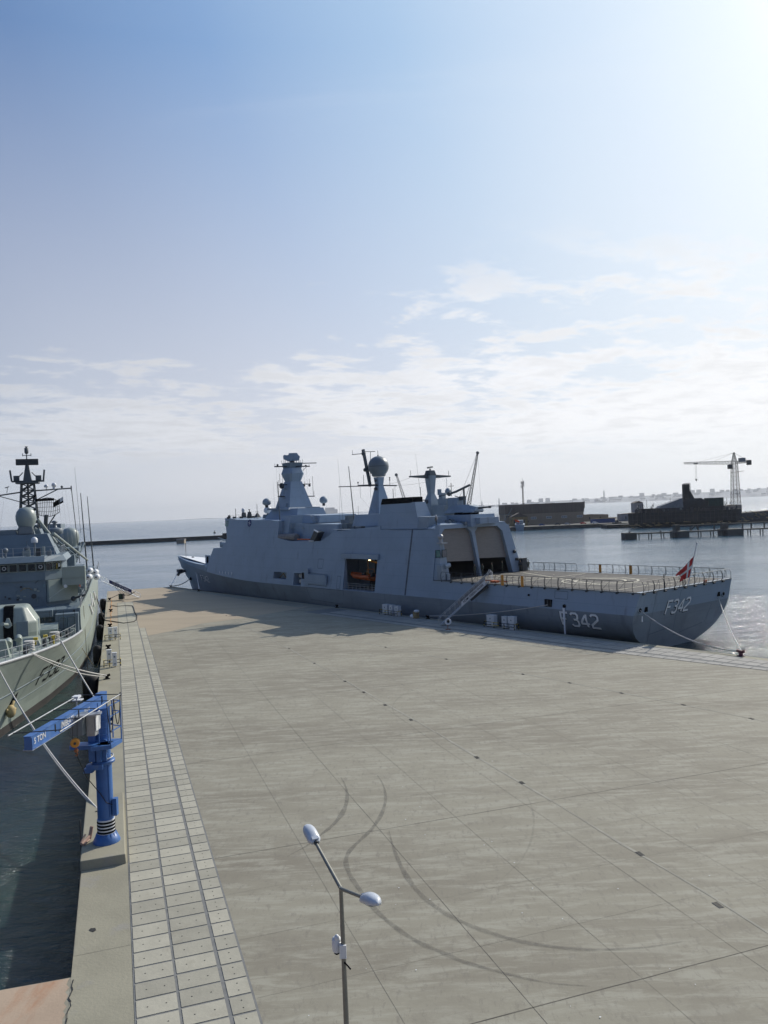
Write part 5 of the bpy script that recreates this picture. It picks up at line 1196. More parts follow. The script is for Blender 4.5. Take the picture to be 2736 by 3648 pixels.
m=MB(fu)
for k in range(3): m.tube((46,-1.2-.0,6.4),(46+k*1.5,-.6,9-.0),.05,n=5)
m.path([(46,-1.2,6.5),(45.6,-.9,8.5),(46.6,-.7,8.5),(46.6,-1,6.5)],.04,4); m.build('gangway_frame','alu',COR)
m=MB(fu); m.tube((2,-1.55,6.3),(6.3,-1.55,-1.6),.035,n=4); m.build('hull_pipe','timber',COR)
# signal flag
m=MB(fu)
for i in range(6):
    for j in range(3):
        q=lambda a,b:(MU+.1*math.sin(a*5),MR+4.0-a*1.2,18.9-b*.75-a*.75*(1-b*.2)+.0)
        a0,a1,b0,b1=i/6,(i+1)/6,j/3,(j+1)/3; m.add([q(a0,b0),q(a1,b0),q(a1,b1),q(a0,b1)],[(0,1,2,3)],1 if (i in(0,1) and j!=2) else 0,True)
fl_=m.build('signal_flag',['black','white'],None,COR.location,FL.rz,'small dark and white flag flying from the right yardarm of the green-grey frigate','flag')
# ================================================================ quayside things
def rz_of(fr): return fr.rz
# --- blue jib crane
CB=Vector((-13.72,38.05,.8))
m=MB(fl)
u0,u1=-54.9,-46.0
m.hexa([(u0,-.03,-.02),(u1,-.03,-.02),(u1,1.92,-.02),(u0,1.92,-.02),(u0+.05,-.03,.43),(u1-.05,-.03,.43),(u1-.05,1.9,.43),(u0+.05,1.9,.43)])
m.build('crane_plinth',['conc'],bevel=.04,label='long raised concrete plinth under the blue jib crane on the quay edge',cat='plinth')
CR_=thing('jib_crane','blue harbour jib crane with black and white banded foot standing at the left quay edge','crane',(CB.x,CB.y,.43))
CB.z=0
m=MB(); m.lathe((0,0,0),[(.62,0),(.62,.05),(.44,.42),(.40,.42)],28); 
for k in range(16):
    a=k*math.pi/8; c,s=math.cos(a),math.sin(a); m.hexa([(c*.4-s*.015,s*.4+c*.015,.03),(c*.6-s*.015,s*.6+c*.015,.03),(c*.6+s*.015,s*.6-c*.015,.03),(c*.4+s*.015,s*.4-c*.015,.03),(c*.4-s*.015,s*.4+c*.015,.42),(c*.46-s*.015,s*.46+c*.015,.42),(c*.46+s*.015,s*.46-c*.015,.42),(c*.4+s*.015,s*.4-c*.015,.42)])
m.build('flared_foot','blue',CR_)
m=MB(); m.lathe((0,0,0),[(.40,.40),(.40,1.08)],28,0); m.build('banded_ring','white',CR_,label='white base ring with black hoops')
for k in range(4):
    m=MB(); z=.50+k*.155; m.lathe((0,0,z),[(.41,-.045),(.415,0),(.41,.045)],28,0); m.build('black_band','black',CR_)
m=MB(); m.lathe((0,0,0),[(.37,1.08),(.37,3.75)],28); m.tube((.30,-.24,1.2),(.30,-.24,4.2),.03,n=6); col_=m.build('column','blue',CR_)
m=MB(); m.lathe((0,0,3.75),[(.37,-.1),(.52,.0),(.52,.1),(.37,.12)],28); m.box(-.6,.15,-.62,-.30,3.55,3.8); m.box(-.75,-.35,-.55,-.2,3.4,3.6); m.build('slewing_ring','blue',CR_)
m=MB(); m.path([(.45*math.cos(t),.45*math.sin(t),4.0+.05*math.sin(t)) for t in [R(-60+i*25) for i in range(9)]],.035,6); m.build('cable_guard','steel',CR_)
m=MB(); m.lathe((0,0,0),[(.34,3.87),(.34,6.3)],24); m.box(-.5,-.2,-.5,-.1,3.9,6.1); m.box(-.3,.3,-.42,-.3,3.9,4.9); m.box(-.1,.1,-.6,-.4,3.9,4.7); m.build('upper_column','blue',CR_)
m=MB()
m.box(-1.2,.62,-.95,-.3,4.62,4.80); m.hexa([(-.1,-1.3,4.62),(.75,-1.0,4.62),(.9,.1,4.62),(.2,.1,4.62),(-.1,-1.3,4.8),(.75,-1.0,4.8),(.9,.1,4.8),(.2,.1,4.8)]); m.build('platform','blue',CR_)
m=MB()
for p in ((.72,-1.0),(.88,.05),(.4,.3)): m.bar((p[0],p[1],4.8),(p[0],p[1],6.6),.05)
for z in (5.4,6.1,6.6): m.bar((.72,-1,z),(.88,.05,z),.04); m.bar((.88,.05,z),(.4,.3,z),.04)
for k in range(6): m.tube((.1,-.75,4.9+k*.3),(.5,-.65,4.9+k*.3),.02,n=4)
m.bar((.1,-.75,4.8),(.1,-.75,6.7),.04); m.bar((.5,-.65,4.8),(.5,-.65,6.7),.04); m.build('platform_rail','blue',CR_)
# jib beam: from behind the column out over the water, towards the viewer
J0=Vector((-.35,1.35,6.45)); J1=Vector((-.72,-6.25,6.45))
jd=(J1-J0).normalized(); jn=Vector((-jd.y,jd.x,0))  # jn to the right-hand side seen from the tip
m=MB()
def beam(m,a,b,w,h,z,mi=0): m.bar(J0+jd*a+Vector((0,0,z)),J0+jd*b+Vector((0,0,z)),w,h,mi)
Lj=(J1-J0).length
beam(m,0,Lj,.26,.50,0); beam(m,0,Lj,.33,.03,.26); beam(m,0,Lj,.38,.035,-.26); m.bar(J0-jd*.02+Vector((0,0,-.05)),J0+jd*.6+Vector((0,0,-.05)),.32,.8)
m.box(-.75,.25,-1.7,-.6,6.18,6.22); m.build('jib_beam','blue',CR_)
m=MB(); m.bar(J1-jd*.03+jn*.05+Vector((0,0,-.02)),J1+jn*.05+jd*.01+Vector((0,0,-.02)),.30,.46); m.build('jib_end_plate','blue',CR_)
m=MB(); m.bar(J1-jd*.1+Vector((0,0,-.05)),J1+jd*.03+Vector((0,0,-.05)),.02,.5)
# pale bottom flange edge
m=MB(); m.bar(J0+jd*2+jn*-0.0+Vector((0,0,-.285)),J1+Vector((0,0,-.285)),.40,.02); m.build('jib_flange','steel',CR_)
sgn=1 if (jn.x>0) else -1
rot=Matrix((( -jd*1.0).to_tuple(), (0,0,1), (jn*sgn).to_tuple())).transposed()
# text on the right face: reads from tip towards column
xax=-jd; zax=xax.cross(Vector((0,0,1))); RM=Matrix((xax,Vector((0,0,1)),zax)).transposed().to_euler()
off=zax*.145
text_mesh('lettering','5 TON',.34,'white',CR_,J1-jd*.75+off,RM,'white letters 5 TON'); text_mesh('lettering','(MIBEATI)',.40,'white',CR_,J1-jd*3.3+off+Vector((0,0,-.02)),RM,'white lettering at mid jib',.8)
text_mesh('lettering','GRUAS',.2,'white',CR_,J1-jd*5.3+off,RM,'small white lettering near the column')
# trolley, hoist and cabinets beside the column
m=MB(lambda p:(p[0]+.40,p[1],p[2]+.38)); m.box(-1.0,-.45,-2.3,-1.5,5.25,6.12); m.build('hoist_motor','radome2',CR_)
m=MB(lambda p:(p[0]+.40,p[1],p[2]+.38)); m.box(-.42,-.05,-1.9,-1.45,5.1,6.0); m.bar((-.7,-2.2,6.1),(.3,-2.,6.15),.5,.06); m.box(-1.0,-.3,-1.7,-1.3,5.4,6.0); m.build('hoist_gearbox','steel',CR_)
m=MB(lambda p:(p[0]+.40,p[1],p[2]+.38)); m.box(.02,.06,-2.0,-1.45,5.35,6.15); m.build('white_cabinet','white',CR_)
m=MB(lambda p:(p[0]+.40,p[1],p[2]+.38)); m.lathe((-.72,-2.5,5.0),[(.17,-.12),(.20,-.09),(.20,.09),(.17,.12)],22,ax=(.3,-1,0)); m.lathe((-.72,-2.5,5.0),[(.06,-.16),(.06,.16)],8,1,ax=(.3,-1,0)); hb_=m.build('hook_block',['orangey','dark'],CR_,label='orange round hook block')
m=MB(lambda p:(p[0]+.40,p[1],p[2]+.38)); m.ball((-.68,-2.5,4.66),.10,10); m.path([(-.68,-2.5,4.6),(-.62,-2.5,4.5),(-.66,-2.5,4.42),(-.74,-2.5,4.46)],.03,6); m.build('hook','rust',hb_)
m=MB(lambda p:(p[0]+.40,p[1],p[2]+.38)); m.tube((-.82,-2.5,5.1),(-.82,-2.4,6.1),.012,n=4); m.tube((-.62,-2.5,5.1),(-.62,-2.4,6.1),.012,n=4); m.build('hoist_rope','cable',hb_)
# pipe frame above the jib
zf=6.95
A0=Vector((-1.02,.0,zf)); A1=Vector((-1.16,-6.9,zf)); B0=Vector((.98,-.2,zf)); B1=Vector((.72,-6.6,zf))
m=MB()
m.tube(A0,A1,.028,n=6); m.tube(B0,B1+ (B1-B0)*.0,.028,n=6); m.build('frame_pipe','steel',CR_)
m=MB()
for t in (0.,.2,.42,.68,.95):
    a=A0.lerp(A1,t); b=B0.lerp(B1,t); m.tube(a-Vector((.1,0,0)),b+Vector((.05,0,0)),.022,n=5)
for t in (.05,.45,.8): a=A0.lerp(A1,t).lerp(B0.lerp(B1,t),.62); m.tube(a,a-Vector((0,0,.3)),.03,n=5)
m.lathe(B0,[(.09,-.02),(.11,0),(.09,.02)],10,ax=(1,0,0),cap=False); m.build('frame_crossbar','dark',CR_)
m=MB(); 
def hang(a,b,d): m.path(sag(a,b,d,12),.022,5)
hang(B0,B0.lerp(B1,.13),1.3); hang(B0.lerp(B1,.13),B0.lerp(B1,.26),1.45); m.path([(-.55,-2.0,4.9),(-.35,-1.2,3.4),(-.05,-.45,2.4),(.2,-.4,1.95),(.42,-.25,1.8)],.02,5); m.build('hanging_cable','cable',CR_)
m=MB(); m.box(-1.15,-.85,-.6,-.2,6.9,7.0); m.tube((-1.0,-.4,6.4),(-1.,-.4,6.9),.03); m.box(-1.25,-.85,-.3,.1,6.72,6.76); m.build('floodlight','white',CR_)
m=MB(); m.box(.42,.60,-.22,.06,1.25,2.05); m.tube((.4,-.2,1.3),(.4,-.2,2.0),.02,n=5); m.build('switch_box','blue',CR_)
# pinkish pipe bundle beside the foot
PB=thing('rusty_pipe_bundle','short pinkish rusty pipes leaning by the foot of the blue crane','pipe',(-14.62,37.9,.43))
m=MB(); m.tube((.05,.25,.08),(.12,.42,.62),.085,n=10); m.build('upper_pipe','buff',PB); m=MB(); m.tube((-.12,-.3,.07),(.06,.2,.22),.08,n=10); m.tube((.02,-.35,.06),(.1,.1,.12),.05,n=8); m.tube((-.22,-.2,.06),(-.1,.15,.35),.04,n=8); m.build('lower_pipe','buff',PB)
m=MB(fl); m.tube((-55.9,-.06,-1.9),(-55.9,-.06,.12),.025,n=6); m.tube((-52.6,-.08,-1.9),(-52.6,-.08,1.5),.03,n=6); m.tube((-51.9,-.08,-1.9),(-51.9,-.08,1.2),.02,n=6); m.build('quay_ladder','dark',label='thin dark ladder rails fixed to the quay face below the blue crane',cat='ladder')
# --- lamp post
LP=thing('lamp_post','twin-arm street lamp with two grey-white heads in the foreground of the apron','street lamp',(-1.23,17,0))
m=MB(); m.tube((0,0,0),(0,0,7.6),.085,.042,n=16); m.lathe((0,0,6.75),[(.05,-.05),(.05,.05)],14); m.build('pole','pole',LP)
ad=Vector((-.66,1.457,0)).normalized()
for sg,L_ in ((1,1.56),(-1,1.35)):
    e=ad*sg*L_+Vector((0,0,.41*L_/1.6)); m=MB(); m.tube((0,0,7.56),Vector((0,0,7.58))+e,.042,.036,n=12); arm=m.build('arm','pole',LP)
    d=(ad*sg+Vector((0,0,.25))).normalized(); sx=d.cross(Vector((0,0,1))).normalized(); uz=sx.cross(d).normalized(); c0=Vector((0,0,7.6))+e-d*.03
    m=MB(); rg=[]
    for i in range(15):
        t=i/14; x=.68*t; wd=.15*min(1,(t*5+.35))**.5*(1 if t<.5 else math.sqrt(max(0.004,1-((t-.5)/.5)**2.4)))
        hh=.142*(math.sin(min(1,t*1.6+.25)*math.pi/2))*(1 if t<.45 else math.sqrt(max(.004,1-((t-.45)/.55)**2)))
        P=[]
        for k in range(16):
            a=math.pi*k/15; P.append(c0+d*x+sx*(wd*math.cos(a))+uz*(hh*math.sin(a)**.8-.01))
        P+= [c0+d*x+sx*(-wd*.95)-uz*.05,c0+d*x+sx*(wd*.95)-uz*.05]
        rg.append(P)
    m.loft(rg,0,True,True); hd=m.build('lamp_head','lamp',LP)
    m=MB(); rg=[]
    for i in range(11):
        t=i/10; x=.16+.50*t; wd=.13*math.sqrt(max(.01,1-(2*t-1)**4)); rg.append([c0+d*x+sx*(wd*math.cos(math.pi*k/8))-uz*(.045+.06*math.sin(math.pi*k/8)*math.sin(math.pi*min(.98,max(.02,t)))) for k in range(9)])
    m.loft(rg,0,True,True); m.build('lens','radome',hd)
    m=MB(); m.bar(c0+d*.02+uz*.055,c0+d*.10+uz*.075,.16,.05); m.tube(c0-d*.05,c0+d*.1,.055,n=10,mi=1); m.build('latch_and_socket',['lamp','dark'],hd)
WF=thing('pole_camera','white dome camera and router box strapped to the lamp pole','camera',(-1.23,17,6.12)); WF.scale=(.66,.66,.66)
m=MB(); m.box(-.12,.10,-.13,-.06,.0,.42); m.tube((-.09,-.1,.02),(-.09,-.1,.4),.02); m.tube((.08,-.1,.02),(.08,-.1,.4),.02); m.build('mounting_box','white',WF)
m=MB(); m.lathe((-.22,.12,.12),[(.13,0),(.15,.1),(.15,.38),(.12,.45),(.02,.47)],16); m.ball((-.20,.05,.58),.09,12,sq=1.3); m.bar((-.22,.1,.5),(-.03,0,.35),.08); m.build('camera_dome','white',WF)
m=MB(); m.ball((-.22,.12,.12),.11,12,z1=0); m.tube((.02,-.05,-.15),(.22,-.2,-.3),.025,n=6); m.tube((.03,-.08,-.16),(.03,.1,-.16),.035,n=6); m.build('dark_fittings','black',WF)
# --- white utility pedestals, guarded by black-and-yellow rails
def pedestal(loc,rz,w,d,h,label,group,narrow=0.):
    t=thing('utility_pedestal',label,'utility box',loc,rz,group)
    m=MB(); m.box(-w/2,w/2,-d/2,d/2,.12 if not narrow else h*.5,h); m.box(-w/2-.03,w/2+.03,-d/2-.03,d/2+.03,h,h+.05)
    if narrow: m.box(-w*narrow/2,w*narrow/2,-d*.4,d*.4,0,h*.5)
    m.build('cabinet','white',t,bevel=.015)
    m=MB(); m.box(-.08,.08,-d/2-.012,-d/2,h*.68,h*.68+.18); m.box(-.1,.1,-d/2-.012,-d/2,h*.2,h*.2+.12); m.build('socket_plate','radome2',t)
    return t
def guard(loc,rz,L_,label,group=None,h=.75,dd=.5):
    t=thing('guard_rail',label,'guard rail',loc,rz,group); m=MB()
    for x in (-L_/2,-L_/6,L_/6,L_/2):
        m.tube((x,-dd,0),(x,-dd,h),.04,n=6,mi=0); m.tube((x,-dd,.25),(x,-dd,.42),.043,n=6,mi=1)
    for z in (.4,h): 
        m.tube((-L_/2,-dd,z),(L_/2,-dd,z),.035,n=6,mi=0); m.tube((-L_/4,-dd,z),(0,-dd,z),.038,n=6,mi=1)
    for x in (-L_/2,L_/2): m.tube((x,-dd,h),(x,dd*.6,h),.035,n=6,mi=1); m.tube((x,dd*.6,0),(x,dd*.6,h),.04,n=6,mi=0); m.tube((x,dd*.6,.25),(x,dd*.6,.45),.043,n=6,mi=1)
    m.build('rail_frame',['black','yellow'],t); return t
pr=FL.rz-math.pi/2
g1='white utility pedestals on the left quay edge'
pedestal(FL.W(17.9,1.0),pr,.55,.4,1.65,'nearer white utility box of the pair far along the left quay, by the frigate flank',g1)
pedestal(FL.W(19.2,1.62),pr,.5,.4,1.5,'rear white utility box of the far pair on the left quay, beside the pale slabs',g1)
guard(FL.W(18.2,1.25),pr,1.9,'black and yellow guard rail round the far pair of white boxes')
pedestal(FL.W(-.9,.95),pr,.5,.4,1.6,'taller left white utility box of the near pair on the left quay',g1)
pedestal(FL.W(-2.6,1.5),pr,.45,.4,1.5,'shorter white utility box of the near pair, beside the pale slab strip',g1)
guard(FL.W(-1.9,1.25),pr,1.7,'black and yellow guard rail round the near pair of white boxes')
ar=FA.rz+math.pi
g2='white utility pedestals along the big frigate'
pedestal(FA.W(20.8,-1.65),ar,1.25,.7,1.5,'widest white utility cabinet by the frigate stern number, leftmost of three','g' and g2)
pedestal(FA.W(18.6,-1.45),ar,.85,.6,1.45,'middle white utility cabinet between two others beside the dark hull',g2)
pedestal(FA.W(17.1,-1.8),ar,.95,.6,1.6,'white utility cabinet with a narrow lower half, rightmost of three',g2,.7)
guard(FA.W(18.9,-1.9),ar,5.2,'black and yellow guard rail in front of the three white cabinets near the gangway')
pedestal(FA.W(42.4,-1.8),ar,1.1,.7,1.45,'white utility cabinet farthest along the frigate, left of its group',g2)
pedestal(FA.W(41.,-1.8),ar,.8,.6,1.45,'slim white cabinet in the middle of the group below the boat bay',g2)
pedestal(FA.W(39.6,-1.9),ar,.9,.6,1.4,'white cabinet with dark opening at the right of the group below the boat bay',g2,.7)
guard(FA.W(41,-2.1),ar,4.2,'black and yellow guard rail in front of the cabinets below the boat bay')
SK=thing('sack_pile','pile of white and brown sacks on the quay near the foot of the gangway','sack',FA.W(35.,-2.2),ar)
m=MB(); m.box(-.5,.2,-.3,.3,0,.95); m.build('crate','timber',SK); m=MB(); m.ball((0,0,1.05),.42,10,sq=.5); m.ball((-.75,-.1,.25),.4,10,sq=.7); m.ball((-1.15,.1,.25),.35,10,sq=.8); m.build('bag','white',SK)
# --- bollards
def bollard(loc,rz,label,group,mt_='black',sc_=1.):
    t=thing('bollard',label,'bollard',loc,rz,group)
    m=MB(); m.lathe((0,0,0),[(.32*sc_,0),(.32*sc_,.04),(.17*sc_,.07),(.15*sc_,.28*sc_)],16); m.build('base',mt_,t)
    m=MB(); m.path([(-.3*sc_,0,.42*sc_),(-.1*sc_,0,.34*sc_),(.1*sc_,0,.34*sc_),(.3*sc_,0,.42*sc_)],.12*sc_,10); m.build('horns',mt_,t); return t
gb='bollards along the left quay edge'
bollard(FL.W(-9.1,.75),pr,'black bollard holding a white rope beside the nearest black fender',gb)
bollard(FL.W(10.9,.75),pr,'black bollard standing alone between the two pairs of white boxes',gb)
bollard(FL.W(32.3,.85),pr,'black bollard just beyond the far pair of white boxes on the left quay',gb)
bollard(FL.W(53.3,.9),pr,'black bollard near the dark hose on the left quay',gb)
bollard(FL.W(75.,.6),pr,'farthest black bollard on the left quay below the gangway',gb)
bollard(FL.W(-28.,1.0),pr,'black bollard half hidden behind the blue crane jib',gb)
bollard(FL.W(-48.6,.75),pr,'black bollard behind the blue crane foot taking two white ropes',gb,sc_=.9)
MT['mar']=mat('maroon_paint',(.10,.02,.03),.6)
bollard(FA.W(-12.0,-1.2),ar,'dark red bollard on the far quay edge right of the frigate stern','bollards on the far quay edge','mar',1.25)
bollard(FA.W(33.5,-1.45),ar,'small black bollard under the gangway beside the dark hull','bollards on the far quay edge')
bollard(FA.W(56.,-1.3),ar,'black bollard below the ramp outline of the big frigate','bollards on the far quay edge')
bollard((-49.2,183.4,0),0,'black bollard at the tip of the pier left of the grey bow','bollards on the far quay edge')
bollard(FA.W(106.5,-1.6),ar,'black bollard under the bow number of the big frigate','bollards on the far quay edge')
# --- fenders
def fender(u,r,rad,z0,z1,label):
    t=thing('fender',label,'fender',FL.W(u,r,z0),pr,'black rubber fenders between the left frigate and the quay')
    m=MB(); h=z1-z0; m.lathe((0,0,0),[(rad*.5,0),(rad*.9,.15),(rad,.5),(rad,h-.5),(rad*.85,h-.15),(rad*.45,h)],20); m.build('cylinder','rubber',t)
    m=MB(); m.path(sag((0,0,h-.1),(.9,.3,1.9-z0-1.85+.0),.1,4),.03,4); m.build('chain','dark',t)
fender(-7.2,-.85,.78,-2.2,.2,'largest black rubber fender, nearest along the left quay'); fender(13,-.6,.5,-2.2,.2,'black rubber fender second from the near end of the left quay'); fender(34,-.6,.52,-2.2,.2,'black rubber fender between hull and quay, third from the near end')
fender(51,-.6,.52,-2.2,.2,'black rubber fender next to the dark hose'); fender(76,-.65,.6,-2.2,.3,'farthest black rubber fender, below the gangway with the blue banner')
# --- ropes
def rope(pts,r,label,group='mooring ropes',mt_='rope',n=6):
    P=[Vector(p) for p in pts]; o=P[0].copy(); m=MB(); m.path([p-o for p in P],r,n); return m.build('mooring_rope',mt_,None,o,0,label,'rope',group)
rope(sag(FA.W(12.8,-.12,3.2),FA.W(33.4,-1.45,.4),.35,14),.055,'white mooring rope running along the dark hull from the side port to the gangway')
rope(sag(FA.W(.55,.95,3.3),FA.W(-11.9,-1.2,.45),.95,18),.06,'slack white stern rope drooping from the left transom fairlead')
rope(sag(FA.W(.6,17.6,3.0),FA.W(-12,-1.1,.5),.5,16),.06,'white stern rope from the right side of the transom to the dark red bollard')
rope(sag(FA.W(135.6,6.8,2.6),(-49.2,183.4,.4),.2),.06,'upper mooring rope from the grey bow to the pier tip',mt_='marking')
rope(sag(FA.W(131.4,hs(131.,1.),.9),(-49.1,183.3,.3),.5),.09,'lower thick mooring rope from the grey bow to the pier tip',mt_='lattice')
rope(sag(FA.W(122,hs(122,2.6),2.6),FA.W(106.4,-1.6,.4),.5),.08,'twin white bow rope hanging over the bow number',mt_='rope')
rope(sag(FA.W(123,hs(123,2.9),2.9),FA.W(106.2,-1.5,.4),.15),.05,'thin bow rope above the thicker one over the bow number',mt_='marking')
rope(sag(FL.W(-20.5,CR+chb(-20.5,zd(-20.5)),zd(-20.5)+.25),FL.W(-9.1,.75,.35),.25),.065,'white rope from the bow fairlead across to the near quay bollard')
rope(sag(FL.W(-20.3,CR+chb(-20.5,zd(-20.5))+.1,zd(-20.5)+.1),FL.W(-9.3,.6,.3),.45),.05,'second strand of the white rope crossing to the near quay bollard')
rope(sag(FL.W(-12.4,CR+chb(-12.4,zd(-12.4)),zd(-12.4)+.3),FL.W(-28.,1.0,.35),.15),.065,'steep white rope running down behind the blue crane jib')
rope(sag(FL.W(-25.5,-6.9,4.9),FL.W(-48.6,.75,.35),.8,20),.05,'long white rope crossing the dark water to the crane foot')
rope(sag(FL.W(-25.5,-6.85,4.85),FL.W(-48.45,.65,.3),.88,20),.03,'thinner slack strand beside the long white rope over the water')
rope([FL.W(u,r,z) for u,r,z in ((5.,-2.0,1.2),(4.6,-1.0,-.6),(5.2,-.5,-1.2),(7,-.2,-.6),(9.5,.2,.1))],.035,'thin tan line looping down between the hull and the quay',mt_='timber')
HS=[(-49.75,144.82),(-51.0,148.5),(-49.3,146.6),(-47.66,147.0),(-46.3,146.2),(-44.6,141.5),(-42.95,136.6),(-40.6,130.2),(-39.2,125.5),(-38.95,123.2),(-40.08,121.97),(-42.95,125.0),(-44.3,126.2)]
o=Vector((*HS[0],.05)); m=MB(); m.path([Vector((a,b,.07))-o for a,b in HS]+[Vector((-46,130,.2))-o,Vector((-47.6,133,1.8))-o,Vector((-48.9,134.5,4.))-o],.075,6); m.build('shore_hose','ropeb',None,o,0,'dark shore hose looping across the pale slabs on the left quay','hose')
m=MB()
for k in range(30): u=34+k*1.4; m.tube((u,.95+.06*math.sin(k),.03),(u+1.2,.95+.06*math.sin(k+1),.03),.05,n=4)
m.f=None; o=FL.W(0,0); 
m2=MB(fl); m2.V=[tuple(FL.W(*v)) for v in m.V]; m2.F=m.F; m2.I=m.I; m2.S=m.S; m2.build('orange_chain','orangey',label='thin orange chain lying along the far left quay edge',cat='chain')
# --- gangways
def gangway(foot,top,wd,name,label,rail=1.05,nst=10,mt_='alu'):
    a,b=Vector(foot),Vector(top); t=thing(name,label,'gangway',a); d=b-a; sx=d.cross(Vector((0,0,1))).normalized()*wd/2; u=Vector((0,0,1)); mid=t
    m=MB(); m.bar((0,0,.05),d+Vector((0,0,.05)),wd,.06); 
    n=int(d.length/.32)
    for k in range(n): c=d*((k+.5)/n); m.bar(c-sx+u*.1,c+sx+u*.1,.16,.03)
    m.build('walkway',mt_,t)
    for sg in (1,-1):
        m=MB(); o_=sx*sg
        m.tube(o_+u*.02,d+o_+u*.02,.05,n=6); m.tube(o_+u*rail-d*.02,d+o_+u*rail,.035,n=6)
        for k in range(nst+1):
            c=d*(k/nst)+o_; m.tube(c,c+u*rail,.026,n=4)
            if k<nst: m.tube(c+u*(.0),d*((k+1)/nst)+o_+u*rail,.018,n=4)
        m.path([o_+u*rail,o_+u*rail*.9-d.normalized()*.35,o_+u*.2-d.normalized()*.25,o_],.03,5); m.build('side_rail',mt_,t)
    return t,d,sx
G1,d1,sx1=gangway(FA.W(26.9,-5.0,.12),FA.W(23.2,.45,5.5),.85,'gangway','steep aluminium gangway with a white name banner leading up to the flight deck',1.15)
m=MB(); 
for sg in (1,-1): c=d1+sx1*sg; m.path([c+Vector((0,0,1.1)),c+d1.normalized()*.3+Vector((0,0,1.45)),c+d1.normalized()*.6+Vector((0,0,.9)),c+d1.normalized()*.6],.035,5)
m.build('top_hoops','marking',G1)
def banner(t,d,sx,side_,t0,t1,z0,z1,body,mt_,tm,size,name='name_banner',curv=0,xs=1.):
    dn=d.normalized(); o_=sx*side_*1.06; u=Vector((0,0,1)); nrm=(sx*side_).normalized()
    xa=dn if dn.cross(u).dot(nrm)>0 else -dn
    up_=nrm.cross(xa)
    A=d*t0+o_; B=d*t1+o_
    m=MB(); q=[A+u*z0,B+u*z0,B+u*z1,A+u*z1]; m.hexa([q[0],q[1],q[1]+nrm*.02,q[0]+nrm*.02,q[3],q[2],q[2]+nrm*.02,q[3]+nrm*.02]); bn=m.build(name,mt_,t)
    if body:
        Rm=Matrix((xa,up_,nrm)).transposed().to_euler(); text_mesh('lettering',body,size,tm,bn,(A+B)/2+u*(z0+z1)/2+nrm*.035,Rm,None,xs)
    return bn
# camera-facing side of the gangway
sd1=1 if (sx1.dot(Vector((0,-1,0)))>0) else -1
banner(G1,d1,sx1,sd1,.42,.92,.08,.72,'HDMS ESBERN SNARE',"white",'black',.42,xs=.86)
banner(G1,d1,sx1,-sd1,.38,.95,.35,1.05,None,'tan','black',.3,'canvas_screen')
m=MB(); m.bar(d1*.62-Vector((0,0,.25)),d1*.98-Vector((0,0,.45)),.9,.25); m.build('under_tray','dark',G1)
LR=thing('lifebuoy_stand','white and black lifebuoy on a dark cross-footed stand at the foot of the gangway','lifebuoy',FA.W(23.6,-6.8),ar)
m=MB(); m.tube((0,0,.03),(0,0,.8),.04,n=6); m.bar((-.4,0,.04),(.4,0,.04),.08,.06); m.bar((0,-.4,.04),(0,.4,.04),.08,.06); m.build('stand','rust',LR)
m=MB(); m.lathe((.1,0,1.05),[(.26,-.06),(.40,-.05),(.43,0),(.40,.05),(.26,.06),(.22,0)],20,ax=(.5,-.8,.3),cap=False); m.build('ring','white',LR); m=MB(); m.ball((.1,0,1.05),.12,8); m.bar((.1,0,.7),(.1,0,1.4),.06); m.build('ring_strap','black',LR)
G2,d2,sx2=gangway(FL.W(74.5,6.2,.12),FL.W(74.5,-.7,3.9),.8,'gangway','aluminium gangway with a dark blue name banner down to the left quay',.95,9,'marking')
sd2=1 if (sx2.dot(Vector((0,-1,0)))>0) else -1
banner(G2,d2,sx2,sd2,.20,.80,.28,.98,'"NRP CORTE REAL"','navyb','marking',.42,xs=.98)
NTt=thing('safety_net','dark sagging safety net and cables slung under the far gangway','net',FL.W(73,1,0))
m=MB(); 
for k in range(4): m.path(sag((.0+k*.2,1.+k*.3,3.6),(4.6,-1.0+k*.5,1.6),1.5-.15*k,10),.05,4)
m.build('cables','ropeb',NTt)
m=MB(); m.box(1.3,2.0,.2,.8,.2,1.3); m.build('hanging_bag','scaf',NTt); 
m=MB(); m.box(2.1,2.4,.3,.7,.3,1.3); m.tube((-1,2,.3),(1.2,2.,1.2),.06); m.build('cabinet','tan',NTt)
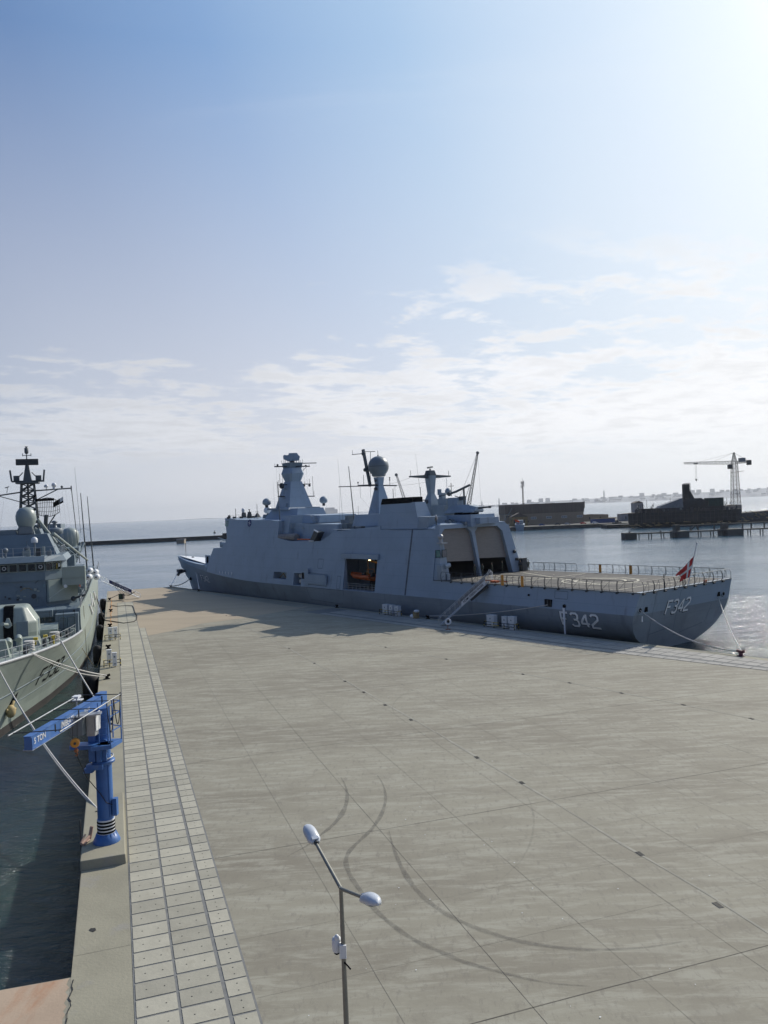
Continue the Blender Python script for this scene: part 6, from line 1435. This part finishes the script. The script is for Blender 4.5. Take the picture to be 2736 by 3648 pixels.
# ================================================================ people
def person_mesh(pose=0):
    me=bpy.data.meshes.new('person'); 
    sw=.04*(1 if pose else -1)
    V=[(0,0,.95),(0,0,1.15),(0,.01,1.38),(0,.0,1.50),(0,-.01,1.60),(0,-.02,1.70)]
    E_=[(0,1),(1,2),(2,3),(3,4),(4,5)]; Rr=[.135,.13,.15,.055,.085,.095]
    def limb(base,pts,rs):
        p=base
        for q,r in zip(pts,rs): V.append(q); Rr.append(r); E_.append((p,len(V)-1)); p=len(V)-1
    for s in (1,-1):
        limb(0,[(s*.10,0,.86),(s*.12,-.01+sw*s,.48),(s*.13,.02+sw*s,.09),(s*.14,-.13+sw*s,.05)],[.095,.06,.045,.04])
        if pose==0: limb(2,[(s*.2,0,1.36),(s*.26,.02,1.10),(s*.24,-.06,.86),(s*.24,-.08,.78)],[.065,.048,.038,.035])
        else: limb(2,[(s*.2,0,1.36),(s*.27,.02,1.12),(s*.12,-.2,1.08),(s*.04,-.22,1.08)],[.065,.048,.038,.035])
    me.from_pydata(V,E_,[]); o=bpy.data.objects.new('tmp',me); COL.objects.link(o)
    o.modifiers.new('s','SKIN'); sk=me.skin_vertices[0].data if me.skin_vertices else None
    if sk is None:
        bm=bmesh.new(); bm.from_mesh(me); bm.verts.layers.skin.verify(); bm.to_mesh(me); bm.free(); sk=me.skin_vertices[0].data
    for i,r in enumerate(Rr): sk[i].radius=(r,r*(.75 if i<3 else 1)); sk[i].use_root=(i==0)
    o.modifiers.new('u','SUBSURF').levels=1; o.modifiers['u'].render_levels=1
    dg=bpy.context.evaluated_depsgraph_get(); out=bpy.data.meshes.new_from_object(o.evaluated_get(dg)); bpy.data.objects.remove(o)
    for mm_ in ('camo','darkcloth','skin'): out.materials.append(MT[mm_])
    for p in out.polygons:
        z=p.center.z; x=abs(p.center.x); p.use_smooth=True
        p.material_index=2 if (z>1.5 or (z<.84 and x>.19)) else (1 if z<.13 else 0)
    return out
PM=[person_mesh(0),person_mesh(1)]
def person(loc,rz,pose,label,top=None,cap='camo',vest=None,group=None):
    o=bpy.data.objects.new('person',PM[pose]); COL.objects.link(o); o.location=loc; o.rotation_euler=(0,0,rz); tag(o,label,'person',group)
    m=MB(); m.ball((0,-.0,1.73),.105,12,z0=-.1); m.build('cap',cap,o)
    if vest: m=MB(); m.frus(0,0,.95,1.45,.2,.16,.24,.17); m.build('jacket',vest,o,bevel=.04)
    return o
dk=5.32
person(FA.W(33.3,8.0,dk),FA.rz+1.6,0,'person in camouflage standing at the left of the pillar between the hangar doors')
person(FA.W(32.6,8.9,dk),FA.rz-1.,1,'person in camouflage with folded arms in front of the hangar pillar',vest='camo')
person(FA.W(32.3,10.6,dk),FA.rz+2.6,1,'person in camouflage just right of the hangar pillar')
person(FA.W(32.1,16.6,dk),FA.rz+1.,0,'person in dark clothes at the far right corner of the hangar, left of a pair',vest='darkcloth')
person(FA.W(31.0,17.2,dk),FA.rz-2.,1,'person in camouflage at the far right corner of the hangar, nearer the railing')
person(FA.W(35.4,2.6,12.75),FA.rz+2.2,1,'person in khaki with a white cap standing on the hangar roof corner',cap='white',vest='tan')
person(FA.W(33.4,14.,dk),FA.rz+2.2,0,'person in camouflage standing in the mouth of the right hangar door')
# ================================================================ far things
# breakwater
m=MB(); m.hexa([(-420,560,-3),(-127,642,-3),(-127,650,-3),(-420,568,-3),(-420,561.5,.9),(-127,643,1.0),(-127,649,1.0),(-420,567,.9)])
m.box(-129.5,-126,642,650,-3,2.6); m.build('breakwater','breakw',label='long low dark breakwater wall on the water left of the big frigate',cat='breakwater')
DP=thing('harbour_beacon','small square concrete dolphin with a pole in front of the breakwater','beacon',(-146,577,-2))
m=MB(); m.box(-2.7,2.7,-2.5,2.5,-1,2.3); m.build('base','shed',DP); m=MB(); m.box(-2.9,2.9,-2.7,2.7,2.3,3.1); m.tube((.5,0,3.1),(.5,0,6),.08); m.build('cap','tan',DP)
b=thing('buoy','tiny dark buoy floating beyond the breakwater','buoy',(-190,900,-2)); m=MB(); m.lathe((0,0,0),[(1.5,0),(1.6,.8),(.4,1.4),(.2,3.5)],10); m.build('float','dark',b)
# right jetty on piles
JT=thing('pile_jetty','dark jetty on piles with an upper walkway crossing the water at right','jetty',(107.5,364,-2))
m=MB(); m.box(0,4.9,-3,3,-2,3.0); m.box(4.9,170,-1.2,1.2,2.2,2.75); m.build('lower_deck','quayd',JT)
m=MB(); m.box(26,170,6.,8.,4.9,5.3); m.build('upper_walkway','quayd',JT)
for x,w_ in ((24,4.8),(46,7.2),(75,6),(104,6),(133,6)): m=MB(); m.box(x,x+w_,-3,8,-2,2.9); m.box(x+.6,x+2.6,2,6,2.9,5.6); m.build('concrete_block','quayd',JT)
first=None
for k in range(19):
    for dx in (0,1.2):
        x=6+k*5.6+dx
        if 24<x<29 or 46<x<53.3: continue
        if first is None: m=MB(); m.tube((0,0,-2),(0,0,2.3),.24,n=8); first=m.build('pile','quayd',JT,(x,0,0))
        else: o=first.copy(); COL.objects.link(o); o.parent=JT; o.location=(x,0,0)
m=MB()
for x in (33,36.5,44.,57,61,67,71.5): m.bar((x,6.5,2.5),(x,6.5,5.),.5)
m.bar((33,6.5,2.5),(35,6.5,5),.4); m.bar((37,6.5,2.5),(35,6.5,5),.4); m.build('brace','quayd',JT)
m=MB(); m.tube((17,0,2.7),(17,0,3.5),.3,n=6); m.tube((3,0,3),(3,0,3.6),.4,n=6); m.build('jetty_bollard','dark',JT)
# shipyard quay
m=MB(); m.box(70,178,553,760,-6,.4); m.box(178,420,535,760,-6,.8); m.box(60,95,600,760,-6,.4); m.build('shipyard_ground','quayd',kind='structure')
WH=thing('warehouse','long tan warehouse with brown cladding above four small windows on the shipyard quay','building',(120,604,.4))
m=MB(); m.box(-29.5,28.5,-4,30,0,8.4); m.build('wall','shed',WH)
m=MB(); m.hexa([(-29.9,-4.3,8.4),(28.9,-4.3,8.4),(28.9,30,8.4),(-29.9,30,8.4),(-29.9,-3.6,15.6),(28.9,-3.6,15.6),(28.9,29,15.6),(-29.9,29,15.6)]); m.box(28.9,29.6,-4.2,-3.2,11,16); m.build('upper_cladding','shed2',WH)
for x in (-8.8,2.6,14.,25.5):
    m=MB(); m.box(x-2,x+2,-4.12,-3.9,4.2,5.9); wn=m.build('window','white',WH); m=MB(); 
    for k in range(3): m.box(x-1.8+k*1.25,x-.75+k*1.25,-4.18,-4.1,4.4,5.7)
    m.build('pane','radome2',wn)
m=MB(); m.box(-14,-12.5,-4.2,-4,2,3.4); m.box(-29.5,-14,-4.2,-4.,6.5,7.2); m.build('canopy','shed2',WH)
def lowb(name,x0,x1,y,z1,mt_,label,roof=None):
    t=thing(name,label,'building',((x0+x1)/2,y,.4)); w2=(x1-x0)/2; m=MB(); m.box(-w2,w2,0,9,0,z1); m.build('wall',mt_,t)
    m=MB(); m.prism([(-w2-.3,z1),(w2+.3,z1),(w2*.0,z1+(roof or .6))],lambda p:(p[0],-.3,p[1]),lambda p:(p[0],9.3,p[1])); m.build('roof','shed2',t)
    m=MB()
    for k in range(3): m.box(-w2*.7+k*w2*.6,-w2*.7+k*w2*.6+1.,-.05,0,z1*.3,z1*.65)
    m.build('window','dark',t); return t
lowb('low_building',150,178,640,5.0,'shed','low tan building behind the blue container'); lowb('low_building',176,198,600,5.4,'town','pale low building left of the dark ship under repair')
lowb('low_building',199,206,640,13,'town','small pale gabled hut above the bow of the dark ship',1.6); lowb('low_building',250,262,590,8.6,'tan','flat brown building behind the foot of the tower crane')
lowb('low_building',92,104,585,6.5,'timber','tan tent-like shed at the left end of the warehouse',3.0)
lowb('low_building',66,78,590,5.4,'shed','small pale shed on the quay left of the warehouse')
CT=thing('shipping_container','long blue shipping container on the shipyard quay','container',(156,575,.4)); m=MB(); m.box(-8.5,8.5,0,2.6,0,2.9); m.build('box','cyan',CT); m=MB(); m.box(-5,9.5,.2,2.6,2.95,3.4); m.build('stacked_load','timber',CT)
def car(x,y,mt_,label):
    t=thing('parked_car',label,'car',(x,y,.42),group='cars parked on the shipyard quay')
    m=MB(); m.hexa([(-2.1,0,.3),(2.1,0,.3),(2.1,1.7,.3),(-2.1,1.7,.3),(-2.1,.05,.85),(2.0,.05,.8),(2.0,1.65,.8),(-2.1,1.65,.85)]); m.hexa([(-1.7,.1,.85),(1.2,.1,.85),(1.2,1.6,.85),(-1.7,1.6,.85),(-1.2,.2,1.45),(.5,.2,1.45),(.5,1.5,1.45),(-1.2,1.5,1.45)]); m.build('body',mt_,t)
    for xx in (-1.3,1.3): m=MB(); m.lathe((xx,.1,.32),[(.32,-.1),(.32,.1)],10,ax=(0,1,0)); m.build('wheel','rubber',t)
car(147,562,'white','white car parked at the right end of the warehouse'); car(110,563,'cyan','dark blue car parked left along the warehouse front'); car(121,563,'dark','dark car parked in the middle of the warehouse front'); car(128,563,'steel','silver car parked along the warehouse front'); car(139,563,'red','dark red car parked near the warehouse end')
QS=thing('quay_hut','small dark bollard hut standing on a concrete dolphin off the shipyard quay','hut',(158,548,-2)); m=MB(); m.box(-2.6,2.6,-2,2,-1,3.2); m.build('base','quayd',QS); m=MB(); m.tube((0,0,3.2),(0,0,4.6),1.3,1.1,n=8); m.build('cap','dark',QS)
# radio mast
RM_=thing('radio_mast','thin lattice radio mast rising behind the left end of the warehouse','mast',(112.5,650,.4)); m=MB(); m.truss((0,0,0),(0,0,34),1.5,.9,22,.13,legs=3); m.build('lattice','dkcr',RM_); m=MB(); m.tube((0,0,34),(0,0,37),.12,n=5)
for dx,z in ((-1.1,30),(1.1,31),(-1,33),(1.,33.5)): m.box(dx-.25,dx+.25,-.3,.3,z-1.2,z+1.2)
m.build('antenna_panel','town',RM_)
# dark ship under repair
DS=thing('ship_under_repair','black ship under repair with scaffolding and a tall netted tower on the slipway','ship',(155,512,-2))
m=MB()
prof=[(0,0.6),(3,0),(66,0),(70,2),(70,9.5),(40,9.2),(2,9.8),(-1,7)]
rings=[]
for x,hb,zt,zb in ((0,.5,9.5,3),(3,2.5,9.5,1),(8,4.5,9.4,0),(20,6,9.2,0),(50,6,9.2,0),(66,5.5,9.6,0),(70,4.5,9.6,1.)):
    rings.append([(x,-hb*.6,zb),(x,-hb,zb+2.5),(x,-hb,zt),(x,hb,zt),(x,hb,zb+2.5),(x,hb*.6,zb)])
m.loft(rings); m.build('hull','dock',DS)
m=MB(); m.box(8,60,-3.5,3.5,9,12); m.box(33,50,-3,3,12,15.5); m.hexa([(35,-2.5,15.5),(49,-2.5,15.5),(49,2.5,15.5),(35,2.5,15.5),(36,-2,17.4),(46,-2,17.4),(46,2,17.4),(36,2,17.4)]); m.hexa([(35.5,-2,15),(43,-2,15),(43,2,15),(35.5,2,15),(36,-1.5,22),(39.5,-1.5,22),(39.5,1.5,22),(36,1.5,22)]); m.build('superstructure','dock',DS)
m=MB()
for x in (35.3,37.3,39.2):
    for z in range(17,27,2): m.bar((x,-2.2,z),(x,-2.2,z+2),.25)
for z in range(17,28,2): m.bar((35.3,-2.2,z),(39.2,-2.2,z),.3,.3)
m.box(35.5,39.,-1.8,1.8,17,26.6); m.build('netted_tower','dock',DS)
m=MB(); m.hexa([(18,-3.6,11.8),(34,-3.6,11.8),(34,3,11.8),(18,3,11.8),(20,-3.6,13.4),(33.5,-3.6,17.8),(33.5,3,17.8),(20,3,13.4)]); MT['tarp']=mat('grey_tarpaulin',(.20,.21,.22),.7,var=.1); m.build('tarpaulin','tarp',DS)
m=MB(); m.box(50,59.5,-3.6,3.6,12,17.2); m.build('scaffold_netting','scaf',DS)
m=MB()
for k in range(34):
    x=random.uniform(1,68); z=9.4; h=random.uniform(.5,2.6); m.box(x,x+random.uniform(.3,2.2),-4.5,-3.4,z,z+h)
for k in range(26): x=1+k*2.7; m.bar((x,-6.2,3),(x,-6.2,10.6),.14)
for z in (5,7.5,10.3): m.bar((1,-6.2,z),(69,-6.2,z),.14)
m.build('scaffolding','dark',DS)
m=MB()
for k in range(60):
    x=random.uniform(6,66); z=random.choice([9.4,12,12,15.5 if 33<x<49 else 12]); m.bar((x,random.uniform(-3,3),z),(x+random.uniform(-.6,.6),random.uniform(-3,3),z+random.uniform(.8,3.2)),random.uniform(.12,.3))
for x in (12,27,44,63): m.bar((x,0,12),(x,0,12+random.uniform(3,7)),.18)
m.build('deck_clutter','dark',DS)
m=MB(); m.box(28,33,-3.8,-3.5,9.4,11.6); m.box(21,22,-3.8,-3.5,9.8,11); m.box(24,24.7,-3.8,-3.5,9.8,11); m.build('white_patch','tarp',DS)
m=MB()
for k in range(45):
    x=random.uniform(-8,72); z=random.uniform(.6,3.2); m.bar((x,-8,z),(x+random.uniform(1,3.5),-8+random.uniform(-.5,.5),z+random.uniform(-1,.4)),.35,.3)
for k in range(45):
    x=random.uniform(70,120); z=random.uniform(2,8.5)-abs(x-95)*.0; m.bar((x,-2,z),(x+random.uniform(1.5,4),-2,z-random.uniform(.5,1.8)),.5,.35)
pieces(m,'timber_prop','timber',DS)
SL=thing('slipway','dark sloping slipway bank beside the ship under repair','slipway',(228,520,-2)); m=MB(); m.hexa([(-4,0,0),(80,0,0),(80,14,0),(-4,14,0),(-4,4,6),(80,2,10.5),(80,14,10.5),(-4,14,6)]); m.build('bank','dock',SL)
m=MB(); m.box(-84,0,2,16,0,2.3); m.build('cradle','dock',SL)
for k in range(4):
    t=thing('moored_boat','small white work boat laid up on the bank right of the tower crane','boat',(262+k*5.4,528,8.6),group='boats laid up on the bank'); m=MB(); m.loft([[(-2,-.6,.5),(-2,0,0),(-2,.6,.5),(-2,.7,1.2),(-2,-.7,1.2)],[(0,-.8,.4),(0,0,0),(0,.8,.4),(0,1,1.2),(0,-1,1.2)],[(2.2,-.05,.8),(2.2,0,.7),(2.2,.05,.8),(2.2,.1,1.5),(2.2,-.1,1.5)]]); m.build('hull','cyan',t); m=MB(); m.box(-1,.3,-.5,.5,1.2,2.2); m.build('cabin','white',t)
# tower crane
TC=thing('tower_crane','pale lattice tower crane with a horizontal jib standing over the slipway','crane',(244.6,560,.5))
m=MB(); m.truss((0,0,0),(0,0,37.5),5.4,3.3,13,.20,rb=.11); m.truss((0,0,37.5),(0,0,45.5),3.2,.6,4,.18,rb=.10); tw=m.build('tower','tcy',TC)
m=MB(); jb=Vector((-40,-14,38.9)); m.truss((-1,0,38.6),jb,2.6,1.3,15,.11,legs=3,rb=.08); m.tube((0,0,45.4),(-16,-5.6,39.8),.09,n=4); m.tube((0,0,45.4),(-28,-9.8,39.6),.07,n=4); m.build('jib','tcy',TC)
m=MB(); m.truss((1,.2,38.6),(12.5,3.5,38.9),1.8,1.4,5,.16,legs=4,rb=.12); m.tube((0,0,45.4),(11.5,3.4,39.6),.09,n=4); m.build('counter_jib','tcy',TC)
m=MB(); m.box(10.5,13.2,2.5,4.5,36.6,40); m.build('counterweight','quayd',TC); m=MB(); m.box(4,8,0,2.5,38.8,41.6); m.build('winch_house','radome2',TC)
m=MB(); m.box(-4.6,-2,-1.6,.6,34.2,37.2); m.build('cab','dark',TC); m=MB(); m.bar((-2,0,31.5),(7,1.5,32.5),1.6,.25); m.build('ladder_platform','tcy',TC)
hk=Vector((-31.5,-11.,38.5)); m=MB(); m.tube(hk,hk-Vector((0,0,10.5)),.07,n=4); m.tube(hk+Vector((.8,0,0)),hk+Vector((.8,0,-10.5)),.07,n=4); m.lathe(hk-Vector((-.4,0,11.3)),[(.1,-.9),(.7,.3),(.4,.8)],8); m.box(hk.x-.8,hk.x+1.6,hk.y-.6,hk.y+.6,38.0,38.8); m.build('hook','dkcr',TC)
# luffing dock cranes behind the big frigate
def dockcrane(x,y,tip,label,n=14,ex=True):
    t=thing('dock_crane',label,'crane',(x,y,-1)); m=MB(); m.truss((0,0,8),tip,3.0,1.0,n,.22,rb=.14); m.ball(tip,1.3,8); m.build('lattice_boom','dkcr',t)
    m=MB(); m.frus(0,2,0,9,2.5,2.5,1.8,1.8); m.box(-3,2.5,0,5,9,13); m.build('machinery_house','dkcr',t)
    if ex:
        m=MB(); m.tube(tip,(tip[0]*.05-7,0,20),.07,n=4); m.tube((tip[0]-.4,tip[1],tip[2]),(tip[0]*.05-7.4,0,20),.07,n=4); m.tube(tip,(tip[0]+1.3,0,10.5),.06,n=4); m.ball((tip[0]+1.3,0,10.),.7,8); m.build('cable','dark',t)
    return t
dockcrane(63.3,620,(10.5,0,58.),'tall luffing crane with its boom leaning right, between the frigate masts and warehouse')
dockcrane(21.5,640,(-10.5,0,44.5),'smaller pale luffing crane with its boom leaning left behind the black funnel cap',12,False)
GB=thing('grey_patrol_ship','stern of a small grey patrol ship with a red flag berthed left of the warehouse','ship',(92.5,552,-2),R(80))
m=MB(); m.loft([[(0,-3.2,3.9),(0,-2.4,0),(0,2.4,0),(0,3.2,3.9)],[(20,-3.5,4.4),(20,-3,0),(20,3,0),(20,3.5,4.4)],[(30,-.2,5.4),(29,-.1,0),(29,.1,0),(30,.2,5.4)]]); m.build('hull','navy2',GB); m=MB(); m.box(4,16,-2.4,2.4,4.2,7.0); m.build('deckhouse','navy2',GB); m=MB(); m.tube((.2,0,4),(-.8,0,7.),.08,n=5); m.build('staff','white',GB)
m=MB(); m.hexa([(-.8,0,5.4),(-.8,3,6.6),(-.8,3.1,6.6),(-.8,.1,5.4),(-.8,0,6.8),(-.8,3,8),(-.8,3.1,8),(-.8,.1,6.8)]); m.build('flag','orange',None,GB.location,R(80),'small orange-red flag at the patrol ship stern beside the warehouse','flag')
# far shore with towns
FK=1.5625
def hills(name,x0,x1,y,hf0,n,dep=900):
    m=MB(); x0*=FK; x1*=FK; y*=FK; dep*=FK; hf=lambda x:(hf0(x/FK)-15.5)*FK+15.5

    for k in range(n):
        a=x0+(x1-x0)*k/n; b=x0+(x1-x0)*(k+1)/n; ha,hb=hf(a),hf(b)
        m.add([(a,y,-2.5),(b,y,-2.5),(b,y+dep*.4,hb),(a,y+dep*.4,ha)],[(0,1,2,3)]); m.add([(a,y+dep*.4,ha),(b,y+dep*.4,hb),(b,y+dep,-2.5),(a,y+dep,-2.5)],[(0,1,2,3)])
    m.build(name,'land',kind='structure')
rn=lambda x,s:math.sin(x*.0031*s+s)*.5+math.sin(x*.0083*s)*.3+math.sin(x*.021*s+2*s)*.2
hills('far_hills',600,6500,8000,lambda x:26+max(0,(x-900))*.019+5*rn(x,1),150)
hills('far_low_land',-3300,-1300,8200,lambda x:5+3*rn(x,1.3)+ (6 if -2100<x<-1750 else 0),40,500)
hills('far_low_land',-1000,700,8600,lambda x:12+6*rn(x,1.3),40,500)
def blk(x,w_,h,y=8350,mt_='town',lab=None,z0=None):
    pass
tw_=[]
xs=[1503,1625,1696,1974,2100,2270,2392,2450,2560,2671,2790,2900,3020,3194,3260,3400,3500,3560,3700,3780,3880,3990,1250,1330,3120,3640,2060,2350]
b0=None
def town(x,base,w_,h,dy=0):
    global b0
    X_=x*FK; Y_=(8330-dy)*FK; z0=(base-15.5)*FK+15.5; hh=h*FK
    if b0 is None:
        m=MB(); m.box(-.5,.5,-.5,.5,-.2,1); b0=thing('far_building','hazy pale block of flats on the far shore skyline','building',(X_,Y_,z0),0,'buildings on the far shore'); b0.scale=(w_*FK,30,hh); m.build('wall','town',b0)
    else: dup(b0,(X_,Y_,z0),scale=(w_*FK,30,hh))
for i,x in enumerate(sorted(xs)):
    gz=26+max(0,(x-900))*.019; big=x in (1503,1625,1696,2671,3194,3260,3400)
    town(x,gz-12,random.uniform(22,50) if not big else 44,12+(random.uniform(8,18) if not big else (36 if x in(1625,1696) else 30)))
for i in range(120):
    x=random.uniform(900,4300); gz=(26+max(0,(x-900))*.019)*random.uniform(.35,.95); town(x,gz-6,random.uniform(8,60),random.uniform(8,16),random.uniform(60,280))
def chimney(x,h,lab): t=thing('chimney',lab,'chimney',(x*FK,8200*FK,10)); m=MB(); m.lathe((0,0,0),[(15,-20),(9,(h+4)*FK)],10); m.build('stack','town',t)
chimney(2245,112,'tall hazy chimney on the far shore right of the warehouse'); chimney(1175,78,'hazy chimney on the far shore left of the radio mast'); chimney(1000,52,'short hazy chimney near the luffing crane hook')
t=thing('grain_silo','faint hazy silo block on the horizon between the frigate masts','building',(-560*FK,8500*FK,0)); t.scale=(FK,1,FK*1.05); m=MB(); m.box(-60,40,0,60,0,62); m.box(-180,-60,0,60,0,22); m.box(40,70,0,60,0,45); m.build('wall','town',t)
# ---------------------------------------------------------------- haze
hm=bpy.data.materials.new('haze_air'); hm.use_nodes=True; hn=hm.node_tree; 
for n_ in list(hn.nodes): hn.nodes.remove(n_)
pv=hn.nodes.new('ShaderNodeVolumePrincipled'); ho=hn.nodes.new('ShaderNodeOutputMaterial'); hn.links.new(pv.outputs[0],ho.inputs['Volume'])
pv.inputs['Color'].default_value=(.86,.90,.96,1); pv.inputs['Density'].default_value=.000045; pv.inputs['Anisotropy'].default_value=.35
MT['haze']=hm
m=MB(); m.box(-20500,20500,-15500,20500,-12,320); hzo=m.build('haze','haze',kind='stuff')
hzo['label']='thin sea haze over the harbour'
